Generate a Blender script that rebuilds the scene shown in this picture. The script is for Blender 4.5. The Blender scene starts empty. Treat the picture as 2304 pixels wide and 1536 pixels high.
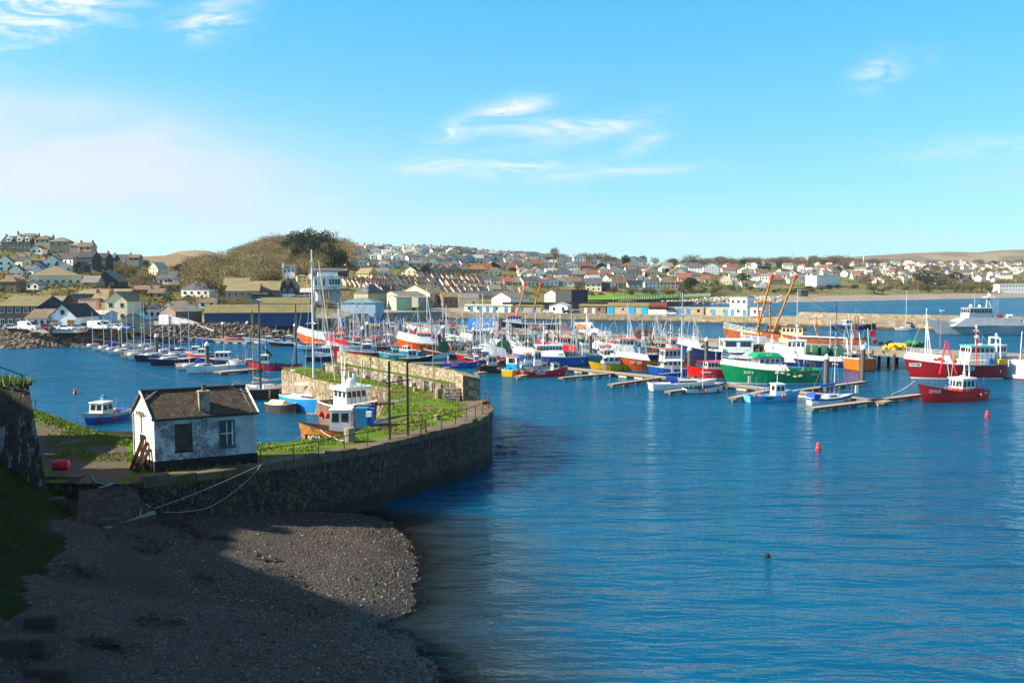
import bpy, math, random
import numpy as np
from mathutils import Vector, Matrix, noise as mnoise

R = random.Random(7)
C = bpy.context.scene.collection
scene = bpy.context.scene
H, F, PITCH = 15.5, 1920.0, math.atan(128/1920)   # eye height above the water, focal length in photo pixels

# ---------------------------------------------------------------- camera
cam = bpy.data.cameras.new('camera'); cam.sensor_width = 36; cam.lens = 36*F/2304
cam.clip_start = .5; cam.clip_end = 30000
camo = bpy.data.objects.new('camera', cam); C.objects.link(camo)
camo.location = (0, 0, H); camo.rotation_euler = (math.pi/2-PITCH, 0, 0)
scene.camera = camo

# ---------------------------------------------------------------- sun, sky, exposure
SUN_EL, SUN_AZ = math.radians(33), math.radians(-98)     # azimuth from +Y towards +X
SUN = Vector((math.sin(SUN_AZ)*math.cos(SUN_EL), math.cos(SUN_AZ)*math.cos(SUN_EL), math.sin(SUN_EL)))
sl = bpy.data.lights.new('sun', 'SUN'); sl.energy = 4.8; sl.angle = math.radians(.5); sl.color = (1, .88, .72)
so = bpy.data.objects.new('sun', sl); C.objects.link(so); so.rotation_euler = SUN.to_track_quat('Z', 'Y').to_euler(); so.location = (-60, 0, 60)
scene.view_settings.view_transform = 'Standard'; scene.view_settings.look = 'None'
scene.view_settings.gamma = 1; scene.view_settings.exposure = 1.35
scene.cycles.max_bounces = 6; scene.cycles.diffuse_bounces = 2; scene.cycles.glossy_bounces = 3
scene.cycles.transmission_bounces = 4; scene.cycles.transparent_max_bounces = 8; scene.cycles.volume_bounces = 0
scene.cycles.use_denoising = True; scene.cycles.caustics_reflective = False; scene.cycles.caustics_refractive = False

class NT:
    """tiny helper for node trees"""
    def __init__(s, tree): s.t = tree; s.n = tree.nodes; s.l = tree.links
    def new(s, typ, **k):
        n = s.n.new(typ)
        for a, b in k.items():
            if a[0] == 'i' and a[1:].isdigit(): s.put(n.inputs[int(a[1:])], b)
            elif a in n.inputs.keys(): s.put(n.inputs[a], b)
            else: setattr(n, a, b)
        return n
    def put(s, sock, v):
        if isinstance(v, bpy.types.NodeSocket): s.l.new(v, sock)
        elif isinstance(v, bpy.types.Node): s.l.new(v.outputs[0], sock)
        else:
            if isinstance(v, (tuple, list)) and len(v) == 3 and sock.type == 'RGBA': v = (*v, 1)
            sock.default_value = v
    def m(s, op, a, b=0.0, c=None, clamp=False):
        n = s.new('ShaderNodeMath', operation=op, use_clamp=clamp, i0=a, i1=b)
        if c is not None: s.put(n.inputs[2], c)
        return n.outputs[0]
    def mix(s, f, a, b, mode='MIX'):
        n = s.n.new('ShaderNodeMix'); n.data_type = 'RGBA'; n.blend_type = mode
        s.put(n.inputs[0], f); s.put(n.inputs[6], a); s.put(n.inputs[7], b)
        return n.outputs[2]
    def ramp(s, f, stops, interp='LINEAR'):
        n = s.n.new('ShaderNodeValToRGB'); s.put(n.inputs[0], f); cr = n.color_ramp; cr.interpolation = interp
        while len(cr.elements) < len(stops): cr.elements.new(.5)
        for e, (p, c) in zip(cr.elements, stops): e.position = p; e.color = (*c, 1) if len(c) == 3 else c
        return n.outputs[0]
    def noise(s, vec, scale, detail=3, rough=.5, dist=0.0):
        n = s.new('ShaderNodeTexNoise', Scale=scale, Detail=detail, Roughness=rough, Distortion=dist)
        if vec is not None: s.l.new(vec, n.inputs['Vector'])
        return n
    def mapping(s, vec, scale=(1, 1, 1), rot=(0, 0, 0), loc=(0, 0, 0)):
        n = s.new('ShaderNodeMapping', Scale=scale, Rotation=rot, Location=loc); s.l.new(vec, n.inputs['Vector']); return n.outputs[0]

def lin(h):
    h = h.lstrip('#'); v = [int(h[i:i+2], 16)/255 for i in (0, 2, 4)]
    return tuple(x/12.92 if x < .04045 else ((x+.055)/1.055)**2.4 for x in v)

w = bpy.data.worlds.new('World'); scene.world = w; w.use_nodes = True
T = NT(w.node_tree); T.n.clear()
sky = T.new('ShaderNodeTexSky', sky_type='NISHITA', sun_disc=False, sun_elevation=SUN_EL, sun_rotation=SUN_AZ % (2*math.pi), altitude=10, air_density=1.0, dust_density=.35, ozone_density=2.5)
co = T.new('ShaderNodeTexCoord').outputs['Generated']
sx = T.new('ShaderNodeSeparateXYZ', i0=co); X, Y, Z = sx.outputs
tint = T.mix(1.0, sky.outputs[0], (.92, 1.12, 1.42), 'MULTIPLY')
hs0 = T.new('ShaderNodeHueSaturation', Saturation=1.28, Value=1.0, Color=tint)
hs = T.new('ShaderNodeVectorMath', operation='MULTIPLY', i0=T.new('ShaderNodeGamma', i0=hs0.outputs[0], i1=.5).outputs[0], i1=(1.45, 2.25, 2.3))
up_ = T.new('ShaderNodeMapRange', i0=Z, i1=.33, i2=.62)
hs = T.new('ShaderNodeVectorMath', operation='ADD', i0=T.mix(up_.outputs[0], hs.outputs[0], T.mix(1.0, sky.outputs[0], (1.25, 1.0, .92), 'MULTIPLY')), i1=(0, 0, 0))
yc = T.m('MAXIMUM', Y, .05)
U, V = T.m('DIVIDE', X, yc), T.m('DIVIDE', Z, yc)
front = T.m('MULTIPLY', T.m('SUBTRACT', Y, .05), 8, clamp=True)
def blob(px, py, rx, ry, rot=0.0, k=1.0):
    u0, v0 = (px-1152)/F, (640-py)/F
    du, dv = T.m('SUBTRACT', U, u0), T.m('SUBTRACT', V, v0); c, s_ = math.cos(rot), math.sin(rot)
    a = T.m('ADD', T.m('MULTIPLY', du, c), T.m('MULTIPLY', dv, s_)); b = T.m('SUBTRACT', T.m('MULTIPLY', dv, c), T.m('MULTIPLY', du, s_))
    a = T.m('POWER', T.m('ABSOLUTE', T.m('DIVIDE', a, rx/F)), 2.0); b = T.m('POWER', T.m('ABSOLUTE', T.m('DIVIDE', b, ry/F)), 2.0)
    return T.m('MULTIPLY', T.m('POWER', 2.718, T.m('MULTIPLY', T.m('ADD', a, b), -1.0)), k)
uv = T.new('ShaderNodeCombineXYZ', i0=U, i1=V, i2=0.0).outputs[0]
def streaks(scale, stretch, rot, lo, hi, seed):
    mp = T.mapping(uv, (1, stretch, 1), (0, 0, rot), (seed, seed*.7, 0))
    n = T.noise(mp, scale, 9, .64, .9)
    return T.new('ShaderNodeMapRange', i0=n.outputs[0], i1=lo, i2=hi).outputs[0]
def total(items):
    r = items[0]
    for i in items[1:]: r = T.m('ADD', r, i)
    return r
wisps = total([blob(1130, 262, 95, 26, .28, 1.2), blob(1020, 300, 55, 22, .35, 1.1), blob(1350, 290, 120, 22, .2, 1.1), blob(1230, 290, 90, 20, .1, .8), blob(1190, 380, 130, 30, 0, 1.1),
               blob(980, 380, 90, 18, 0, .7), blob(1440, 330, 60, 20, .4, .6), blob(1460, 385, 150, 12, .03, .5), blob(490, 55, 80, 38, .3, 1.1), blob(150, 20, 190, 60, .1, 1.3), blob(30, 80, 110, 60, 0, .9),
               blob(1960, 170, 50, 34, .4, .8), blob(2080, 140, 50, 20, .2, .3), blob(2210, 335, 180, 26, .06, .6), blob(770, 440, 80, 14, .3, .25)])
st = streaks(10, 4.2, -.22, .42, .64, 3.1)
c1 = T.m('MULTIPLY', T.m('MULTIPLY', wisps, T.m('ADD', st, .1)), .95, clamp=True)
bank = total([blob(60, 330, 620, 120, -.12, .85), blob(380, 430, 420, 110, 0, .5), blob(-100, 480, 700, 100, 0, .45), blob(1000, 500, 500, 34, 0, .3), blob(1600, 540, 700, 24, 0, .2), blob(2250, 400, 160, 40, .1, .22), blob(60, 240, 330, 50, -.12, .5)])
sn = T.noise(T.mapping(uv, (1, 3, 1), (0, 0, .12), (9, 2, 0)), 3.2, 5, .55, .4)
c2 = T.m('MULTIPLY', bank, T.new('ShaderNodeMapRange', i0=sn.outputs[0], i1=.1, i2=.62).outputs[0], clamp=True)
zs = T.m('MAXIMUM', Z, 0.0)
hor = T.m('POWER', T.m('SUBTRACT', 1.0, zs), 6)
col = T.mix(T.m('MULTIPLY', c2, front), hs.outputs[0], (4.3, 4.8, 5.5))
col = T.mix(T.m('MULTIPLY', c1, front), col, (5.2, 5.7, 5.9))
bg = T.new('ShaderNodeBackground', Color=col, Strength=.07)
out = T.new('ShaderNodeOutputWorld', i0=bg.outputs[0])

# ---------------------------------------------------------------- geometry helpers
def ray(px, py):
    x, y = (px-1152)/F, (768-py)/F
    return Vector((x, math.cos(PITCH)+y*math.sin(PITCH), -math.sin(PITCH)+y*math.cos(PITCH)))
def at(px, py, z=0.0):
    """where the sight line of a photo pixel meets the level z"""
    d = ray(px, py); t = (z-H)/d.z; return Vector((d.x*t, d.y*t, z))
def atY(px, py, Y):
    d = ray(px, py); t = Y/d.y; return Vector((d.x*t, Y, H+d.z*t))

class MB:
    """collects shapes into one mesh"""
    def __init__(s): s.v = []; s.f = []; s.m = []
    def add(s, vs, fs, mi=0):
        o = len(s.v); s.v += [tuple(v) for v in vs]
        for f in fs: s.f.append(tuple(i+o for i in f)); s.m.append(mi)
    def box(s, a, b, mi=0):
        (x0, y0, z0), (x1, y1, z1) = a, b
        s.add([(x0,y0,z0),(x1,y0,z0),(x1,y1,z0),(x0,y1,z0),(x0,y0,z1),(x1,y0,z1),(x1,y1,z1),(x0,y1,z1)],
              [(0,3,2,1),(4,5,6,7),(0,1,5,4),(1,2,6,5),(2,3,7,6),(3,0,4,7)], mi)
    def frustum(s, a, b, c, d, z0, z1, mi=0):
        """bottom rectangle a-b at z0, top rectangle c-d at z1"""
        (x0,y0),(x1,y1),(u0,w0),(u1,w1) = a, b, c, d
        s.add([(x0,y0,z0),(x1,y0,z0),(x1,y1,z0),(x0,y1,z0),(u0,w0,z1),(u1,w0,z1),(u1,w1,z1),(u0,w1,z1)],
              [(0,3,2,1),(4,5,6,7),(0,1,5,4),(1,2,6,5),(2,3,7,6),(3,0,4,7)], mi)
    def tube(s, p, q, r, r2=None, n=6, mi=0, caps=True):
        p, q = Vector(p), Vector(q); d = q-p
        if d.length < 1e-6: return
        r2 = r if r2 is None else r2
        a = d.orthogonal().normalized(); b = d.normalized().cross(a)
        vs = []
        for c, rr in ((p, r), (q, r2)):
            for i in range(n):
                t = 2*math.pi*i/n; vs.append(c+(a*math.cos(t)+b*math.sin(t))*rr)
        fs = [(i, (i+1) % n, n+(i+1) % n, n+i) for i in range(n)]
        if caps: fs += [tuple(range(n))[::-1], tuple(range(n, 2*n))]
        s.add(vs, fs, mi)
    def path(s, pts, r, n=5, mi=0):
        for a, b in zip(pts, pts[1:]): s.tube(a, b, r, n=n, mi=mi)
    def lathe(s, c, prof, n=12, mi=0, axis='z'):
        vs = []; c = Vector(c)
        for rr, z in prof:
            for i in range(n):
                t = 2*math.pi*i/n; x, y = math.cos(t)*rr, math.sin(t)*rr
                vs.append(c+(Vector((x, y, z)) if axis == 'z' else Vector((x, z, y)) if axis == 'y' else Vector((z, x, y))))
        fs = []
        for k in range(len(prof)-1):
            for i in range(n):
                j = (i+1) % n; fs.append((k*n+i, k*n+j, (k+1)*n+j, (k+1)*n+i))
        fs.append(tuple(range(n))[::-1]); fs.append(tuple(range((len(prof)-1)*n, len(prof)*n)))
        s.add(vs, fs, mi)
    def ball(s, c, r, n=8, mi=0, sz=1.0):
        s.lathe(c, [(r*math.sin(math.pi*k/n)+.001, -r*math.cos(math.pi*k/n)*sz) for k in range(n+1)], n+2, mi)
    def prism(s, pts, z0, z1, mi=0, top=None):
        n = len(pts); s.add([(x, y, z0) for x, y in pts]+[(x, y, z1) for x, y in pts], [(i, (i+1) % n, n+(i+1) % n, n+i) for i in range(n)]+[tuple(range(n))[::-1]], mi)
        s.add([(x, y, z1) for x, y in pts], [tuple(range(n))], mi if top is None else top)
    def build(s, name, mats, parent=None, smooth=False, loc=None):
        me = bpy.data.meshes.new(name)
        me.from_pydata(s.v, [], s.f)
        for m_ in (mats if isinstance(mats, (list, tuple)) else [mats]): me.materials.append(m_)
        if any(s.m): me.polygons.foreach_set('material_index', s.m)
        if smooth: me.polygons.foreach_set('use_smooth', [True]*len(s.f))
        me.update()
        o = bpy.data.objects.new(name, me); C.objects.link(o)
        if parent is not None: o.parent = parent
        if loc is not None: o.location = loc
        return o

def fast_mesh(name, verts, faces, mats, mi=None, smooth=False):
    """verts (n,3), faces (m,k) arrays"""
    me = bpy.data.meshes.new(name); n, k = faces.shape
    me.vertices.add(len(verts)); me.vertices.foreach_set('co', np.ascontiguousarray(verts, dtype=np.float32).ravel())
    me.loops.add(n*k); me.loops.foreach_set('vertex_index', np.ascontiguousarray(faces, dtype=np.int32).ravel())
    me.polygons.add(n); me.polygons.foreach_set('loop_start', np.arange(0, n*k, k, dtype=np.int32))
    for m_ in mats: me.materials.append(m_)
    if mi is not None: me.polygons.foreach_set('material_index', np.ascontiguousarray(mi, dtype=np.int32))
    if smooth: me.polygons.foreach_set('use_smooth', np.ones(n, dtype=bool))
    me.update(calc_edges=True); me.validate()
    return me
def link(name, me, parent=None):
    o = bpy.data.objects.new(name, me); C.objects.link(o)
    if parent is not None: o.parent = parent
    return o

def tag(o, label=None, cat=None, group=None, kind=None):
    if label: o['label'] = label
    if cat: o['category'] = cat
    if group: o['group'] = group
    if kind: o['kind'] = kind
    return o
def thing(name, label, cat, loc=(0, 0, 0), rz=0.0, group=None):
    o = bpy.data.objects.new(name, None); C.objects.link(o); o.empty_display_size = .5
    o.location = loc; o.rotation_euler = (0, 0, rz)
    return tag(o, label, cat, group)
def copy_tree(o, parent=None):
    c = o.copy(); C.objects.link(c); c.parent = parent
    for ch in KIDS.get(o.name, ()) or [x for x in o.children]: copy_tree(ch, c)
    return c
KIDS = {}
ORD = ['first','second','third','fourth','fifth','sixth','seventh','eighth','ninth','tenth','eleventh','twelfth','thirteenth','fourteenth','fifteenth','sixteenth','seventeenth','eighteenth','nineteenth','twentieth']
def ordn(i):
    if i < 20: return ORD[i]
    tens = ['twenty', 'thirty', 'forty', 'fifty', 'sixty', 'seventy', 'eighty', 'ninety'][(i+1)//10-2]
    return ORD[i] if i < 20 else (tens[:-1]+'ieth' if (i+1) % 10 == 0 else tens+'-'+ORD[(i+1) % 10-1])

# ---------------------------------------------------------------- materials
MATS = {}
def mat(name, col, rough=.6, var=.12, scale=.6, bump=0.0, bscale=8.0, metal=0.0, spec=.4, dirt=None, dscale=.5, coat=0.0, dlo=.5, dmax=1.0, dstr=(1, 1, 1)):
    """paint, render, slate and so on: a base colour with slow and fine noise, an optional dirt colour in patches and a noise bump"""
    if name in MATS: return MATS[name]
    if isinstance(col, str): col = lin(col)
    m = bpy.data.materials.new(name); m.use_nodes = True; t = NT(m.node_tree); b = t.n['Principled BSDF']
    g = t.new('ShaderNodeTexCoord').outputs['Object']
    n = t.noise(g, scale, 5, .6)
    k = t.new('ShaderNodeMapRange', i0=n.outputs[0], i1=.3, i2=.7, i3=1-var, i4=1+var).outputs[0]
    c = t.mix(1.0, col, t.new('ShaderNodeCombineXYZ', i0=k, i1=k, i2=k).outputs[0], 'MULTIPLY')
    if dirt:
        dc = lin(dirt) if isinstance(dirt, str) else dirt
        dn = t.noise(t.mapping(g, dstr), dscale, 8, .7, .4)
        c = t.mix(t.new('ShaderNodeMapRange', i0=dn.outputs[0], i1=dlo, i2=dlo+.14, i4=dmax).outputs[0], c, dc)
    t.l.new(c, b.inputs['Base Color']); b.inputs['Roughness'].default_value = rough; b.inputs['Metallic'].default_value = metal
    b.inputs['Specular IOR Level'].default_value = spec; b.inputs['Coat Weight'].default_value = coat
    if bump:
        bn = t.noise(g, bscale, 5, .65)
        t.l.new(t.new('ShaderNodeBump', Strength=.8, Distance=bump, Height=bn.outputs[0]).outputs[0], b.inputs['Normal'])
    MATS[name] = m; return m

def stone_mat(name, cols, scale=(1, 1, 1), size=1.6, mortar=(.03, .028, .025), bump=.08, lichen=None, lz=(0, 1), rnd=.9, wet=None, joint=.045):
    """random rubble: voronoi stones with dark joints; lichen above a height, dark weed below another"""
    m = bpy.data.materials.new(name); m.use_nodes = True; t = NT(m.node_tree); b = t.n['Principled BSDF']
    g = t.new('ShaderNodeNewGeometry').outputs['Position']
    dn = t.noise(g, 1.1, 2)
    off = t.new('ShaderNodeVectorMath', operation='MULTIPLY_ADD', i0=dn.outputs[1], i1=(.35, .35, .35), i2=g).outputs[0]
    mp = t.mapping(off, scale)
    v = t.new('ShaderNodeTexVoronoi', Scale=size, Randomness=rnd); t.l.new(mp, v.inputs['Vector'])
    e = t.new('ShaderNodeTexVoronoi', feature='DISTANCE_TO_EDGE', Scale=size, Randomness=rnd); t.l.new(mp, e.inputs['Vector'])
    vr = t.new('ShaderNodeSeparateXYZ', i0=v.outputs['Color']).outputs[0]
    c = t.ramp(vr, [(i/(len(cols)-1), lin(k)) for i, k in enumerate(cols)])
    fn = t.noise(g, 9, 6, .7)
    k = t.new('ShaderNodeMapRange', i0=fn.outputs[0], i1=.3, i2=.7, i3=.65, i4=1.3).outputs[0]
    c = t.mix(1.0, c, t.new('ShaderNodeCombineXYZ', i0=k, i1=k, i2=k).outputs[0], 'MULTIPLY')
    j = t.new('ShaderNodeMapRange', i0=e.outputs['Distance'], i1=0.0 if joint else -1.0, i2=joint or -.5).outputs[0]
    c = t.mix(j, mortar, c)
    pz = t.new('ShaderNodeSeparateXYZ', i0=g).outputs[2]
    if lichen:
        ln = t.noise(g, .7, 6, .7)
        h = t.new('ShaderNodeMapRange', i0=pz, i1=lz[0], i2=lz[1]).outputs[0]
        f = t.new('ShaderNodeMapRange', i0=t.m('ADD', ln.outputs[0], t.m('MULTIPLY', h, .28)), i1=.66, i2=.78).outputs[0]
        c = t.mix(t.m('MULTIPLY', f, .85), c, lin(lichen))
    if wet:
        wn = t.noise(g, .5, 3)
        f = t.new('ShaderNodeMapRange', i0=t.m('ADD', pz, t.m('MULTIPLY', wn.outputs[0], .8)), i1=wet, i2=wet+.5, i3=.85, i4=0.0).outputs[0]
        c = t.mix(f, c, (.012, .012, .006))
    t.l.new(c, b.inputs['Base Color']); b.inputs['Roughness'].default_value = .85
    hgt = t.m('ADD', t.m('MULTIPLY', j, 1.0), t.m('MULTIPLY', fn.outputs[0], .5))
    t.l.new(t.new('ShaderNodeBump', Strength=1.0, Distance=bump, Height=hgt).outputs[0], b.inputs['Normal'])
    return m

def leafmat(name, col):
    m = bpy.data.materials.new(name); m.use_nodes = True; t = NT(m.node_tree); t.n.remove(t.n['Principled BSDF']); g = t.new('ShaderNodeTexCoord').outputs['Object']
    k = t.new('ShaderNodeMapRange', i0=t.noise(g, .3, 4).outputs[0], i1=.3, i2=.7, i3=.8, i4=1.2).outputs[0]; c = t.mix(1.0, lin(col), t.new('ShaderNodeCombineXYZ', i0=k, i1=k, i2=k).outputs[0], 'MULTIPLY')
    d, tr = t.new('ShaderNodeBsdfDiffuse', Color=c), t.new('ShaderNodeBsdfTranslucent', Color=c)
    mx = t.new('ShaderNodeMixShader', i0=.45); t.l.new(d.outputs[0], mx.inputs[1]); t.l.new(tr.outputs[0], mx.inputs[2]); t.l.new(mx.outputs[0], t.n['Material Output'].inputs[0]); return m
def glass(name='window_glass', col=(.02, .03, .04), rough=.08):
    return mat(name, col, rough, .3, .2, spec=.6)
# ================================================================ terrain of the town and the bay
def zp(Y, py): return atY(1152, py, Y).z
PROF = {   # photo column at the horizon: (depth, height) from the shore to behind the ridge
 -900: [(190,-2),(196,4),(225,5),(270,10),(310,18),(350,27),(400,38),(450,50),(900,60)],
 -100: [(209,-2),(214,4.1),(250,4.5),(300,7.7),(350,15.5),(400,23.8),(450,33),(490,38.5),(900,36)],
 60:   [(211,-2),(216,4.1),(250,4.5),(300,7.7),(350,15),(400,22.5),(440,30.5),(480,36),(900,33)],
 200:  [(218,-2),(223,4.1),(255,4.5),(300,7.7),(345,13.7),(390,19.5),(430,25),(455,29),(700,22)],
 300:  [(225,-2),(230,4.1),(260,4.5),(310,7.5),(360,12.7),(420,18),(500,23),(600,29),(900,24)],
 400:  [(232,-2),(237,4.1),(265,4.5),(320,7.2),(400,10.3),(500,15.5),(650,24),(800,31),(1100,38)],
 500:  [(240,-2),(246,4.1),(280,4.5),(340,6.6),(430,11),(520,16),(640,25),(760,35),(1000,28)],
 600:  [(247,-2),(253,4.1),(300,4.5),(360,8),(450,12),(540,18),(660,33),(820,50),(1100,42)],
 670:  [(252,-2),(257,4.1),(300,4.5),(360,8),(450,13),(540,19.5),(660,36),(820,57),(1100,50)],
 760:  [(262,-2),(266,4.1),(320,4.5),(390,7.4),(450,12.5),(540,20.5),(650,30.7),(780,48.5),(1100,42)],
 800:  [(330,-2),(333,4.1),(370,4.5),(410,7.4),(460,12.5),(540,20),(640,30),(770,46),(1100,42)],
 1000: [(381,-2),(383,3.4),(420,4),(460,7.1),(520,12.8),(580,19),(660,28.5),(760,43),(1000,38)],
 1200: [(384,-2),(386,3.2),(440,5),(480,8),(520,11.4),(620,18.7),(720,29),(820,39),(1000,35)],
 1400: [(398,-2),(400,3.6),(470,5.5),(560,9.7),(620,13.5),(700,19),(800,27),(920,35),(1200,32)],
 1530: [(560,-2),(575,2.8),(620,4.5),(680,9),(740,14),(830,20),(950,29),(1100,39),(1500,36)],
 1600: [(650,-2),(672,2.6),(710,5),(760,10),(830,15),(920,22),(1080,32),(1250,42),(1700,38)],
 1700: [(705,-2),(735,3.2),(770,5),(850,8.5),(950,13.5),(1100,23),(1250,34),(1450,48),(1900,44)],
 1900: [(775,-2),(815,3.6),(850,4.6),(920,7),(1050,12),(1250,22),(1500,38),(1800,57),(2400,50)],
 2100: [(870,-2),(915,4.2),(950,4.8),(1050,7.5),(1250,15),(1500,27),(1800,44),(2100,62),(2800,55)],
 2304: [(1000,-2),(1050,4.8),(1090,5),(1200,9),(1450,19),(1700,32),(2000,50),(2300,68),(3000,60)],
 3200: [(1300,-2),(1350,5),(1400,6),(1550,12),(1800,24),(2100,38),(2400,55),(2700,72),(3400,60)],
}
PC = sorted(PROF)
def profile(pxh):
    pxh = min(max(pxh, PC[0]), PC[-1])
    k = max(i for i in range(len(PC)) if PC[i] <= pxh); k = min(k, len(PC)-2)
    t = (pxh-PC[k])/(PC[k+1]-PC[k]); a, b = PROF[PC[k]], PROF[PC[k+1]]
    return [(p[0]*(1-t)+q[0]*t, p[1]*(1-t)+q[1]*t) for p, q in zip(a, b)]
def rough(x, Y): return (mnoise.noise(Vector((x*.02, Y*.02, 1)))*2.2+mnoise.noise(Vector((x*.006, Y*.006, 5)))*4)*min(1, max(0, (Y-320)/500))
def tz(x, Y, pr=None):
    pr = pr or profile(1152+F*x/Y/math.cos(PITCH))
    if Y <= pr[0][0]: return -2
    for (a, za), (b, zb) in zip(pr, pr[1:]):
        if Y <= b: return za+(zb-za)*(Y-a)/(b-a)+(rough(x, Y) if Y > pr[2][0] else 0)
    return pr[-1][1]
def ground(px, py, ymin=150):
    """the land under a photo pixel: sight line against the terrain"""
    d = ray(px, py); Y0 = max(ymin, profile(px)[0][0])
    Yv, best = Y0, None
    while Yv < 3000:
        P = Vector((d.x/d.y*Yv, Yv, H+d.z/d.y*Yv)); g = tz(P.x, P.y)
        if P.z <= g: return P
        if best is None or P.z-g < best[0]: best = (P.z-g, P, g)
        Yv += 1.5 if Yv < 500 else 3
    return Vector((best[1].x, best[1].y, best[2]))

def terrain():
    cols = []; px = -900
    while px <= 3200: cols.append(px); px += 14
    SUBS = [1, 4, 5, 6, 6, 7, 7, 8]; rows = sum(SUBS)+1
    V = []
    for p in cols:
        pr = profile(p); u = (p-1152)/F*math.cos(PITCH)
        for k, n in enumerate(SUBS):
            for i in range(n):
                t = i/n; Yv = pr[k][0]+(pr[k+1][0]-pr[k][0])*t
                V.append((u*Yv, Yv, tz(u*Yv, Yv, pr) if (k or i) else -2))
        V.append((u*pr[-1][0], pr[-1][0], pr[-1][1]))
    n = len(cols); F_ = np.array([(i*rows+j, (i+1)*rows+j, (i+1)*rows+j+1, i*rows+j+1) for i in range(n-1) for j in range(rows-1)])
    m = bpy.data.materials.new('town_ground'); m.use_nodes = True; t = NT(m.node_tree); b = t.n['Principled BSDF']
    g = t.new('ShaderNodeNewGeometry').outputs['Position']
    a = t.noise(g, .02, 6, .65); c = t.ramp(a.outputs[0], [(.3, lin('#4a5229')), (.42, lin('#6b6a3e')), (.5, lin('#77694a')), (.58, lin('#566a30')), (.7, lin('#7c6f58'))])
    f = t.noise(g, .3, 4, .7); k = t.new('ShaderNodeMapRange', i0=f.outputs[0], i1=.3, i2=.7, i3=.6, i4=1.35).outputs[0]
    c = t.mix(1.0, c, t.new('ShaderNodeCombineXYZ', i0=k, i1=k, i2=k).outputs[0], 'MULTIPLY')
    z = t.new('ShaderNodeSeparateXYZ', i0=g).outputs[2]
    beach = t.ramp(t.noise(g, .25, 5, .7).outputs[0], [(.3, lin('#6d665f')), (.7, lin('#a39b90'))])
    c = t.mix(t.new('ShaderNodeMapRange', i0=z, i1=4.2, i2=5.2).outputs[0], beach, c)
    t.l.new(c, b.inputs['Base Color']); b.inputs['Roughness'].default_value = 1; b.inputs['Specular IOR Level'].default_value = .1
    o = link('ground', fast_mesh('ground', np.array(V), F_, [m])); tag(o, kind='structure')
terrain()

def far_hill(name, pts, Y, depth, cols, label=None):
    """a ridge far behind: pts are (photo column, photo row of the skyline)"""
    V, n, rows = [], len(pts), 9
    for px, py in pts:
        top = atY(px, py, Y)
        for r in range(rows):
            t = r/(rows-1); yy = Y-depth*(1-t); z = 5+(top.z-5)*math.sin(t*math.pi/2)**1.4
            V.append((top.x*yy/Y, yy, z+(mnoise.noise(Vector((top.x*.004, yy*.004, 3)))*top.z*.06 if 0 < t < 1 else 0)))
        V.append((top.x*(1+depth/Y), Y+depth, top.z*.4))
    rows += 1
    F_ = np.array([(i*rows+j, (i+1)*rows+j, (i+1)*rows+j+1, i*rows+j+1) for i in range(n-1) for j in range(rows-1)])
    m = bpy.data.materials.new(name); m.use_nodes = True; t = NT(m.node_tree); b = t.n['Principled BSDF']
    g = t.new('ShaderNodeNewGeometry').outputs['Position']
    v = t.new('ShaderNodeTexVoronoi', Scale=.006, Randomness=1.0); t.l.new(t.mapping(g, (1, .6, 1)), v.inputs['Vector'])
    r_ = t.new('ShaderNodeSeparateXYZ', i0=v.outputs['Color']).outputs[0]
    c = t.mix(.5, t.ramp(r_, cols), t.ramp(t.noise(g, .01, 6, .7).outputs[0], cols))
    t.l.new(c, b.inputs['Base Color']); b.inputs['Roughness'].default_value = 1; b.inputs['Specular IOR Level'].default_value = 0
    o = link(name, fast_mesh(name, np.array(V), F_, [m], smooth=True)); tag(o, kind='structure')
HC = [(.25, lin('#5d5a42')), (.45, lin('#7a6a58')), (.55, lin('#6d6048')), (.75, lin('#8f8468'))]
far_hill('moor_hill', [(1500,590),(1700,586),(1850,583),(1960,576),(2050,571.5),(2130,570),(2200,568),(2240,564),(2290,561.5),(2400,560),(2600,562),(2900,580)], 5200, 1900, HC)
far_hill('distant_hill', [(100,600),(260,592),(320,577),(370,575),(400,566),(440,563),(470,565),(500,574),(560,582),(640,600)], 1500, 420, HC)

# ================================================================ the shore, the beach and the water
XS = [(-20,2),(20,0),(30,-2.3),(33,-2.8),(36.3,-4.2),(38,-6.3),(39.6,-4.9),(42,-5.0),(45.8,-5.3),(50,-6.1),(55,-8),(57,-10.5),(58.5,-14),(60,-19),(64,-23),(90,-30)]
def lerpt(tab, v):
    if v <= tab[0][0]: return tab[0][1]
    for (a, za), (b, zb) in zip(tab, tab[1:]):
        if v <= b: return za+(zb-za)*(v-a)/(b-a)
    return tab[-1][1]
def smooth(a, b, v): t = min(1, max(0, (v-a)/(b-a))); return t*t*(3-2*t)
def beach_z(x, Y):
    d = lerpt(XS, Y)-x+mnoise.noise(Vector((x*.5, Y*.5, 0)))*.5+mnoise.noise(Vector((x*1.7, Y*1.7, 4)))*.22
    z = .12*d+.002*d*d if d > 0 else .16*d
    z += mnoise.noise(Vector((x*.25, Y*.25, 7)))*.12*smooth(0, 3, d)
    return max(z, -4)
def mound(x, Y):
    xm = lerpt([(10,-12),(25,-16.6),(33,-19.3),(37,-20.8),(43,-22.6),(48,-25.5),(52,-27)], Y)
    d = xm-x+mnoise.noise(Vector((x*.4, Y*.4, 9)))*1.2
    return smooth(0, 5, d)*(2.2+mnoise.noise(Vector((x*.8, Y*.8, 2)))*.4)+max(0, d-3)*.45, d
def near_z(x, Y):
    m_, d = mound(x, Y); z = beach_z(x, Y)+m_
    if Y > 46.5 and x < -20: z = z+(4.12-z)*smooth(46.5, 50, Y)*smooth(-21.5, -24, x)
    return z
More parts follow.
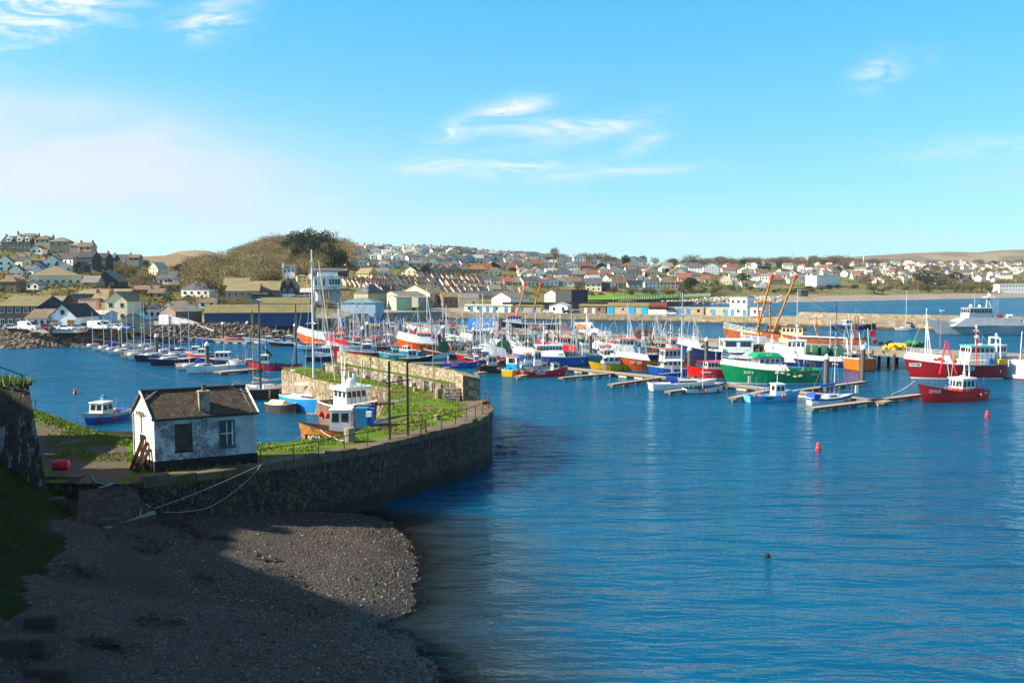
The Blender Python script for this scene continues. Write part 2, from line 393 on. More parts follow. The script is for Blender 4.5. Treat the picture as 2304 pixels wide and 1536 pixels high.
def beach():
    xs = np.arange(-60, 4.01, .33); ys = np.arange(14, 66.01, .33); nx, ny = len(xs), len(ys)
    V = np.array([(x, y, near_z(x, y)) for x in xs for y in ys])
    F_ = np.array([(i*ny+j, (i+1)*ny+j, (i+1)*ny+j+1, i*ny+j+1) for i in range(nx-1) for j in range(ny-1)])
    mi = []
    for f in F_:
        cx, cy = V[f][:, 0].mean(), V[f][:, 1].mean(); mi.append(1 if mound(cx, cy)[1] > .3 or (cy > 47.5 and cx < -22.5) else 0)
    m = bpy.data.materials.new('shingle'); m.use_nodes = True; t = NT(m.node_tree); b = t.n['Principled BSDF']
    g = t.new('ShaderNodeNewGeometry').outputs['Position']
    v = t.new('ShaderNodeTexVoronoi', Scale=13.0, Randomness=1.0); t.l.new(g, v.inputs['Vector'])
    e = t.new('ShaderNodeTexVoronoi', Scale=22.0, Randomness=1.0); t.l.new(g, e.inputs['Vector'])
    r_ = t.new('ShaderNodeSeparateXYZ', i0=v.outputs['Color']).outputs[0]
    st_ = [(0, lin('#1b1713')), (.25, lin('#372f27')), (.5, lin('#534837')), (.7, lin('#3e3122')), (.88, lin('#655b4b')), (1, lin('#a0988a'))]
    c = t.mix(.35, t.ramp(r_, st_), t.ramp(t.new('ShaderNodeSeparateXYZ', i0=e.outputs['Color']).outputs[0], st_))
    c = t.mix(t.new('ShaderNodeMapRange', i0=v.outputs['Distance'], i1=.3, i2=.75).outputs[0], c, (.02, .02, .02))
    big = t.noise(g, .35, 5, .6); c = t.mix(t.new('ShaderNodeMapRange', i0=big.outputs[0], i1=.5, i2=.66, i4=.8).outputs[0], c, (.035, .028, .022))
    z = t.new('ShaderNodeSeparateXYZ', i0=g).outputs[2]
    wet = t.new('ShaderNodeMapRange', i0=t.m('ADD', z, t.m('MULTIPLY', big.outputs[0], .3)), i1=.25, i2=.55, i3=1.0, i4=0.0).outputs[0]
    c = t.mix(t.m('MULTIPLY', wet, .62), c, (.02, .014, .008))
    t.l.new(c, b.inputs['Base Color']); t.l.new(t.new('ShaderNodeMapRange', i0=wet, i3=.8, i4=.35).outputs[0], b.inputs['Roughness'])
    hgt = t.m('SUBTRACT', 1.0, v.outputs['Distance'])
    t.l.new(t.new('ShaderNodeBump', Strength=1.0, Distance=.07, Height=hgt).outputs[0], b.inputs['Normal'])
    g2 = grass_mat('bank_grass', '#1e2c0c', '#313c16', '#1f1d10')
    o = link('beach', fast_mesh('beach', V, F_, [m, g2], mi)); tag(o, kind='structure')

def grass_mat(name, a, b_, dirt, dirtlo=.55, dirthi=.68):
    m = bpy.data.materials.new(name); m.use_nodes = True; t = NT(m.node_tree); b = t.n['Principled BSDF']
    g = t.new('ShaderNodeNewGeometry').outputs['Position']
    n1 = t.noise(g, .45, 6, .7); n2 = t.noise(g, 6, 6, .75); n3 = t.noise(t.mapping(g, (1, 1.0, 1), loc=(5, 3, 1)), .3, 7, .72, .5)
    c = t.ramp(n1.outputs[0], [(.35, lin(a)), (.65, lin(b_))])
    k = t.new('ShaderNodeMapRange', i0=n2.outputs[0], i1=.3, i2=.7, i3=.45, i4=1.5).outputs[0]
    c = t.mix(1.0, c, t.new('ShaderNodeCombineXYZ', i0=k, i1=k, i2=k).outputs[0], 'MULTIPLY')
    c = t.mix(t.new('ShaderNodeMapRange', i0=n3.outputs[0], i1=dirtlo, i2=dirthi).outputs[0], c, lin(dirt))
    t.l.new(c, b.inputs['Base Color']); b.inputs['Roughness'].default_value = .95; b.inputs['Specular IOR Level'].default_value = .15
    t.l.new(t.new('ShaderNodeBump', Strength=1.0, Distance=.12, Height=n2.outputs[0]).outputs[0], b.inputs['Normal'])
    return m
beach()

def water():
    xs = [-6000,-1500,-400,-120]+list(np.arange(-60, 14.01, .5))+[18,30,80,300,1200,6000]
    ys = [-300,-50,10]+list(np.arange(20, 72.01, .5))+[80,90,130,200,300,450,700,1100,2500,6000]
    nx, ny = len(xs), len(ys)
    V = np.array([(x, y, 0.0) for x in xs for y in ys])
    F_ = np.array([(i*ny+j, (i+1)*ny+j, (i+1)*ny+j+1, i*ny+j+1) for i in range(nx-1) for j in range(ny-1)])
    m = bpy.data.materials.new('harbour_water'); m.use_nodes = True; t = NT(m.node_tree); b = t.n['Principled BSDF']
    g = t.new('ShaderNodeNewGeometry').outputs['Position']
    dep = t.new('ShaderNodeAttribute', attribute_name='depth').outputs['Fac']
    big = t.noise(t.mapping(g, (.5, 1, 1), (0, 0, .1)), .035, 4, .6)
    deep = t.ramp(big.outputs[0], [(.32, (.001, .056, .13)), (.68, (.0018, .086, .18))])
    shallow = (.02, .022, .018)
    c = t.mix(t.new('ShaderNodeMapRange', i0=dep, i1=.1, i2=2.4).outputs[0], shallow, deep)
    t.n.remove(b)
    def wave(sx_, sy_, rot, sc, det=3, dist=.0):
        return t.noise(t.mapping(g, (sx_, sy_, 1), (0, 0, rot)), sc, det, .55, dist).outputs[0]
    hgt = t.m('ADD', t.m('MULTIPLY', wave(.26, 1, .2, .55, 2, .35), .5), t.m('MULTIPLY', wave(.4, 1, -.12, 1.5, 3, .4), .15))
    hgt = t.m('ADD', hgt, t.m('MULTIPLY', wave(.5, 1, .3, 4.2, 3, .2), .05))
    hgt = t.m('ADD', hgt, t.m('MULTIPLY', wave(.5, 1, .05, .16, 2), .5))
    calm = t.noise(t.mapping(g, (.5, 1, 1), (0, 0, .2)), .02, 3, .5).outputs[0]
    amp = t.new('ShaderNodeMapRange', i0=calm, i1=.35, i2=.65, i3=.55, i4=1.0).outputs[0]
    shore = t.new('ShaderNodeMapRange', i0=dep, i1=0.0, i2=1.5, i3=.35, i4=1.0).outputs[0]
    bp = t.new('ShaderNodeBump', Distance=3.0, Height=hgt); t.l.new(t.m('MULTIPLY', amp, shore), bp.inputs['Strength'])
    df0 = t.new('ShaderNodeBsdfDiffuse', Color=c); dif = t.new('ShaderNodeSubsurfaceScattering', falloff='BURLEY', Color=c, Scale=7.0, Radius=(.6, 1.2, 1.6)); gl = t.new('ShaderNodeBsdfAnisotropic', Color=(.7, .93, 1.0), Roughness=.1); t.l.new(bp.outputs[0], gl.inputs['Normal']); t.l.new(bp.outputs[0], df0.inputs['Normal']); sss = dif; dif = t.new('ShaderNodeMixShader', i0=.93); t.l.new(df0.outputs[0], dif.inputs[1]); t.l.new(sss.outputs[0], dif.inputs[2])
    fr = t.new('ShaderNodeFresnel', IOR=1.33); t.l.new(bp.outputs[0], fr.inputs['Normal'])
    b = t.new('ShaderNodeMixShader', i0=t.m('MINIMUM', fr.outputs[0], .5)); t.l.new(dif.outputs[0], b.inputs[1]); t.l.new(gl.outputs[0], b.inputs[2])
    tr = t.new('ShaderNodeBsdfTransparent', Color=(.75, .8, .78))
    cl = t.m('MULTIPLY', t.m('POWER', 2.718, t.m('MULTIPLY', dep, -3.2)), t.m('SUBTRACT', 1.0, fr.outputs[0]), clamp=True)
    mx = t.new('ShaderNodeMixShader', i0=cl); t.l.new(b.outputs[0], mx.inputs[1]); t.l.new(tr.outputs[0], mx.inputs[2])
    t.l.new(mx.outputs[0], t.n['Material Output'].inputs[0])
    me = fast_mesh('water', V, F_, [m])
    at_ = me.attributes.new('depth', 'FLOAT', 'POINT')
    at_.data.foreach_set('value', [min(6.0, max(0.0, -beach_z(x, y)*(1+max(0, x+2)*.12+max(0, y-56)*.3))) if (-40 < x < 30 and y < 73 and (y < 58.5 or x > -15)) else 6.0 for x in xs for y in ys])
    o = link('water', me); tag(o, kind='structure')
water()

# ---------------------------------------------------------------- loose pebbles on the shingle
def blobs(n, place, size, name, mats, label=None, flat=.55, seed=3, tris=True):
    """many small stones as one mesh"""
    rg = np.random.default_rng(seed)
    ico = np.array([(0,0,1),(.894,0,.447),(.276,.851,.447),(-.724,.526,.447),(-.724,-.526,.447),(.276,-.851,.447),(.724,.526,-.447),(-.276,.851,-.447),(-.894,0,-.447),(-.276,-.851,-.447),(.724,-.526,-.447),(0,0,-1)])
    fi = np.array([(0,1,2),(0,2,3),(0,3,4),(0,4,5),(0,5,1),(1,6,2),(2,7,3),(3,8,4),(4,9,5),(5,10,1),(2,6,7),(3,7,8),(4,8,9),(5,9,10),(1,10,6),(11,7,6),(11,8,7),(11,9,8),(11,10,9),(11,6,10)])
    Vs, Fs, M = [], [], []; k = 0
    for i in range(n):
        p = place(rg)
        if p is None: continue
        s = size(rg); a = rg.uniform(0, 6.28); ca, sa = math.cos(a), math.sin(a)
        v = ico*(1+rg.uniform(-.25, .25, (12, 1)))*np.array([s, s*rg.uniform(.55, .95), s*flat*rg.uniform(.7, 1.3)])
        v = np.stack([v[:, 0]*ca-v[:, 1]*sa, v[:, 0]*sa+v[:, 1]*ca, v[:, 2]], 1)+np.array(p)
        Vs.append(v); Fs.append(fi+12*k); M.append(np.full(20, rg.integers(0, len(mats)))); k += 1
    return link(name, fast_mesh(name, np.concatenate(Vs), np.concatenate(Fs), mats, np.concatenate(M)))
PEB = [mat('pebble_'+c, c, .75, .25, 3) for c in ('#2f2a25', '#474037', '#5c5142', '#3d3124', '#262423', '#7d7669')]
def peb_at(rg):
    Yv = rg.uniform(25, 58); x = lerpt(XS, Yv)+1.0-abs(rg.normal(0, 6))
    if x < -.62*Yv: return None
    z = near_z(x, Yv)
    if z > 3.6 or mound(x, Yv)[1] > .3: return None
    return (x, Yv, z)
tag(blobs(15000, peb_at, lambda rg: float(np.clip(rg.lognormal(-3.2, .42), .015, .16)), 'pebbles', PEB), 'grey and brown pebbles lying loose on the shingle beach', 'pebbles', kind='stuff')
WEED = mat('seaweed', '#1c140c', .7, .3, 2)
def weed(cx, cy, r, n, seed, z0=None):
    rg = random.Random(seed); b = MB()
    for i in range(n):
        x, y = cx+rg.gauss(0, r), cy+rg.gauss(0, r*.45); z = (near_z(x, y) if z0 is None else z0)+.03; a = rg.uniform(0, 6.28); l = rg.uniform(.15, .5)
        b.add([(x, y, z), (x+math.cos(a)*l, y+math.sin(a)*l, z+rg.uniform(.0, .12)), (x+math.cos(a+.5)*l*.8, y+math.sin(a+.5)*l*.8, z+.02)], [(0, 1, 2)])
    return b.build('seaweed', WEED)
for i, (px, py, r, n) in enumerate([(310,1235,1.0,70),(440,1225,.9,60),(330,1255,.5,40),(350,1395,.5,50),(232,1465,.45,80),(180,1310,.5,30),(607,1252,.35,30),(500,1222,.6,30),(460,1310,.4,30),(250,1212,.9,40),(410,1210,.8,40)]):
    p = at(px, py, 1.6 if px < 400 else 1.2)
    tag(weed(p.x, p.y, r, n, i), 'dark heaps of seaweed washed up on the shaded shingle', 'seaweed', 'seaweed heaps on the shingle', kind='stuff')
for i, (px, py) in enumerate([(1130,985),(1140,1005),(1125,1020)]):
    p = at(px, py); tag(weed(p.x, p.y, 1.1, 130, 40+i, .02), 'dark seaweed floating at the foot of the rounded quay end', 'seaweed', 'seaweed beside the quay end', kind='stuff')
BLD = stone_mat('boulder_stone', ['#393329', '#453e33', '#4d463a'], size=.3, bump=.1, joint=.0)
def boulder(px, py, z, sx_, sy_, sz, rz, label, seed):
    rg = random.Random(seed); b = MB(); b.frustum((-sx_/2, -sy_/2), (sx_/2, sy_/2), (-sx_*.45, -sy_*.42), (sx_*.44, sy_*.4), -.2, sz)
    b.v = [(x+rg.uniform(-.08, .08), y+rg.uniform(-.08, .08), z_+rg.uniform(-.06, .06)) for x, y, z_ in b.v]
    p = at(px, py, z); o = b.build('boulder', BLD, loc=(p.x, p.y, near_z(p.x, p.y)-.05)); o.rotation_euler = (0, 0, rz)
    md = o.modifiers.new('bevel', 'BEVEL'); md.width = .12; md.segments = 2
    tag(o, label, 'boulder')
boulder(100,1425,2.0,1.3,.9,.55,.2,'brown squared boulder at the dark left edge of the beach, highest of three',1)
boulder(58,1480,2.0,1.9,1.0,.6,.05,'big squared boulder between two others in the shaded left corner of the beach',2)
boulder(115,1522,2.0,1.9,.8,.35,-.06,'pale flat boulder at the bottom left corner of the beach',3)
boulder(245,1190,2.3,1.0,.7,.4,.3,'rough grey boulder at the foot of the cobbled slipway',4)
boulder(130,1150,3.0,.9,.7,.4,.5,'stone lying left of the cobbled slipway below the tangle of gear',5)

# ================================================================ the old stone quay
QZ = 4.2
SHA, SHB = Vector((-21.5, 50.8)), Vector((-16.2, 53.7))       # shed front corners
OUTER = [(1087,903),(1101,911),(1108,921),(1107,929),(1098,937),(1073,949),(1050,956),(1028,962),(995,968),(962,977),(921,986),(890,994),(859,1003),(830,1009),(800,1015),(740,1026),(690,1034),(640,1042),(573,1051),(500,1061),(440,1069),(380,1077),(320,1084)]
INNER = [(-140,868),(78,926),(130,946),(180,963),(235,982),(289,994),(420,998),(573,997),(660,992),(740,984),(800,971),(838,955)]
o_pts = [at(px, py, QZ).xy for px, py in OUTER]; i_pts = [at(px, py, QZ).xy for px, py in INNER]
PAR = [Vector((-23.0, 111.8)), Vector((-6.1, 88.8)), Vector((-4.75, 82.2))]       # inner foot of the parapet
def offs(pts, d):
    r = []
    for i, p in enumerate(pts):
        a = pts[max(0, i-1)]; c = pts[min(len(pts)-1, i+1)]; t = (c-a).normalized(); r.append(p+Vector((-t.y, t.x))*d)
    return r
PARO = offs(PAR, 1.7)
basin = [Vector((-11.6, 75)), Vector((-12.4, 84)), Vector((-13.2, 93.5)), Vector((-20.5, 97.7)), at(701,852,QZ).xy, at(672,840,QZ).xy, at(633,832,QZ).xy, at(640,826,QZ).xy, at(690,824,QZ).xy, Vector((-25.2, 113.6)), Vector((-22.2, 113.8))]
left_side = [at(290,1088,QZ).xy, at(230,1088,QZ).xy, at(110,1085,QZ).xy, at(-140,1090,QZ).xy]
outline = [Vector(p) for p in i_pts]+basin+PARO+[Vector(p) for p in o_pts]+left_side
WALLM = stone_mat('quay_wall_stone', ['#4a4036', '#584b3b', '#332c25', '#63533e', '#3e3730', '#58452f'], (1, 1, .6), 3.6, mortar=(.006, .005, .004), bump=.12, wet=1.0, joint=.1)
LWALL = stone_mat('lichen_wall_stone', ['#8f8369', '#a3967b', '#776b56', '#b0a68e', '#857152'], (1, 1, 1.3), 1.7, mortar=(.1, .085, .06), bump=.09, lichen='#b8861c', lz=(5.8, 7.6), joint=.07)
STEPM = stone_mat('step_wall_stone', ['#8b8478', '#a29a8b', '#6f675a', '#80705a'], (1, 1, .6), 1.9, mortar=(.07, .06, .045), bump=.1, joint=.08)
INM = stone_mat('basin_wall_stone', ['#8d806a', '#a5967b', '#75674f'], (1, 1, .5), 1.9, mortar=(.07, .055, .04), bump=.1, lichen='#a8823a', lz=(2, 7), joint=.06)
QGRASS = grass_mat('quay_grass', '#3d5c10', '#5f7a1e', '#6e5c3a', .52, .6)
TARMAC = mat('quay_tarmac', '#5d5348', .9, .25, .8, .02, 14, dirt='#6f5f45', dscale=.6)
quay = thing('stone_quay', 'old curved stone quay with grassy top and lichen-yellow parapet', 'quay')
def wallstrip(pts, z0, z1, mi, b, batter=0.0):
    for p, q in zip(pts, pts[1:]):
        b.add([(p.x, p.y, z0), (q.x, q.y, z0), (q.x, q.y, z1), (p.x, p.y, z1)], [(0, 1, 2, 3)], mi)
b = MB(); no = len(o_pts); ov = [Vector(p) for p in o_pts]
wallstrip(PARO+ov, -2.5, QZ, 0, b); wallstrip([ov[-1]]+left_side, -1, QZ, 0, b)
b.build('harbour_wall', WALLM, quay)
b = MB(); wallstrip([Vector(p) for p in i_pts]+basin+[PARO[0]], -2.5, QZ, 0, b); b.build('basin_wall', INM, quay)
b = MB(); b.add([(p.x, p.y, QZ) for p in outline], [tuple(range(len(outline)))]); top = b.build('grass_top', QGRASS, quay)
# tarmac walk round the seaward edge
inn = []
for i, p in enumerate(ov):
    a, c = ov[max(0, i-1)], ov[min(no-1, i+1)]; t = (c-a).normalized(); wd = 2.3 if i < 8 else 1.7
    inn.append(p+Vector((t.y, -t.x))*wd*(1 if True else -1))
b = MB()
ring_in = [p+(p-q)*0 for p, q in zip(inn, ov)]
cen = sum((Vector(p) for p in ov[:10]), Vector((0, 0)))/10+Vector((-8, -2))
for k in range(no-1):
    quad = [ov[k], ov[k+1], inn[k+1], inn[k]]
    if (inn[k]-cen).length > (ov[k]-cen).length:     # keep the walk on the land side
        quad = [ov[k], ov[k+1], ov[k+1]*2-inn[k+1], ov[k]*2-inn[k]]
    b.add([(p.x, p.y, QZ+.012+.0005*k) for p in quad], [(0, 1, 2, 3)])
nr = [PARO[2], PAR[2], PAR[2]+Vector((-.3, -1.5)), PAR[2]+Vector((.2, -5.5)), ov[6], ov[2], ov[0]]
b.add([(p.x, p.y, QZ+.03) for p in nr], [tuple(range(len(nr)))])
b.build('tarmac_walk', TARMAC, quay)
# coping stones
rg = random.Random(5); b = MB()
for k in range(no-1):
    p, q = ov[k], ov[k+1]; L = (q-p).length; n = max(1, round(L/1.1)); t = (q-p)/L; nn = Vector((t.y, -t.x))
    if (p+nn-cen).length > (p-cen).length: nn = -nn
    for i in range(n):
        a0, a1 = p+t*L*i/n, p+t*L*(i+1)/n-t*.04; hz = QZ+rg.uniform(.06, .2); dpt = rg.uniform(.45, .75); out_ = -nn*rg.uniform(.05, .16)
        if rg.random() < .12: hz += .16
        c = [a0+out_, a1+out_, a1+nn*dpt, a0+nn*dpt]
        b.add([(v.x, v.y, QZ-.35) for v in c]+[(v.x, v.y, hz+rg.uniform(-.03, .03)) for v in c], [(0, 1, 5, 4), (1, 2, 6, 5), (2, 3, 7, 6), (3, 0, 4, 7), (4, 5, 6, 7), (3, 2, 1, 0)])
b.build('coping', stone_mat('coping_stone', ['#564c3b', '#635845', '#463d2d', '#5c4f2a'], size=.9, bump=.05, joint=.0), quay)
# seaward parapet, its thick near end, and the step wall with a grass strip between them
b = MB(); PT = [6.75, 6.55, 6.75]
for k in range(2):
    a, c, d, e = PAR[k], PAR[k+1], PARO[k+1], PARO[k]; z0, z1 = PT[k], PT[k+1]
    top_ = [(a.x, a.y, z0), (c.x, c.y, z1), (d.x, d.y, z1-.35), (e.x, e.y, z0-.35)]
    bot = [(a.x, a.y, QZ-.2), (c.x, c.y, QZ-.2), (d.x, d.y, QZ-.2), (e.x, e.y, QZ-.2)]
    b.add(top_+bot, [(0, 1, 2, 3), (4, 5, 1, 0), (6, 7, 3, 2), (5, 6, 2, 1), (7, 4, 0, 3)])
b.build('parapet', LWALL, quay)
b = MB()
for k in range(40):
    t = k/39; a = PARO[0].lerp(PARO[1], t); c = PAR[0].lerp(PAR[1], t); z = PT[0]+(PT[1]-PT[0])*t
    if rg.random() < .8:
        u = a.lerp(c, rg.uniform(.1, .4)); s = rg.uniform(.25, .6); b.ball((u.x, u.y, z-.28), s, 5, sz=.3)
tag(b.build('turf_cap', QGRASS, quay), kind='stuff')
ST = [Vector((-24.6, 111.0)), Vector((-19.1, 104.3)), Vector((-13.5, 96.8)), Vector((-9.3, 91.2)), Vector((-7.4, 88.0))]
b = MB(); ztp = 5.3; STB = [PAR[0], PAR[0].lerp(PAR[1], .36), PAR[0].lerp(PAR[1], .68), PAR[0].lerp(PAR[1], .95), PAR[1]+Vector((.35, -1.4))]
for k in range(4):
    b.add([(ST[k].x, ST[k].y, QZ-.1), (ST[k+1].x, ST[k+1].y, QZ-.1), (ST[k+1].x, ST[k+1].y, ztp), (ST[k].x, ST[k].y, ztp)], [(0, 1, 2, 3)])
b.add([(ST[4].x, ST[4].y, QZ-.1), (STB[4].x, STB[4].y, QZ-.1), (STB[4].x, STB[4].y, ztp), (ST[4].x, ST[4].y, ztp)], [(0, 1, 2, 3)])
b.add([(ST[0].x, ST[0].y, QZ-.1), (STB[0].x, STB[0].y, QZ-.1), (STB[0].x, STB[0].y, ztp), (ST[0].x, ST[0].y, ztp)], [(0, 1, 2, 3)])
for k in range(9):       # uneven upright stones standing proud along the step wall
    t = k/9*3.999; j = int(t); p = ST[j].lerp(ST[j+1], t-j); hh = rg.uniform(.4, 1.15); s = rg.uniform(.18, .34)
    b.box((p.x-s, p.y-s-.1, QZ-.1), (p.x+s*.8, p.y+s*.6, QZ+hh))
b.build('step_wall', STEPM, quay)
b = MB(); b.add([(p.x, p.y, ztp+.01) for p in ST]+[(p.x, p.y, ztp+.01) for p in STB[::-1]], [tuple(range(10))]); b.build('grass_strip', QGRASS, quay)
b = MB(); sp = at(1022, 903, QZ)
for k in range(4):
    b.box((sp.x-1.0, sp.y+.1+.38*k, QZ), (sp.x+.55, sp.y+.48+.38*k+.3, QZ+.27*(k+1)))
b.build('steps', STEPM, quay)
# railing round the head
rust = mat('rusty_iron', '#4a2a1c', .8, .3, 3)
post_px = [(1078,899),(1092,903),(1103,912),(1099,927),(1086,936),(1070,943),(1050,950),(1025,958),(993,967),(957,976),(920,985),(877,994),(827,1008),(775,1017),(717,1031),(661,1040),(586,1050)]
posts = [at(x, y, QZ) for x, y in post_px]; rail = thing('quay_railing', 'thin rusty railing along the seaward edge of the stone quay', 'railing', posts[0])
for p in posts:
    l = p-posts[0]; lean = rg.uniform(-.05, .05); b = MB(); b.tube((l.x, l.y, 0), (l.x+lean, l.y, 1.15), .035, n=6); b.build('post', rust, rail)
b = MB()
for p, q in zip(posts, posts[1:]):
    p, q = p-posts[0], q-posts[0]; b.tube((p.x, p.y, 1.12), (q.x, q.y, 1.12), .028, n=5)
    if posts.index(q+posts[0]) < 4: b.tube((p.x, p.y, .6), (q.x, q.y, .6), .022, n=5)
b.build('rail', rust, rail)
# the tall frame of two posts
pa, pb = at(877, 988, QZ), at(918, 981, QZ); fr = thing('tall_steel_frame', 'tall frame of two dark steel posts with two crossbars beside the quay railing', 'frame', pa)
steel = mat('dark_steel', '#2e2a28', .7, .25, 2, dirt='#4c3a2c', dscale=1)
d = pb-pa
for v in (Vector((0, 0, 0)), d):
    b = MB(); b.box((v.x-.075, v.y-.075, 0), (v.x+.075, v.y+.075, 5.75)); b.build('post', steel, fr)
for z in (1.55, 4.15):
    b = MB(); b.tube((-.25, -.05, z), (d.x+.25, d.y+.05, z+.1), .05, n=6); b.build('crossbar', steel, fr)
def bollard(px, py, r, h, label):
    p = at(px, py, QZ); b = MB(); b.lathe((0, 0, 0), [(r*1.05, -.1), (r, h*.4), (r*.93, h*.9), (r*.8, h)], 12)
    o = b.build('stone_bollard', stone_mat('bollard_stone', ['#8d8672', '#7c745f', '#9b937f'], size=.8, bump=.05, joint=0) if 'bollard_stone' not in bpy.data.materials else bpy.data.materials['bollard_stone'], loc=p); tag(o, label, 'bollard')
b = MB(); b.add([tuple(at(x, y, QZ+.008)) for x, y in ((84,938),(190,972),(286,1008),(288,1075),(250,1086),(190,1086),(120,1070),(84,1010))], [tuple(range(8))[::-1]]); b.build('dirt_path', mat('dirt_path', '#4f4234', .95, .3, .7, .02, 9, dirt='#34401a', dscale=.7), quay)
bollard(787, 994, .42, 1.05, 'fat granite bollard with lichen in front of the white wheelhouse')
bollard(984, 944, .26, .45, 'short stone bollard alone in the grass near the railing')
bollard(986, 897, .36, 1.05, 'worn stone bollard standing by the quay steps')
bollard(934, 880, .22, .45, 'small pale stone stump at the foot of the step wall')
# lamp post with a bent arm
p = at(977, 886, QZ); lp = thing('bent_lamp_post', 'thin grey lamp post with a bent arm beside the quay steps', 'lamp post', p)
gp = mat('galvanised', '#8c8578', .6, .15, 2); b = MB(); b.tube((0, 0, 0), (-.12, 0, 4.9), .06, .045, 7); b.path([(-.12, 0, 4.9), (-.25, 0, 5.15), (-.9, 0, 5.2)], .04); b.build('post', gp, lp)
b = MB(); b.box((-1.25, -.08, 5.12), (-.8, .08, 5.24)); b.build('lamp', gp, lp)
# rocks, weed tufts and grass blades on the quay
def quay_grass():
    rg_ = np.random.default_rng(11); V_, n = [], 0
    poly = [(p.x, p.y) for p in outline]
    def inside(x, y):
        c = False; j = len(poly)-1
        for i in range(len(poly)):
            if (poly[i][1] > y) != (poly[j][1] > y) and x < (poly[j][0]-poly[i][0])*(y-poly[i][1])/(poly[j][1]-poly[i][1])+poly[i][0]: c = not c
            j = i
        return c
    while n < 17000:
        y = rg_.uniform(54, 112); x = rg_.uniform(-.55*y, -2)
        if not inside(x, y): continue
        if mnoise.noise(Vector((x*.35, y*.35, 3))) < -.08: continue
        dd = min(((x-p.x)**2+(y-p.y)**2)**.5 for p in ov)
        if dd < 2.2: continue
        h_ = rg_.uniform(.05, .16); a = rg_.uniform(0, 6.28); w_ = .05
        V_ += [(x-math.cos(a)*w_, y-math.sin(a)*w_, QZ), (x+math.cos(a)*w_, y+math.sin(a)*w_, QZ), (x+rg_.uniform(-.05, .05), y+rg_.uniform(-.05, .05), QZ+h_)]; n += 1
    # thick verge along the harbour edge left of the shed
    for k in range(6500):
        t = rg_.uniform(0, 5); j = int(t); p = Vector(i_pts[j]).lerp(Vector(i_pts[j+1]), t-j); q = p+Vector((rg_.normal(0, .15)+.35, -abs(rg_.normal(0, 1.0))))
        h_ = rg_.uniform(.06, .24); a = rg_.uniform(0, 6.28); w_ = .06
        V_ += [(q.x-math.cos(a)*w_, q.y-math.sin(a)*w_, QZ), (q.x+math.cos(a)*w_, q.y+math.sin(a)*w_, QZ), (q.x+rg_.uniform(-.1, .1), q.y+rg_.uniform(-.1, .1), QZ+h_)]; n += 1
    V_ = np.array(V_); F_ = np.arange(len(V_)).reshape(-1, 3)
    mi = np.random.default_rng(1).integers(0, 3, len(F_))
    gm = [mat('blade_a', '#4a6d14', .9, .2), mat('blade_b', '#6f8a24', .9, .2), mat('blade_c', '#8a8a3c', .9, .2)]
    tag(link('grass', fast_mesh('grass', V_, F_, gm, mi)), 'short green grass and weeds growing on the quay top', 'grass', kind='stuff')
quay_grass()
def flatstones():
    for i, (px, py, s) in enumerate([(945,930,1.0),(958,912,.8),(880,902,1.2),(820,910,1.0),(1060,930,.5),(850,1000,.6),(910,898,.7)]):
        p = at(px, py, QZ); r_ = random.Random(i); pts = [(p.x+math.cos(a)*s*r_.uniform(.6, 1), p.y+math.sin(a)*s*r_.uniform(.35, .6)) for a in [k*.785 for k in range(8)]]
        b = MB(); b.prism(pts, QZ-.05, QZ+.05); o = b.build('flat_stone', STEPM); tag(o, 'flat grey stone showing through the grass of the quay top', 'stone', 'flat stones in the quay grass')
flatstones()

# ================================================================ cliffside wall and the hill whose shade falls on the beach
RW = stone_mat('retaining_wall_stone', ['#45413a', '#4f493f', '#37332d', '#5a554b'], size=2.0, mortar=(.09, .08, .07), bump=.08, joint=.03)
rwm = RW; t = NT(rwm.node_tree); bs = t.n['Principled BSDF']; src = bs.inputs['Base Color'].links[0].from_socket
g = t.new('ShaderNodeNewGeometry').outputs['Position']; dn = t.noise(t.mapping(g, (1.6, 1.6, .35)), 1.4, 6, .75); zz = t.new('ShaderNodeSeparateXYZ', i0=g).outputs[2]
f = t.new('ShaderNodeMapRange', i0=t.m('SUBTRACT', dn.outputs[0], t.m('MULTIPLY', zz, .018)), i1=.43, i2=.48).outputs[0]
t.l.new(t.mix(f, src, lin('#a9adb3')), bs.inputs['Base Color'])
b = MB(); x0 = -25.4
pl_ = [(-75, 45.9), (x0, 46.4), (-26.6, 48.3), (-36, 49.0), (-37.5, 62.5), (-75, 62.5)]; pt_ = [(-75, 46.9), (-26.9, 47.2), (-27.4, 48.0), (-36.6, 48.8), (-38, 62), (-75, 62)]; zt_ = [12.5, 10.0, 10.0, 11.0, 10.6, 12.5]
b.add([(x, y, 2.5) for x, y in pl_]+[(x, y, z) for (x, y), z in zip(pt_, zt_)], [(0, 1, 7, 6), (1, 2, 8, 7), (2, 3, 9, 8), (3, 4, 10, 9), (6, 7, 8, 9, 10, 11), (4, 5, 11, 10)])
rw = b.build('retaining_wall', RW); tag(rw, 'high sloping stone retaining wall streaked with old whitewash at the left edge', 'retaining wall')
bg_ = bpy.data.materials['bank_grass']
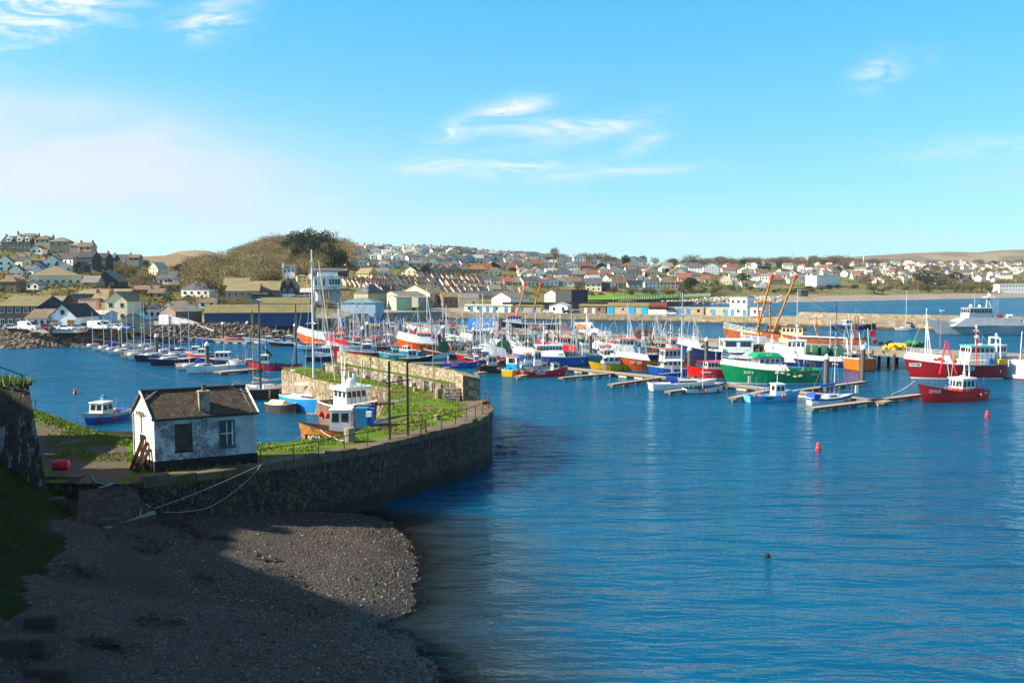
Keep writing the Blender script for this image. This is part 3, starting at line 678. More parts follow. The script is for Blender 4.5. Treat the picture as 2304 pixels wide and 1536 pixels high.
def hillside():
    V_, n = [], 0; ys = [-40, -10, 8, 17, 22, 27, 31, 36, 41, 44.5, 46.3]; cols_ = [0, 3, 8, 16, 30, 60]
    for y in ys:
        xe = min(-.62*y-1.5, -20) if y > 8 else -20
        for c_ in cols_:
            zt = min(17.5, 9.9+max(0, 50-y)*.45)*(1-.55*smooth(27, 17, y) if y < 27 else 1); V_.append((xe-c_, y, near_z(xe, max(15, y))-.3 if c_ == 0 else zt*min(1, .55+c_*.06)+mnoise.noise(Vector((c_*.3, y*.2, 0)))*.5))
    k = len(cols_); F_ = np.array([(i*k+j, i*k+j+1, (i+1)*k+j+1, (i+1)*k+j) for i in range(len(ys)-1) for j in range(k-1)])
    o = link('hillside', fast_mesh('hillside', np.array(V_), F_, [bg_])); tag(o, kind='structure')
hillside()
def tufts(pts, n, label, spread=.5, hh=(.15, .5), cols=('blade_a', 'blade_b', 'blade_c'), name='weeds'):
    V_ = []; r_ = random.Random(n)
    for i in range(n):
        t_ = r_.uniform(0, len(pts)-1.001); j = int(t_); p = Vector(pts[j]).lerp(Vector(pts[j+1]), t_-j)+Vector((r_.gauss(0, spread*.4), r_.gauss(0, spread), 0))
        h_ = r_.uniform(*hh); a = r_.uniform(0, 6.28); w_ = .05
        V_ += [(p.x-math.cos(a)*w_, p.y-math.sin(a)*w_, p.z-.05), (p.x+math.cos(a)*w_, p.y+math.sin(a)*w_, p.z-.05), (p.x+r_.uniform(-.2, .2), p.y+r_.uniform(-.2, .2), p.z+h_)]
    F_ = np.arange(len(V_)).reshape(-1, 3); mi = np.random.default_rng(2).integers(0, len(cols), len(F_))
    o = link(name, fast_mesh(name, np.array(V_), F_, [bpy.data.materials[c_] for c_ in cols], mi)); tag(o, label, 'weeds', kind='stuff')
tufts([(-27.1, 47.6, 9.9), (-28.5, 47.8, 10.0), (-31, 47.8, 10.3)], 500, 'dry grass and weeds on top of the retaining wall', .35)
tufts([(-21, 51.2, 4.2), (-19, 52.2, 4.2), (-17, 53.2, 4.2)], 160, 'weeds along the plinth of the whitewashed shed', .2, (.1, .35))
b = MB(); p0 = atY(-10, 822, 47.3); p1 = atY(49, 843, 47.6)
hr = thing('handrail', 'thin iron handrail on top of the high retaining wall', 'handrail', (0, 0, 0))
b.path([p0-Vector((4, 0, 0))+Vector((0, 0, .9)), p0, p1], .03); b.build('rail', rust, hr)
b = MB(); b.tube(p1, p1-Vector((0, 0, 1.0)), .035); b.build('post', rust, hr)
b = MB(); q = at(78, 926, QZ); b.tube(q, q+Vector((.15, 0, 1.0)), .04); b.path([q+Vector((.15, 0, 1.0)), q+Vector((-1.5, -.5, 1.1))], .03)
tag(b.build('railing_end', rust), 'rusty end of a railing on the grassy path edge behind the retaining wall', 'railing')
# cobbled slipway
b = MB(); sc = [at(178,1104,3.95), at(292,1090,4.12), at(350,1160,2.5), at(265,1192,2.35), at(170,1180,2.7)]
b.add([tuple(v) for v in sc]+[(v.x, v.y, v.z-1.6) for v in sc], [(0, 1, 2, 3, 4), (0, 5, 6, 1), (1, 6, 7, 2), (2, 7, 8, 3), (3, 8, 9, 4), (4, 9, 5, 0)][::1])
tag(b.build('slipway', stone_mat('cobbles', ['#463e33', '#51473a', '#39342d', '#574d3e'], (1, 1.4, 1), 2.3, bump=.1, joint=.08)), 'cobbled slipway running down from the path to the shingle', 'slipway')
# ================================================================ the whitewashed shed on the quay
def shed():
    A, B = Vector((-21.5, 50.8)), Vector((-16.2, 53.6)); Cc = Vector((-23.8, 53.1)); D = B+(Cc-A)
    z0, zw, ze, zr = QZ, QZ+.66, 7.52, 8.98
    t_ = thing('whitewashed_shed', 'small whitewashed shed with dark slate roof and central chimney on the quay', 'shed', (A.x, A.y, 0))
    L = lambda p: (p.x-A.x, p.y-A.y)
    m = bpy.data.materials.new('peeling_whitewash'); m.use_nodes = True; t = NT(m.node_tree); b = t.n['Principled BSDF']
    g = t.new('ShaderNodeTexCoord').outputs['Object']
    mp = t.mapping(g, (1, 1, 1), (math.radians(90), 0, math.radians(-27.8)))
    sx_ = t.new('ShaderNodeSeparateXYZ', i0=g).outputs
    ux = t.m('ADD', t.m('MULTIPLY', sx_[0], .884), t.m('MULTIPLY', sx_[1], .467))
    uvw = t.new('ShaderNodeCombineXYZ', i0=ux, i1=sx_[2], i2=0.0).outputs[0]
    br = t.new('ShaderNodeTexBrick', Scale=1.0); br.inputs['Brick Width'].default_value = .44; br.inputs['Row Height'].default_value = .2; br.inputs['Mortar Size'].default_value = .012
    t.l.new(uvw, br.inputs['Vector']); br.inputs['Color1'].default_value = (*lin('#5d6168'), 1); br.inputs['Color2'].default_value = (*lin('#43474f'), 1); br.inputs['Mortar'].default_value = (*lin('#85888d'), 1)
    n1 = t.noise(uvw, .9, 6, .7, .3); n2 = t.noise(t.mapping(uvw, (1, 2.2, 1)), 5, 5, .7)
    msk = t.new('ShaderNodeMapRange', i0=t.m('ADD', t.m('MULTIPLY', n1.outputs[0], .7), t.m('MULTIPLY', n2.outputs[0], .4)), i1=.52, i2=.58).outputs[0]
    nx_ = t.m('GREATER_THAN', t.new('ShaderNodeSeparateXYZ', i0=t.new('ShaderNodeNewGeometry').outputs['True Normal']).outputs[0], 0.0); msk = t.m('MULTIPLY', msk, t.m('ADD', t.m('MULTIPLY', nx_, .8), .2))
    vis = t.m('MULTIPLY', msk, t.new('ShaderNodeMapRange', i0=ux, i1=4.4, i2=5.2, i3=1.0, i4=.3).outputs[0])
    c = t.mix(t.m('MULTIPLY', vis, .8), t.mix(nx_, lin('#e8e6e0'), lin('#c2c4c8')), br.outputs[0])  # sunlit gable given a lighter white, shaded front painted greyer
    st_ = t.noise(t.mapping(uvw, (3, .5, 1)), 2, 4, .7); c = t.mix(t.new('ShaderNodeMapRange', i0=st_.outputs[0], i1=.6, i2=.75, i4=.4).outputs[0], c, lin('#8b7f70'))
    t.l.new(c, b.inputs['Base Color']); b.inputs['Roughness'].default_value = .9
    t.l.new(t.new('ShaderNodeBump', Strength=.8, Distance=.02, Height=t.m('SUBTRACT', 1.0, msk)).outputs[0], b.inputs['Normal'])
    black = mat('tarred_plinth', '#17171a', .8, .3, 1)
    b = MB()
    def wallbox(p, q, z, zz, thick, mi=0, out=0.0):
        d = (q-p).normalized(); n = Vector((d.y, -d.x)); p, q = p+n*out-d*out, q+n*out+d*out; p2, q2 = p-n*thick, q-n*thick
        b.add([(*L(p), z), (*L(q), z), (*L(q2), z), (*L(p2), z), (*L(p), zz), (*L(q), zz), (*L(q2), zz), (*L(p2), zz)], [(0,3,2,1),(4,5,6,7),(0,1,5,4),(1,2,6,5),(2,3,7,6),(3,0,4,7)], mi)
    u = (B-A).normalized(); nrm = Vector((u.y, -u.x))
    # front wall pieces round the two openings
    def fp(a0, a1, z, zz): wallbox(A+u*a0, A+u*a1, z, zz, .25)
    Lf = (B-A).length
    O1, O2 = (1.15, 2.17, 5.35, 7.05), (3.72, 4.68, 5.4, 7.08)
    fp(0, O1[0], zw, ze); fp(O1[1], O2[0], zw, ze); fp(O2[1], Lf, zw, ze)
    for o in (O1, O2): fp(o[0], o[1], zw, o[2]); fp(o[0], o[1], o[3], ze)
    wallbox(B, D, zw, ze, .25); wallbox(D, Cc, zw, ze, .25)
    M1, M2 = (A+Cc)/2, (B+D)/2
    # gable wall with a doorway
    gd = (A-Cc); gl = gd.length; gu = gd/gl
    d0, d1 = 1.05, 1.7
    wallbox(Cc+gu*.02, Cc+gu*d0, zw, ze, .25); wallbox(Cc+gu*d1, A-gu*.02, zw, ze, .25); wallbox(Cc+gu*d0, Cc+gu*d1, 6.3, ze, .25)
    for P, Q, M, dn in ((Cc, A, M1, 1), (B, D, M2, 1)):
        d = (Q-P).normalized(); n = Vector((d.y, -d.x)); P2, Q2, M_2 = P-n*.25, Q-n*.25, M-n*.25
        b.add([(*L(P), ze), (*L(Q), ze), (*L(M), zr-.05), (*L(P2), ze), (*L(Q2), ze), (*L(M_2), zr-.05)], [(0, 1, 2), (5, 4, 3), (0, 3, 4, 1), (1, 4, 5, 2), (2, 5, 3, 0)])
    b.build('wall', m, t_)
    b = MB(); ex = .03
    for p, q in ((A, B), (B, D), (D, Cc), (Cc, A)): wallbox(p, q, z0-.6, zw, .35, 0, ex)
    b.build('plinth', black, t_)
    # roof
    slate = stone_mat('mossy_slate', ['#4a4038', '#5a4d40', '#3a332e', '#6a5a46', '#4c4034'], (1, 1, 1.6), 4.5, mortar=(.02, .016, .013), bump=.04, joint=.06)
    b = MB(); ov_ = .14; n = nrm
    up = (zr-ze)/((M1-A).length)
    def slab(P, Q, R_, S, zlo, zhi, th):
        vs = [(*L(P), zlo), (*L(Q), zlo), (*L(R_), zhi), (*L(S), zhi)]
        b.add(vs+[(x, y, z-th) for x, y, z in vs], [(0, 1, 2, 3), (7, 6, 5, 4), (0, 4, 5, 1), (1, 5, 6, 2), (2, 6, 7, 3), (3, 7, 4, 0)])
    e1, e2 = A-u*ov_+n*.14, B+u*ov_+n*.14; r1, r2 = M1-u*ov_, M2+u*ov_
    slab(e1, e2, r2, r1, ze-.06, zr, .09)
    f1, f2 = Cc-u*ov_-n*.14, D+u*ov_-n*.14
    slab(f2, f1, r1, r2, ze-.06, zr, .09)
    b.build('roof', slate, t_)
    b = MB(); b.tube((*L(r1), zr+.02), (*L(r2), zr+.02), .09, n=6); b.build('ridge', mat('ridge_tile', '#2b2d33', .7, .2), t_)
    white = mat('old_white_paint', '#e9e7e0', .6, .15, 2, dirt='#9a8f80', dscale=1.5)
    for k, (p, q) in enumerate(((e1, r1), (f1, r1), (e2, r2))):
        bb = MB(); bb.tube((*L(p), ze-.06), (*L(q), zr+.02), .07, n=4); bb.build('barge_board', white, t_)
    b = MB(); q = r2.lerp(r1, .19); b.tube((*L(q), zr+.06), (*L(e2.lerp(r2, .68)), ze-.0+(zr-ze)*.70), .035, n=4); b.build('lath', gp, t_); b = MB()
    b.tube((*L(r1.lerp(r2, .17)), zr+.05), (*L(e1.lerp(r1, .62)), ze+(zr-ze)*.66), .035, n=4); b.build('lath', gp, t_)
    b = MB(); b.path([(*L(e1+n*.05), ze-.12), (*L(e2+n*.05), ze-.12)], .07, 6); b.build('gutter', mat('black_gutter', '#1c1c1f', .5), t_)
    # chimney: a tall narrow stack rising out of the front slope beside the eaves
    cm = bpy.data.materials.new('chimney_render'); MATS['chimney_render'] = cm
    cm = mat('sooty_render', '#a79a86', .9, .3, 1.5, .01, 20, dirt='#6a6258', dscale=1)
    ch = MB(); c0 = A+u*2.62+(-n)*.12
    def cpt(a, bb_): p = c0+u*a-n*bb_; return (p.x-A.x, p.y-A.y)
    def cbox(a0, a1, b0, b1, z, zz): 
        pts = [cpt(a0, b0), cpt(a1, b0), cpt(a1, b1), cpt(a0, b1)]; ch.add([(*p, z) for p in pts]+[(*p, zz) for p in pts], [(0,3,2,1),(4,5,6,7),(0,1,5,4),(1,2,6,5),(2,3,7,6),(3,0,4,7)])
    cbox(0, .62, 0, .6, ze-.3, 8.85); cbox(-.05, .67, -.05, .65, 8.85, 8.95)
    co_ = ch.build('chimney', cm, t_)
    ch = MB(); ch.lathe((*cpt(.31, .3), 8.95), [(.15, 0), (.13, .38), (.15, .4)], 8); ch.build('chimney_pot', mat('pot_grey', '#54585e', .7), co_)
    # boarded opening and sash window
    def fbox(bb, a0, a1, z, zz, inn_, out_):
        p, q = A+u*a0+n*out_, A+u*a1+n*out_; p2, q2 = A+u*a0-n*inn_, A+u*a1-n*inn_
        bb.add([(*L(p), z), (*L(q), z), (*L(q2), z), (*L(p2), z), (*L(p), zz), (*L(q), zz), (*L(q2), zz), (*L(p2), zz)], [(0,3,2,1),(4,5,6,7),(0,1,5,4),(1,2,6,5),(2,3,7,6),(3,0,4,7)])
    b = MB(); fbox(b, O1[0]+.01, O1[1]-.01, O1[2]+.01, O1[3]-.01, .12, -.04)
    bd = b.build('boarded_opening', mat('weathered_board', '#4a443f', .9, .3, 1.2, .01, 12, dirt='#35302c'), t_); bd['label'] = 'opening closed with one weathered dark board'
    b = MB(); fbox(b, O1[0]-.04, O1[1]+.04, O1[2]-.07, O1[2], .05, .07); b.build('sill', black, bd)
    blue = mat('blue_frame_paint', '#2b4f68', .6, .2, 2)
    b = MB()
    for a0, a1, z, zz in ((O2[0], O2[0]+.09, O2[2], O2[3]), (O2[1]-.09, O2[1], O2[2], O2[3]), (O2[0]+.09, O2[1]-.09, O2[3]-.08, O2[3]), (O2[0]+.09, O2[1]-.09, O2[2], O2[2]+.08)): fbox(b, a0, a1, z, zz, .1, .02)
    wn = b.build('window', blue, t_)
    b = MB(); sm = (O2[0]+O2[1])/2; zm = (O2[2]+O2[3])/2
    for a0, a1, z, zz in ((sm-.02, sm+.02, O2[2]+.08, O2[3]-.08), (O2[0]+.09, O2[1]-.09, zm-.025, zm+.025), (O2[1]-.19, O2[1]-.09, O2[2]+.08, O2[3]-.08)): fbox(b, a0, a1, z, zz, .06, -.035)
    b.build('glazing_bar', white, wn)
    b = MB(); fbox(b, O2[0]+.09, O2[1]-.09, O2[2]+.08, O2[3]-.08, .09, -.075); b.build('pane', glass(), wn)
    b = MB(); fbox(b, O2[0]-.06, O2[1]+.06, O2[2]-.08, O2[2], .05, .08); b.build('sill', blue, wn)
    b = MB(); p = Cc+gu*(d0+.02); q = Cc+gu*(d1-.02); gn = Vector((gu.y, -gu.x))
    vs = [p-gn*.1, q-gn*.1, q-gn*.14, p-gn*.14]
    b.add([(*L(v), z0) for v in vs]+[(*L(v), 6.3) for v in vs], [(0,3,2,1),(4,5,6,7),(0,1,5,4),(1,2,6,5),(2,3,7,6),(3,0,4,7)]); b.build('door', mat('brown_door', '#6b3a1c', .7, .2), t_)
    # bracket, insulators and cable run on the gable
    b = MB(); gx = lambda s, o: L(Cc+gu*s+gn*o)
    b.path([(*gx(1.0, .12), 7.55), (*gx(2.0, .12), 7.6)], .03)
    for s in (1.05, 1.35, 1.65, 1.95): b.tube((*gx(s, .14), 7.5), (*gx(s, .14), 7.75), .05)
    b.tube((*gx(1.55, .08), 7.5), (*gx(1.55, .08), 6.4), .05, n=4); b.build('cable_bracket', gp, t_)
    # planks leaning on the gable
    wood = mat('wet_timber', '#4d2d1c', .7, .3, 1.5, .01, 12)
    for k, (s, l_) in enumerate(((1.9, .8), (2.35, .55), (2.7, .35))):
        pl = thing('leaning_plank', ['longest dark plank leaning on the gable of the shed', 'middle brown plank leaning on the gable of the shed', 'shortest brown plank leaning near the corner of the shed gable'][k], 'plank', (0, 0, 0))
        b = MB(); top_ = Cc+gu*s+gn*.06; bot = Cc+gu*(s-l_*.6)+gn*.75
        b.tube((bot.x, bot.y, QZ), (top_.x, top_.y, QZ+2.1-.35*k), .12, n=4); b.build('board', wood, pl)
shed()
# rope and overhead wire
def cable(name, pts, r, m, label, cat, sag=0.0, n=14, kind=None):
    b = MB(); P = []
    for p, q in zip(pts, pts[1:]):
        for i in range(n):
            t = i/n; v = Vector(p).lerp(Vector(q), t); v.z -= sag*4*t*(1-t); P.append(v)
    P.append(Vector(pts[-1])); b.path(P, r, 5); return tag(b.build(name, m), label, cat, kind=kind)
ROPE = mat('pale_rope', '#aaa692', .9, .1); GROPE = mat('green_rope', '#6fae9c', .9, .1)
cable('mooring_rope', [at(345,1144,2.75), at(585,1045,4.5)], .02, ROPE, 'upper pale rope stretched from the slipway to the quay edge', 'rope', .12)
cable('mooring_rope', [at(368,1152,2.5), at(470,1141,2.3), at(545,1090,3.3), at(588,1044,4.5)], .018, ROPE, 'lower slack rope curving from the shingle to the quay edge', 'rope', .1)
cable('rope_coil', [at(315,1160,2.9), at(318,1142,2.9), at(330,1133,2.9), at(338,1140,2.7), at(325,1150,2.7), at(345,1134,2.5)], .03, GROPE, 'loose end of green rope by the top of the slipway', 'rope', 0, 4)
cable('overhead_wire', [atY(45,845,47.6), atY(170,772,120)], .02, steel, 'black wire running from the handrail out over the inner harbour', 'wire', .6)
cable('overhead_wire', [atY(170,772,120), atY(330,840,100), atY(560,868,60)], .03, steel, 'long sagging black wire crossing above the inner harbour to the shed', 'wire', .35)
# ---- bits of gear lying above the slipway
dk = mat('black_rubber', '#101012', .7, .2); ob = mat('orange_red_plastic', '#d8321c', .5, .1); ora = mat('orange_paint', '#b85a26', .7, .25)
def gear(name, px, py, z, shape, m, label, cat, rz=0):
    p = at(px, py, z); b = MB(); shape(b); o = b.build(name, m, loc=(p.x, p.y, max(z, 0))); o.rotation_euler = (0, 0, rz); tag(o, label, cat); return o
def buoyshape(b): b.lathe((0, 0, .32), [(.02, -.5), (.3, -.42), (.36, 0), (.3, .42), (.05, .5)], 12, axis='x')
gear('net_buoy', 138, 1058, 4.15+.35, buoyshape, mat('pink_red_buoy', '#d22a34', .45, .1), 'faded red pellet buoy lying on the wooden pallet', 'buoy', .2)
def palletshape(b):
    for i in range(7): b.box((-.95+i*.28, -.5, .28), (-.72+i*.28, .5, .32))
    for y in (-.45, 0, .4): b.box((-.95, y, .16), (.95, y+.08, .28))
    b.box((-.9, -.45, 0), (-.8, .45, .16)); b.box((.8, -.45, 0), (.9, .45, .16))
gear('pallet', 148, 1080, 4.0, palletshape, mat('grey_timber', '#5a5448', .9, .25, 2), 'grey wooden pallet tipped among gear above the slipway', 'pallet', -.1)
def tyre(b): b.lathe((0, 0, .12), [(.16, -.1), (.34, -.12), (.36, 0), (.34, .12), (.16, .1), (.14, 0)], 14)
gear('old_tyre', 108, 1086, 4.0, tyre, dk, 'black tyre left of the wooden pallet', 'tyre'); gear('old_tyre', 168, 1090, 4.0, tyre, dk, 'black tyre in front of the wooden pallet', 'tyre', 1)
def boardsh(l, w_):
    def f(b): b.frustum((-l/2, -w_/2), (l/2, w_/2), (-l/2+.1, -w_/2), (l/2-.02, w_/2), 0, .06)
    return f
gear('orange_board', 202, 1082, 4.05, boardsh(.9, .35), ob, 'bright orange plastic board lying by the tyres', 'board', -.1)
gear('orange_plank', 244, 1056, 4.2, boardsh(1.35, .32), ora, 'faded orange plank lying on the path beside the shed', 'plank', .35)
gear('dinghy_cover', 110, 1022, 4.2, boardsh(.8, .3), mat('white_sheet', '#c9c9c4', .8), 'scrap of white sheeting on the grass behind the buoy', 'sheet', -.2)
cable('tangled_rope', [at(205,1068,4.25), at(215,1083,4.25), at(238,1090,4.22), at(255,1086,4.22), at(245,1092,4.2), at(222,1096,4.2)], .03, GROPE, 'tangle of green rope trailing across the top of the slipway', 'rope', 0, 4)
# stranded timber with hanging tyre below the slipway
p0, p1 = at(235,1186,2.55), at(345,1148,2.75); b = MB(); d = (p1-p0).normalized(); s_ = Vector((-d.y, d.x, 0))
b.add([p0-s_*.16, p1-s_*.2, p1+s_*.2, p0+s_*.16]+[v-Vector((0, 0, .22)) for v in (p0-s_*.16, p1-s_*.2, p1+s_*.2, p0+s_*.16)], [(0,1,2,3),(4,7,6,5),(0,4,5,1),(1,5,6,2),(2,6,7,3),(3,7,4,0)])
tag(b.build('driftwood_beam', mat('bleached_timber', '#8a8378', .85, .25, 1.5, .01, 14)), 'long pale timber beam propped at the foot of the slipway', 'beam')
gear('sack_of_nets', 330, 1172, 2.15, lambda b: b.ball((0, 0, .25), .52, 8, sz=.65), dk, 'black tyre-like bundle under the end of the pale beam', 'bundle')
gear('log', 196, 1175, 2.5, lambda b: b.tube((-.45, 0, .12), (.45, .1, .12), .14, n=8), WEED, 'short dark log lying left of the pale beam', 'log')
gear('stick', 135, 1168, 2.7, lambda b: b.tube((-.35, .12, .05), (.4, -.1, .08), .04, n=5), mat('grey_timber', '#5a5448'), 'pale stick on the shingle left of the slipway', 'stick')
gear('feather_clump', 388, 1232, 1.6, lambda b: [b.tube((0, 0, 0), (math.cos(a)*.25, math.sin(a)*.1, .35), .02, .008, 4) for a in (.5, 2.4, 2.0)], mat('white_sheet', '#c9c9c4'), 'small white feathers sticking up among dark seaweed', 'feathers')
cable('white_hoop', [at(884,1488,.08), at(879,1497,.08), at(883,1503,.08), at(893,1506,.08), at(903,1505,.08)], .025, mat('white_sheet', '#c9c9c4'), 'curved white scrap lying on the dark wet shingle', 'scrap', 0, 3)
# ================================================================ houses of the town
WALLC = dict(white='#f3f0e9', cream='#e8dab6', yellow='#ddc27a', grey='#8d8b85', stone='#a8987c', dark='#3b3d42', pink='#c9a08e', blue='#9fb8cc', brown='#7a6450', green='#a9c09a')
ROOFC = dict(slate='#4c5058', grey='#73736f', brown='#6a5b4a', olive='#857a5c', red='#855848', dark='#2e3036', teal='#5f7f86', moss='#716a46', orange='#94613f', pale='#a9a9a0')
def wm(c): return mat('wall_'+c, WALLC[c], .85, .12, .5, dirt=None)
def rm(c): return mat('roof_'+c, ROOFC[c], .8, .22, .35, .03, 3, dirt={'slate': '#6b6a55', 'grey': '#84805f', 'brown': '#7d7350', 'moss': '#5d5c34', 'olive': '#6a6440'}.get(c), dscale=.4)
DWIN = mat('dark_window', '#1a2027', .15, .2, .3, spec=.7); FRW = mat('white_window_frame', '#e6e6e2', .6, .05)
BRICK = mat('chimney_brick', '#8d5a40', .9, .2, 2)
def building(name, label, cat, P, W, D, Hh, Rh, kind, wall, roof, rz=0.0, wins=None, chim=1, detail=False, group=None, sink=3.0, parts=True, chcol=None):
    """P: foot of the front wall's middle; W wide, D deep, Hh to the eaves, Rh the roof's rise; kind side/gable/hip/flat/mono"""
    t_ = thing(name, label, cat, P, rz, group)
    wmat, rmat = wm(wall) if isinstance(wall, str) else wall, rm(roof) if isinstance(roof, str) else roof
    b = MB(); w2 = W/2; g = .3
    b.box((-w2, 0, -sink), (w2, D, Hh))
    if kind == 'side':
        for s in (-1, 1):
            x = s*w2; b.add([(x, 0, Hh), (x, D, Hh), (x, D/2, Hh+Rh)], [(0, 1, 2) if s > 0 else (2, 1, 0)])
    if kind == 'gable':
        for y in (0, D): b.add([(-w2, y, Hh), (w2, y, Hh), (0, y, Hh+Rh)], [(0, 1, 2) if y == 0 else (2, 1, 0)])
    # windows on the front and on the left end wall
    nw, nf = wins if wins else (max(1, round(W/3.2)), max(1, round(Hh/2.8)))
    rects = []
    for f in range(nf):
        z0 = (f+.36)*Hh/nf; zh = min(1.25, Hh/nf*.5); ww = min(1.1, W/nw*.5)
        for i in range(nw): xc = -w2+W*(i+.5)/nw; rects.append((xc-ww/2, xc+ww/2, z0, z0+zh))
    if not detail:
        for x0, x1, z0, z1 in rects: b.add([(x0, -.03, z0), (x1, -.03, z0), (x1, -.03, z1), (x0, -.03, z1)], [(0, 1, 2, 3)], 1)
        nd = max(1, round(D/4.5))
        for i in range(nd):
            yc_ = D*(i+.5)/nd
            for f in range(nf):
                z0 = (f+.36)*Hh/nf
                if (i+f) % 2 == 0: b.add([(-w2-.03, yc_+.45, z0), (-w2-.03, yc_-.45, z0), (-w2-.03, yc_-.45, z0+1.1), (-w2-.03, yc_+.45, z0+1.1)], [(0, 1, 2, 3)], 1)
    b.build('wall', [wmat, DWIN], t_)
    if detail:
        for x0, x1, z0, z1 in rects:
            b = MB(); b.box((x0-.08, -.06, z0-.08), (x1+.08, -.003, z1+.08)); wn = b.build('window', FRW, t_)
            b = MB(); b.box((x0, -.075, z0), ((x0+x1)/2-.03, -.062, z1)); b.box(((x0+x1)/2+.03, -.075, z0), (x1, -.062, z1)); b.build('pane', DWIN, wn)
    b = MB(); e = g; th = .12
    def sl(vs): b.add(list(vs)+[(x, y, z-th) for x, y, z in vs], [tuple(range(len(vs))), tuple(range(2*len(vs)-1, len(vs)-1, -1))]+[(i, i+len(vs), (i+1) % len(vs)+len(vs), (i+1) % len(vs)) for i in range(len(vs))])
    k = Rh/(D/2 if kind == 'side' else w2) if Rh else 0
    if kind == 'side':
        sl([(-w2-e, -e, Hh-e*k), (w2+e, -e, Hh-e*k), (w2+e, D/2, Hh+Rh+.03), (-w2-e, D/2, Hh+Rh+.03)]); sl([(w2+e, D+e, Hh-e*k), (-w2-e, D+e, Hh-e*k), (-w2-e, D/2, Hh+Rh+.03), (w2+e, D/2, Hh+Rh+.03)])
    elif kind == 'gable':
        sl([(-w2-e, D+e, Hh-e*k), (-w2-e, -e, Hh-e*k), (0, -e, Hh+Rh+.03), (0, D+e, Hh+Rh+.03)]); sl([(w2+e, -e, Hh-e*k), (w2+e, D+e, Hh-e*k), (0, D+e, Hh+Rh+.03), (0, -e, Hh+Rh+.03)])
    elif kind == 'hip':
        r_ = min(w2, D/2)*.95; a, c_ = (-w2+r_, D/2, Hh+Rh), (w2-r_, D/2, Hh+Rh)
        q = [(-w2-e, -e, Hh), (w2+e, -e, Hh), (w2+e, D+e, Hh), (-w2-e, D+e, Hh)]
        b.add(q+[a, c_], [(0, 1, 5, 4), (1, 2, 5), (2, 3, 4, 5), (3, 0, 4), (3, 2, 1, 0)])
    elif kind == 'mono': sl([(-w2-e, -e, Hh), (w2+e, -e, Hh), (w2+e, D+e, Hh+Rh), (-w2-e, D+e, Hh+Rh)])
    else: b.box((-w2-.1, -.1, Hh), (w2+.1, D+.1, Hh+.3))
    ro = b.build('roof', rmat, t_)
    for i in range(chim):
        b = MB(); x = (-w2+.5, w2-.5, 0)[i % 3]; y = D/2 if kind != 'gable' else D*.3; zt = Hh+(Rh if kind in ('side', 'hip') else Rh*.6)
        b.box((x-.45, y-.3, zt-.9), (x+.45, y+.3, zt+1.0))
        for dx in (-.2, .2): b.tube((x+dx, y, zt+1.0), (x+dx, y, zt+1.35), .1, n=5)
        b.build('chimney', chcol or BRICK, ro)
    return t_
def house(px, py, w, h, rh, kind, wall, roof, rz=0, label='', name='house', cat='house', D=None, Y=None, **k):
    """px centre, py foot, w/h/rh in photo pixels"""
    P = ground(px, py) if Y is None else atY(px, py, Y)
    s = P.y/F; W = w*s; D_ = D if D else max(6.0, min(W*.9, 9.5))
    return building(name, label, cat, P, W, D_, h*s, rh*s, kind, wall, roof, math.radians(rz), **k)

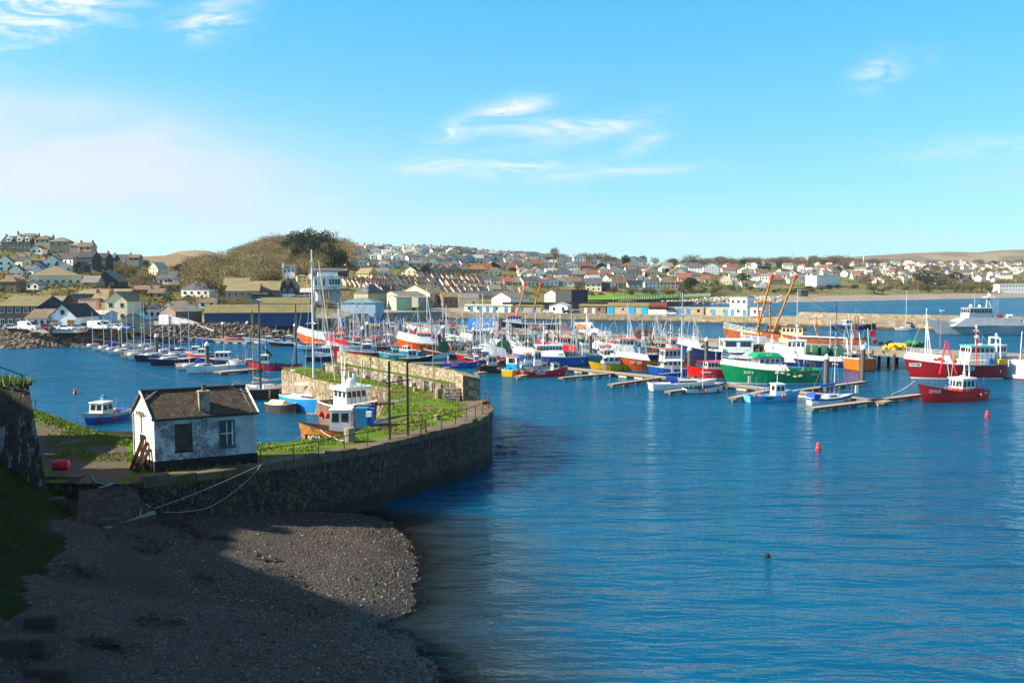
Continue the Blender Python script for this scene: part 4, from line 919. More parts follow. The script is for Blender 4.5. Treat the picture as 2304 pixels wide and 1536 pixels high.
# ---- front row and slopes of the left-hand town
LT = [
 (36,565,72,20,15,'side','dark','dark',-4,'long dark terrace with three white dormers at the top left skyline','terrace_house',dict(wins=(8,2),chim=3,detail=True)),
 (55,545,52,10,11,'hip','grey','brown',0,'hipped brown roof rising behind the dark terrace on the skyline','house',dict(chim=1,Y=470)),
 (95,550,34,12,9,'hip','stone','brown',0,'stone house with hipped roof right of the top terrace','house',dict(Y=462,chim=1)),
 (133,556,40,13,10,'hip','stone','grey',8,'grey roofed stone house, right one of the two hipped houses at the top','house',dict(Y=458,chim=1)),
 (168,560,24,8,7,'hip','grey','olive',0,'small olive roofed bungalow on the skyline by the lone pine','bungalow',dict(Y=452,chim=0)),
 (190,566,30,12,9,'side','pink','brown',0,'low brown house below the lone pine on the skyline','house',dict(Y=445,chim=2)),
 (82,572,26,13,7,'gable','white','slate',0,'little white gabled house right under the dark top terrace','house',dict(chim=1)),
 (104,570,32,9,6,'side','cream','olive',0,'cream bungalow with a hedge in front below the hipped houses','bungalow',dict(chim=0)),
 (148,596,46,14,12,'side','white','dark',-25,'white house with steep dark roof and bright left gable in the middle of the slope','house',dict(chim=2,detail=True)),
 (118,604,30,18,12,'gable','white','slate',18,'tall white gable standing left of the steep dark roof','house',dict(chim=1)),
 (190,602,38,24,12,'side','dark','dark',-6,'dark slate villa with bay windows, left one of the three dark villas','villa',dict(wins=(4,2),chim=2,detail=True)),
 (222,602,34,22,11,'side','dark','dark',-6,'dark slate villa between the two other dark villas','villa',dict(wins=(4,2),chim=2,detail=True)),
 (246,597,22,16,9,'side','dark','slate',-6,'smallest and rightmost of the three dark villas','villa',dict(chim=1)),
 (272,590,34,12,10,'side','white','slate',12,'white house with slate roof on the right end of the top ridge','house',dict(chim=1,detail=True)),
 (300,588,24,9,7,'side','grey','brown',0,'small grey house on the very end of the ridge','house',dict(Y=520,chim=1)),
 (12,612,30,24,14,'gable','white','slate',20,'white gabled house at the left edge under the top terrace','house',dict(chim=1)),
 (38,606,30,20,9,'side','cream','dark',-15,'cream house with dark roof near the left edge','house',dict(chim=2)),
 (52,590,24,14,9,'side','white','grey',20,'white grey-roofed house tucked under the top terrace','house',dict(chim=1)),
 (36,628,28,20,12,'gable','white','brown',15,'white gable in the lower left cluster','house',dict(chim=1)),
 (62,626,30,20,9,'side','white','slate',-10,'white two storey house in the lower left cluster','house',dict(chim=2)),
 (84,622,28,24,12,'gable','blue','slate',12,'pale bluish gable above the big church hall','house',dict(chim=1)),
 (108,600,36,15,8,'side','white','brown',4,'white terrace house with three upper windows above the church hall','house',dict(wins=(4,2),chim=2,detail=True)),
 (145,614,32,14,12,'gable','white','dark',28,'white gable with dark slope right above the church hall roof','house',dict(chim=1)),
 (178,617,24,20,9,'gable','dark','slate',0,'narrow grey gabled house right of the church hall','house',dict(chim=1)),
 (16,660,44,26,12,'hip','brown','brown',0,'brown house with hipped roof at the left edge above the quayside','house',dict(chim=1)),
 (24,645,32,18,9,'side','pink','brown',0,'pinkish house at the left edge of the slope','house',dict(chim=1)),
 (50,651,28,14,9,'gable','white','olive',12,'white gable cottage left of the church hall','cottage',dict(chim=0)),
 (72,652,30,12,8,'gable','white','grey',-5,'white cottage with wide gable in front of the church hall','cottage',dict(chim=0)),
 (126,646,104,26,22,'hip','cream','olive',28,'big cream church hall with olive hipped roof','hall',dict(chim=0,wins=(7,1),D=20,detail=True)),
 (238,648,52,16,22,'gable','dark','grey',12,'slate hall with a tall grey roof and two gable windows','hall',dict(chim=0,wins=(2,1),D=18,detail=True)),
 (202,648,36,14,14,'side','stone','grey',0,'low grey roofed wing left of the slate hall','hall',dict(chim=0)),
 (345,618,30,16,12,'gable','cream','pale',-30,'white house with pale pyramid roof on the right of the valley','house',dict(chim=1)),
 (368,640,46,13,9,'side','white','slate',0,'white house with slate roof in the valley','house',dict(chim=1)),
 (398,625,40,8,7,'side','blue','slate',0,'bluish row of houses under the round dark tree','house',dict(chim=2)),
 (392,655,34,14,10,'hip','stone','brown',8,'stone house with hipped roof in the valley','house',dict(chim=1)),
 (439,668,66,18,16,'hip','white','slate',-8,'large white house with slate hipped roof in the valley','house',dict(chim=1,detail=True)),
 (420,690,26,14,12,'gable','stone','olive',10,'small stone gable below the large white hipped house','house',dict(chim=0)),
 (466,694,38,14,9,'side','white','brown',4,'white cottage with brown roof in front of bare trees','cottage',dict(chim=1)),
 (400,696,34,10,9,'side','white','brown',0,'low white cottage with brown roof above the gangway','cottage',dict(chim=2)),
 (350,672,36,14,9,'side','stone','brown',0,'stone cottage with brown roof behind the quayside cottages','cottage',dict(chim=2)),
 (322,665,60,14,9,'side','brown','brown',0,'long brown terrace behind the quayside cottages','terrace_house',dict(chim=3,wins=(7,1))),
 (232,668,110,8,10,'side','brown','olive',0,'long low mossy roofed building behind the cream house','building',dict(chim=3,Y=300)),
]
for (px, py, w_, h_, rh, kd, wa, ro, rz, lab, nm, kw) in LT:
    kw = dict(kw); Dd = kw.pop('D', None); Yv = kw.pop('Y', None); nm2 = nm
    hh = house(px, py, w_, h_, rh, kd, wa, ro, rz, lab, nm2, nm.replace('_', ' '), D=Dd, Y=Yv, **kw)
    if 'dormers' in lab:
        W = w_*hh.location.y/F
        for i in (-.22, .12, .38):
            b = MB(); b.box((W*i-1.0, -.2, 5.2), (W*i+1.0, 2.2, 6.9)); b.add([(W*i-1.2, -.4, 6.9), (W*i+1.2, -.4, 6.9), (W*i, -.4, 8.0), (W*i-1.2, 3, 6.9), (W*i+1.2, 3, 6.9), (W*i, 3, 8.0)], [(0, 1, 2), (0, 2, 5, 3), (2, 1, 4, 5)])
            dm = b.build('dormer', wm('white'), hh); b = MB(); b.box((W*i-.6, -.26, 5.6), (W*i+.6, -.21, 6.7)); b.build('pane', DWIN, dm)

# ---- quayside buildings along the rock-armoured road
def quayside():
    Q = 4.3
    def q(px, py, Y=None): p = at(px, py, Q) if Y is None else Vector(((px-1152)/F*Y, Y, Q)); return p
    kw = dict(sink=1)
    building('market_store', 'long dark two storey store with mossy roof at the far left of the quayside', 'store', q(42,738), 10.2, 14, 5.8, 2.4, 'side', 'dark', 'moss', 0, (5,2), 0, True, **kw)
    building('shop', 'low white shop front with dark roof between the dark store and the white gable', 'shop', q(88,740), 6.4, 9, 2.9, 2.1, 'side', 'white', 'brown', 0, (4,1), 0, True, **kw)
    g = building('shop', 'white gabled shop with lit display windows facing the harbour car park', 'shop', q(142,740), 6.6, 12, 3.3, 3.0, 'gable', 'white', 'dark', 0, (2,1), 0, False, **kw)
    for x in (-2.0, 2.0):
        b = MB(); b.box((x-.95, -.1, .4), (x+.95, -.04, 2.4)); wn = b.build('shop_window', FRW, g); b = MB(); b.box((x-.85, -.13, 1.5), (x+.85, -.105, 2.3)); b.box((x-.85, -.13, .5), (x+.85, -.105, 1.4)); b.build('pane', mat('lit_shop_window', '#9a6a30', .3, .5, 1), wn)
    b = MB(); b.box((-.5, -.1, 3.6), (.5, -.05, 4.8)); b.build('window', DWIN, g)
    building('shed', 'grey corrugated quayside shed with two brown doors right of the white gable', 'shed', q(196,733), 9.2, 8, 3.2, .9, 'side', 'blue', 'pale', 0, (2,1), 0, False, **kw)
    building('house', 'pink rendered house behind the corrugated shed', 'house', q(196,718,262), 5.2, 8, 6.6, .3, 'flat', 'pink', 'brown', 0, (1,1), 0, **kw)
    building('house', 'cream house with yellowed roof and tall chimney behind the car park', 'house', q(224,712,265), 5.4, 8, 6.0, 2.6, 'side', 'cream', 'olive', 0, (1,2), 2, True, **kw)
    building('house', 'plain cream house with a wide front gable overlooking the car park', 'house', q(262,714,258), 6.6, 9, 6.4, 2.7, 'gable', 'cream', 'olive', 0, (2,2), 1, True, **kw)
    building('store', 'long grey roofed store behind the dark quayside building', 'store', q(90,700,285), 18, 12, 5.6, 1.6, 'side', 'grey', 'grey', 0, (5,1), 0, **kw)
    building('house', 'dark gabled stone house behind the white gabled shop', 'house', q(158,712,272), 6.0, 10, 5.0, 3.2, 'gable', 'dark', 'slate', 0, (2,2), 0, **kw)
    building('cottage', 'white cottage with dark hipped roof, left one of the quayside pair', 'cottage', q(305,706,268), 6.5, 7, 3.8, 1.7, 'hip', 'white', 'dark', 0, (3,1), 1, True, **kw)
    building('cottage', 'white cottage with dark hipped roof, right one of the quayside pair', 'cottage', q(342,706,268), 5.6, 7, 3.6, 1.6, 'hip', 'white', 'dark', 0, (3,1), 1, True, **kw)
    building('cottage', 'narrow white cottage beside the valley road', 'cottage', q(372,706,272), 4.6, 7, 3.6, 1.6, 'hip', 'white', 'brown', 0, (2,1), 1, **kw)
    s = building('harbour_office', 'yellow timbered harbour building with solar panels on its roof', 'office', q(334,737), 11, 6, 1.9, 1.9, 'side', 'stone', 'grey', 8, (6,1), 0, True, **kw)
    b = MB()
    for i in range(6):
        for j in range(2): x = -.6+i*.95; b.add([(x, .25+j*1.45, 2.12+j*.92), (x+.88, .25+j*1.45, 2.12+j*.92), (x+.88, 1.6+j*1.45, 2.97+j*.92), (x, 1.6+j*1.45, 2.97+j*.92)], [(0, 1, 2, 3)])
    for v in range(len(b.v)): x, y, z = b.v[v]; b.v[v] = (x, y, 1.9+y*.634+.1)
    b.build('solar_panels', mat('solar_blue', '#16233f', .2, .2), s)
    building('shed', 'low blue-grey shed with a sloping roof behind the gangway top', 'shed', q(425,738,246), 8, 9, 3.6, 1.6, 'side', 'brown', 'grey', -18, (0,0) and (1,1), 0, **kw)
    # the long blue fish store
    blue = mat('blue_cladding', '#2d4a72', .6, .08, .3); t_ = building('fish_store', 'long fish store with blue wall, pale end gable and mossy asbestos roof', 'store', q(596,730,262), 30.5, 13, 3.1, 2.1, 'side', blue, 'moss', -3, (1,1), 0, **kw)
    for ch in t_.children:
        if ch.name.startswith('wall'): pass
    b = MB(); W = 30.5; b.add([(-W/2-.06, 0, -1), (-W/2-.06, 13, -1), (-W/2-.06, 13, 3.1), (-W/2-.06, 6.5, 5.1), (-W/2-.06, 0, 3.1)], [(4, 3, 2, 1, 0)]); b.build('end_cladding', mat('pale_cladding', '#a9a595', .8, .2, 1), t_)
    building('fish_store', 'second mossy roofed shed behind the blue fish store', 'store', q(650,700,284), 15, 12, 5.2, 1.8, 'side', 'grey', 'moss', -3, (1,1), 0, **kw)
    building('fish_store', 'pale low-pitched gable roof peeping over the blue fish store', 'store', q(588,700,284), 10.2, 12, 4.8, 1.7, 'gable', 'pale' if 0 else 'grey', 'pale', -3, (1,1), 0, **kw)
quayside()
# ---- old stone works on the slope
def works():
    kw = dict(detail=True, chim=0)
    house(546,690,70,36,18,'side','stone','olive',10,'large stone works with long mossy roof, lower part left of the twin gables','works','works',D=16,Y=345,wins=(5,2),**kw)
    house(590,680,74,28,20,'side','stone','olive',8,'large stone works building with a long olive roof below the wooded hill','works','works',D=14,Y=355,wins=(5,2),**kw)
    house(531,655,54,14,16,'side','brown','olive',10,'upper stone works block with olive roof under the bare trees','works','works',D=12,Y=372,wins=(4,1),**kw)
    for i, (px, lab) in enumerate(((641,'left one of the twin dark stone gables with white banners'), (656,'right one of the twin dark stone gables with white banners'))):
        g = house(px,680,17,34,16,'gable','dark','olive',6,lab,'works','works',D=13,Y=346,wins=(1,2),**kw)
        b = MB(); b.box((-1.35, -.12, 1.7), (1.35, -.09, 3.4)); b.build('banner', FRW, g)
    d = house(585,682,40,20,3,'mono','dark','dark',4,'black sheds with a bright red stripe beside the stone works','shed','shed',D=9,Y=338,wins=(1,1),**kw)
    b = MB(); b.add([(1.5, -.08, 3.4), (3.3, -.08, 3.4), (3.3, -.08, .6)], [(0, 1, 2)]); b.box((-1.5, -.09, .6), (.6, -.06, 1.8)); b.build('sign_board', mat('red_paint', '#a3222a', .5), d)
    house(609,682,22,16,12,'gable','dark','brown',0,'narrow dark gable between the black sheds and the twin gables','shed','shed',D=9,Y=337,wins=(1,1),**kw)
    house(680,680,48,14,8,'side','dark','slate',0,'low dark row with small windows right of the twin gables','shed','shed',D=9,Y=345,wins=(5,1),**kw)
    house(690,672,42,10,14,'side','grey','pale',0,'broad pale slate roof behind the tall white mast','hall','hall',D=14,Y=365,wins=(4,1),**kw)
    h = house(650,616,26,12,8,'side','white','slate',0,'white modern house with a tall white chimney on the wooded slope','house','house',Y=520,wins=(3,1),detail=True,chim=0)
    b = MB(); b.box((-4.2, .3, -2), (-3.2, 1.3, 6.4)); b.build('chimney', FRW, h)
    house(680,636,22,15,4,'hip','yellow','olive',20,'square yellow house on the slope left of the white works tower','house','house',Y=460,wins=(2,2),detail=True,chim=1)
    house(742,618,76,9,6,'side','dark','slate',4,'dark slate terrace at the foot of the black pines','terrace_house','terrace house',Y=500,wins=(12,1),chim=3)
    house(735,640,46,8,9,'side','white','slate',20,'white row with slate roofs below the dark slate terrace','terrace_house','terrace house',Y=455,wins=(6,1),chim=3)
    # works tower on legs
    P = ground(737, 720); P = Vector(((737-1152)/F*300, 300, 4.3)); t_ = thing('ice_works', 'white ice works tower raised on steel legs above the quay', 'tower', P, .25)
    wh = mat('works_white', '#e4e4df', .7, .1, .3, dirt='#9c958a', dscale=.5)
    b = MB(); b.box((-4.6, -3, 9.5), (4.6, 4, 14)); b.box((-3.2, -2, 14), (3.6, 3, 15.6)); b.build('machine_house', wh, t_)
    for i in range(4):
        b = MB(); b.box((.6+i*.98, -3.06, 11.2), (1.35+i*.98, -3.01, 13)); b.build('window', DWIN, t_)
    for i in (-4.1, -1.4): 
        b = MB(); b.box((i, -3.06, 10.8), (i+.5, -3.01, 13.2)); b.build('window', DWIN, t_)
    b = MB(); b.box((-4.7, -3.6, 9.2), (4.7, 4.4, 9.5)); b.path([(-4.6, -3.5, 10.3), (4.6, -3.5, 10.3)], .04); b.build('walkway', gp, t_)
    for x, y in ((-2.4, 0), (2.6, 0)):
        b = MB(); b.lathe((x, y, 4.2), [(.5, 0), (1.9, 1.2), (1.9, 5)], 12); b.build('silo', mat('works_grey', '#aab2b8', .5, .1), t_)
    for x in (-4.4, 0, 4.4):
        for y in (-2.8, 3.6):
            b = MB(); b.tube((x, y, 0), (x, y, 9.3), .16, n=6); b.build('leg', gp, t_)
    b = MB()
    for a_, c_ in ((-4.4, 0), (0, -4.4), (0, 4.4), (4.4, 0)): b.tube((a_, -2.85, .2), (c_, -2.85, 4.6), .07, n=4); b.tube((a_, -2.85, 4.6), (c_, -2.85, 9.2), .07, n=4)
    b.build('bracing', gp, t_)
works()
# ---- fish market side, sheds and halls in the middle
def middle():
    kw = dict(sink=2.5)
    def q(px, Y, z=3.6): return Vector(((px-1152)/F*Y, Y, z))
    mk = building('fish_market', 'long blue-grey market hall on piles with a rounded teal roof', 'market hall', q(826,352), 14.5, 12, 4.6, 2.0, 'hip', 'blue', 'teal', 3, (8,1), 0, True, **kw)
    building('mansard_house', 'large building with dark mansard roof and three pale dormers behind the market', 'building', q(818,392,4.5), 11, 10, 7.0, 4.4, 'hip', 'stone', 'slate', 4, (5,2), 2, True, **kw)
    pg = building('net_store', 'pale green net store with outside stair', 'store', q(890,388), 7.6, 9, 6.2, .8, 'side', 'green', 'grey', 10, (2,1), 0, False, **kw)
    b = MB(); b.path([(-1.2, -.5, 3.6), (2.2, -.5, .2)], .12, 4); b.path([(-1.2, -.5, 4.6), (2.2, -.5, 1.2)], .04, 4); b.build('stair', steel, pg)
    building('net_store', 'long grey building joined to the right of the pale green store', 'store', q(926,400), 8, 9, 6, .8, 'side', 'grey', 'grey', 4, (5,2), 0, **kw)
    building('shed', 'broad grey roofed shed behind the pale green store', 'shed', q(890,420,5), 17, 12, 5.5, 1.8, 'side', 'cream', 'grey', 4, (5,1), 0, **kw)
    building('hall', 'tall cream gabled hall with long olive roof', 'hall', q(985,430,5), 15.5, 18, 6.4, 4.0, 'side', 'cream', 'olive', -24, (4,2), 0, **kw)
    building('hall', 'lower shed with ochre roof in front of the olive roofed hall', 'hall', q(1021,420,4.5), 10.5, 14, 5.0, 2.2, 'side', 'brown', 'moss', -6, (4,1), 0, **kw)
    building('house', 'cream house with olive roof between the market and the big cream hall', 'house', q(903,440,5.5), 8.5, 9, 5, 2.6, 'side', 'cream', 'olive', -20, (3,2), 1, **kw)
    building('chapel', 'small white chapel-like gable with a pointed top left of the big cream hall', 'chapel', q(931,445,5.6), 3.2, 8, 4.5, 4.0, 'gable', 'white', 'slate', -10, (1,1), 0, **kw)
    building('house', 'white gabled house near the foot of the terraces', 'house', q(882,455,6), 6, 8, 6, 3, 'gable', 'pink', 'slate', 15, (1,2), 1, **kw)
    building('hall', 'grey slate hall with two white gables behind the pier root', 'hall', q(1128,420,4.5), 14, 12, 4.6, 2.6, 'side', 'white', 'grey', 4, (4,1), 0, **kw)
    building('shed', 'pale timber shed right of the ochre roof', 'shed', q(1075,425,4.5), 9, 10, 4.4, 2.2, 'gable', 'cream', 'grey', 8, (1,1), 0, **kw)
    building('block', 'flat roofed dark grey block with a row of square windows above the pier', 'block', q(1268,428,4.0), 13.6, 10, 8.6, .4, 'flat', 'dark', 'dark', 4, (5,3), 0, True, **kw)
    building('house', 'cream house touching the left side of the dark flat block', 'house', q(1232,430,4.0), 4.8, 8, 7.0, 1.8, 'side', 'cream', 'grey', 4, (2,2), 1, **kw)
    building('hotel', 'long white four storey hotel above the far beach', 'hotel', ground(1864, 646), 45, 16, 13.5, .5, 'flat', 'white', 'slate', 32, (12,4), 0, True, **kw)
    for x_, n_ in ((1958,2), (1905,1), (1932,1)):
        building('beach_hall', ['','long low white hall on the far beach, %s one' % ('left' if x_ == 1905 else 'middle'),'wide low white hall on the far beach with flat roof, right one'][n_], 'hall', at(x_, 658, 4.4), 26, 12, 5.5, 2.0, 'side' if x_ != 1932 else 'gable', 'white', 'pale', 0, (6,1), 0, **kw)
    building('beach_hall', 'long white building at the far right end of the beach road', 'hall', atY(2290, 656, 1060), 46, 14, 8.5, 1, 'side', 'white', 'pale', 0, (12,2), 0, **kw)
    building('shelter', 'tiny grey open shelter on the far beach lawn', 'shelter', atY(1810, 661, 800), 7, 5, 3.5, .4, 'flat', 'dark', 'pale', 0, (1,1), 0, **kw)
middle()
# ---- rows of houses on the hill
rh_ = random.Random(21)
def row(n, pts, w_, h_, rh, kinds, walls, roofs, rowname, rz=0, cat='house', name='house', jit=2, chim=1, what='house', skip=None, D=None, Y=None):
    for i in range(n):
        t_ = i/max(1, n-1)*(len(pts)-1); j = min(int(t_), len(pts)-2); f = t_-j
        px = pts[j][0]*(1-f)+pts[j+1][0]*f+rh_.uniform(-jit, jit); py = pts[j][1]*(1-f)+pts[j+1][1]*f+rh_.uniform(-jit, jit)*.5
        k_ = rh_.choice(kinds); wa, ro = rh_.choice(walls), rh_.choice(roofs); s = rh_.uniform(.82, 1.2)
        lab = '%s %s with %s roof, %s from left %s' % (wa, what, {'moss': 'mossy'}.get(ro, ro), ordn(i), rowname)
        house(px, py, w_*s*1.18, h_*rh_.uniform(.95, 1.25), rh*1.05, k_, wa, ro, abs(rz)+rh_.uniform(2, 26), lab, name, cat, chim=chim, group='houses '+rowname, D=D, Y=Y)
W_ = ['white', 'white', 'white', 'cream']; RF = ['slate', 'grey', 'brown', 'pale']
row(9, [(770,552),(830,558),(880,560),(945,562)], 22, 9, 6, ['side','gable','hip','flat'], W_, RF, 'on the skyline right of the pines', -6)
row(12, [(955,558),(1020,556),(1090,564),(1160,572)], 23, 9, 7, ['side','gable','hip'], W_, RF, 'on the crest of the hill town', -6)
row(11, [(800,574),(835,570),(910,584),(1000,582)], 22, 9, 7, ['side','gable','hip'], W_, RF, 'in the row beside the white flats', 6)
row(12, [(985,568),(1060,569),(1130,580),(1200,594)], 22, 9, 7, ['side','gable','hip'], W_, RF, 'in the row just under the crest', 8)
house(871,573,42,12,3,'flat','white','slate',2,'long white two storey flats below the skyline of the hill town','flats','flats',wins=(7,2),chim=0)
row(9, [(925,578),(1010,576),(1090,580),(1170,588)], 24, 9, 7, ['side','gable','hip'], W_+['blue','stone'], RF, 'in the second row under the crest', -8)
row(10, [(800,590),(832,583),(880,586),(960,590),(1010,590)], 26, 9, 6, ['side','gable','hip'], W_, RF, 'in the row below the white flats', -6)
row(8, [(1015,590),(1060,587),(1110,590),(1180,602)], 27, 9, 7, ['side','gable'], W_+['blue'], RF, 'in the right half of the third row', -10)
for i in range(4): house(858+i*18.5, 604, 17, 5, 8, 'gable', 'white', 'brown', 4, 'white chalet with deep gable, %s of four in a line' % ORD[i], 'chalet', 'chalet', chim=0, wins=(2,1), group='four gabled chalets')
row(9, [(1050,610),(1090,608),(1130,606),(1180,612)], 24, 8, 8, ['side','gable','hip'], ['white','cream','stone','dark'], ['slate','red','orange','brown','grey'], 'in the row beside the orange derricks', -8)
row(4, [(1012,612),(1110,618)], 34, 8, 8, ['hip'], ['stone','cream'], ['orange','brown'], 'among the orange hipped roofs', 0, 'bungalow', 'bungalow', what='bungalow')
house(815,628,36,13,12,'side','yellow','olive',-30,'yellow gabled house with olive roof at the top end of the terraces','house','house',chim=2,wins=(4,2))
house(860,622,30,12,8,'side','white','grey',10,'white flat fronted house above the terrace roofs','house','house',chim=1)
house(921,622,36,12,12,'gable','cream','dark',-10,'big cream house with steep dark gable above the terraces','house','house',chim=2,wins=(3,2))
row(4, [(958,618),(1020,616)], 20, 10, 9, ['gable'], ['dark','stone'], ['slate'], 'among dark gables above the terraces', 0)
row(12, [(790,598),(880,600),(960,600),(1050,600)], 19, 7, 6, ['side','gable','hip'], W_, ['pale','slate','grey'], 'above the four chalets', 6, 'bungalow', 'bungalow', what='bungalow')  # added filler rows from here
row(12, [(1090,590),(1150,588),(1210,600),(1290,600)], 21, 8, 6, ['side','gable','hip'], W_, ['pale','slate','grey'], 'under the round skyline tree', 6, 'bungalow', 'bungalow', what='bungalow')
row(12, [(1180,618),(1290,620),(1400,618),(1540,612)], 22, 9, 7, ['side','gable','hip'], W_, ['pale','slate','grey'], 'between the villa rows', 6, 'villa', 'villa', what='villa')
row(10, [(1200,636),(1300,637),(1420,636),(1500,634)], 22, 9, 7, ['side','gable','hip'], W_, ['pale','slate','brown'], 'above the lawn houses', 6, 'villa', 'villa', what='villa')
row(12, [(1560,600),(1640,604),(1700,626),(1800,628)], 20, 8, 6, ['side','gable','hip'], W_, ['pale','slate','brown','red'], 'around the tall derricks', 6, 'bungalow', 'bungalow', what='bungalow')
row(8, [(150,575),(220,580),(120,585),(190,590)], 20, 9, 7, ['side','gable'], W_, ['slate','grey'], 'in the upper left-hand town', 12, 'bungalow', 'bungalow', what='bungalow')
# terraces stepping down the hill: roofs seen over each other with brick chimneys between
def terrace(n, a, c, w_, h_, rh, rz, walls, roofs, rowname):
    for i in range(n):
        t_ = i/max(1, n-1); px, py = a[0]+(c[0]-a[0])*t_, a[1]+(c[1]-a[1])*t_; wa, ro = rh_.choice(walls), rh_.choice(roofs)
        lab = '%s %s-roofed house, %s from left %s' % (wa, ro, ordn(i), rowname)
        house(px, py, w_, h_, rh, 'side', wa, ro, rz, lab, 'terrace_house', 'terrace house', chim=1, D=8, wins=(1,2), group='terrace houses '+rowname)
TW, TR = ['cream','white','stone','pink'], ['slate','grey','brown','slate']
terrace(15, (712,632), (860,655), 17, 9, 10, 38, TW, TR, 'in the terrace behind the white works tower')
terrace(15, (815,642), (985,652), 17, 8, 10, 36, ['white','cream'], TR, 'in the white fronted terrace mid slope')
terrace(16, (850,634), (1060,648), 17, 8, 10, 36, TW, TR, 'in the upper long terrace')
terrace(15, (880,660), (1090,664), 18, 9, 10, 34, TW, TR, 'in the lower long terrace')
terrace(13, (950,630), (1085,638), 16, 8, 9, 34, TW, TR, 'in the topmost terrace behind the olive hall')
terrace(11, (1040,655), (1180,662), 19, 9, 10, 12, ['stone','cream','white'], ['slate','grey','brown'], 'in the terrace right of the olive hall')
terrace(8, (1060,672), (1170,676), 21, 9, 10, 8, ['stone','cream'], ['slate','brown','olive'], 'in the row just above the pier root')
terrace(7, (1070,636), (1160,643), 20, 9, 10, 8, ['stone','cream','white'], ['slate','grey','red'], 'in the short terrace left of the orange derricks')
# villas of the right-hand slope
V1 = ['white','cream','stone','white','grey']; V2 = ['slate','grey','brown','slate','red']
row(6, [(1160,572),(1200,586),(1250,590)], 26, 10, 7, ['side','gable','hip'], V1, V2, 'on the skyline before the round tree')
row(8, [(1270,588),(1350,588),(1400,584),(1440,590)], 26, 10, 8, ['side','gable','hip'], W_, ['slate','brown','pale'], 'below the bare trees on the skyline')
row(10, [(1165,606),(1230,604),(1320,610),(1420,612)], 27, 11, 8, ['side','gable','hip'], V1+['dark'], V2, 'in the upper villa row')
row(9, [(1190,628),(1260,630),(1340,628),(1430,626)], 28, 11, 9, ['side','gable','hip'], V1, V2, 'in the middle villa row')
row(8, [(1170,642),(1200,646),(1260,644),(1310,646)], 30, 11, 9, ['hip','gable','side'], ['cream','stone','white'], ['grey','slate','brown'], 'behind the flat dark block')
for (px, py, w2_, h2, r2, kd, wa, ro, lab) in [
 (1335,655,36,16,14,'side','cream','slate','cream house with steep slate roof at the edge of the lawn'),
 (1368,656,34,11,12,'side','dark','slate','dark house with bright skylight panels at the lawn edge'),
 (1394,650,32,14,15,'side','stone','brown','tall stone house behind the lawn'),
 (1430,650,34,10,10,'side','white','dark','low dark roofed house by the lawn'),
 (1468,652,36,16,9,'hip','white','slate','white square villa facing the lawn'),
 (1468,626,36,14,13,'gable','cream','red','red and cream timbered villa above the white square villa'),
 (1505,650,42,14,13,'hip','stone','brown','brown roofed villa at the right end of the lawn'),
 (1525,626,40,12,14,'gable','cream','orange','orange roofed villa among evergreen trees'),
 (1500,612,26,11,10,'side','stone','grey','grey stone villa under the dark round tree'),
 (1540,634,30,8,12,'side','cream','red','red tiled house behind the garden hedge'),
 (1600,616,36,16,9,'gable','white','brown','bright white tall gable above the gardens'),
 (1565,612,30,10,8,'side','white','slate','white slate roofed house left of the bright tall gable'),
 (1545,605,26,8,6,'side','white','slate','small white house under the skyline trees'),
 (1640,614,30,7,7,'side','white','red','white house with pinkish roof right of the bright tall gable'),
 (1560,630,28,10,8,'hip','stone','slate','grey hipped house in the gardens'),
 (1585,636,26,9,8,'side','cream','red','red tiled cottage under the bright tall gable'),
 (1630,640,34,8,15,'gable','cream','red','steep red tiled gable house at the top of the green bank'),
 (1655,632,26,10,8,'side','white','grey','white house right of the steep red gable'),
 (1660,644,20,6,9,'gable','cream','brown','small cream gable on the green bank'),
 (1712,648,24,9,9,'gable','white','slate','white gabled house behind the orange derricks'),
 (1680,648,22,9,8,'side','white','brown','white house left of the orange derricks'),
 (1750,640,34,11,10,'hip','stone','red','red hipped house between the two orange derricks'),
 (1790,640,28,12,9,'gable','cream','slate','cream gable right of the orange derricks'),
 (1715,622,30,9,8,'side','cream','brown','long cream house among pines')]:
    house(px, py, w2_, h2, r2, kd, wa, ro, rh_.uniform(-10, 10), lab, 'villa', 'villa', chim=1)
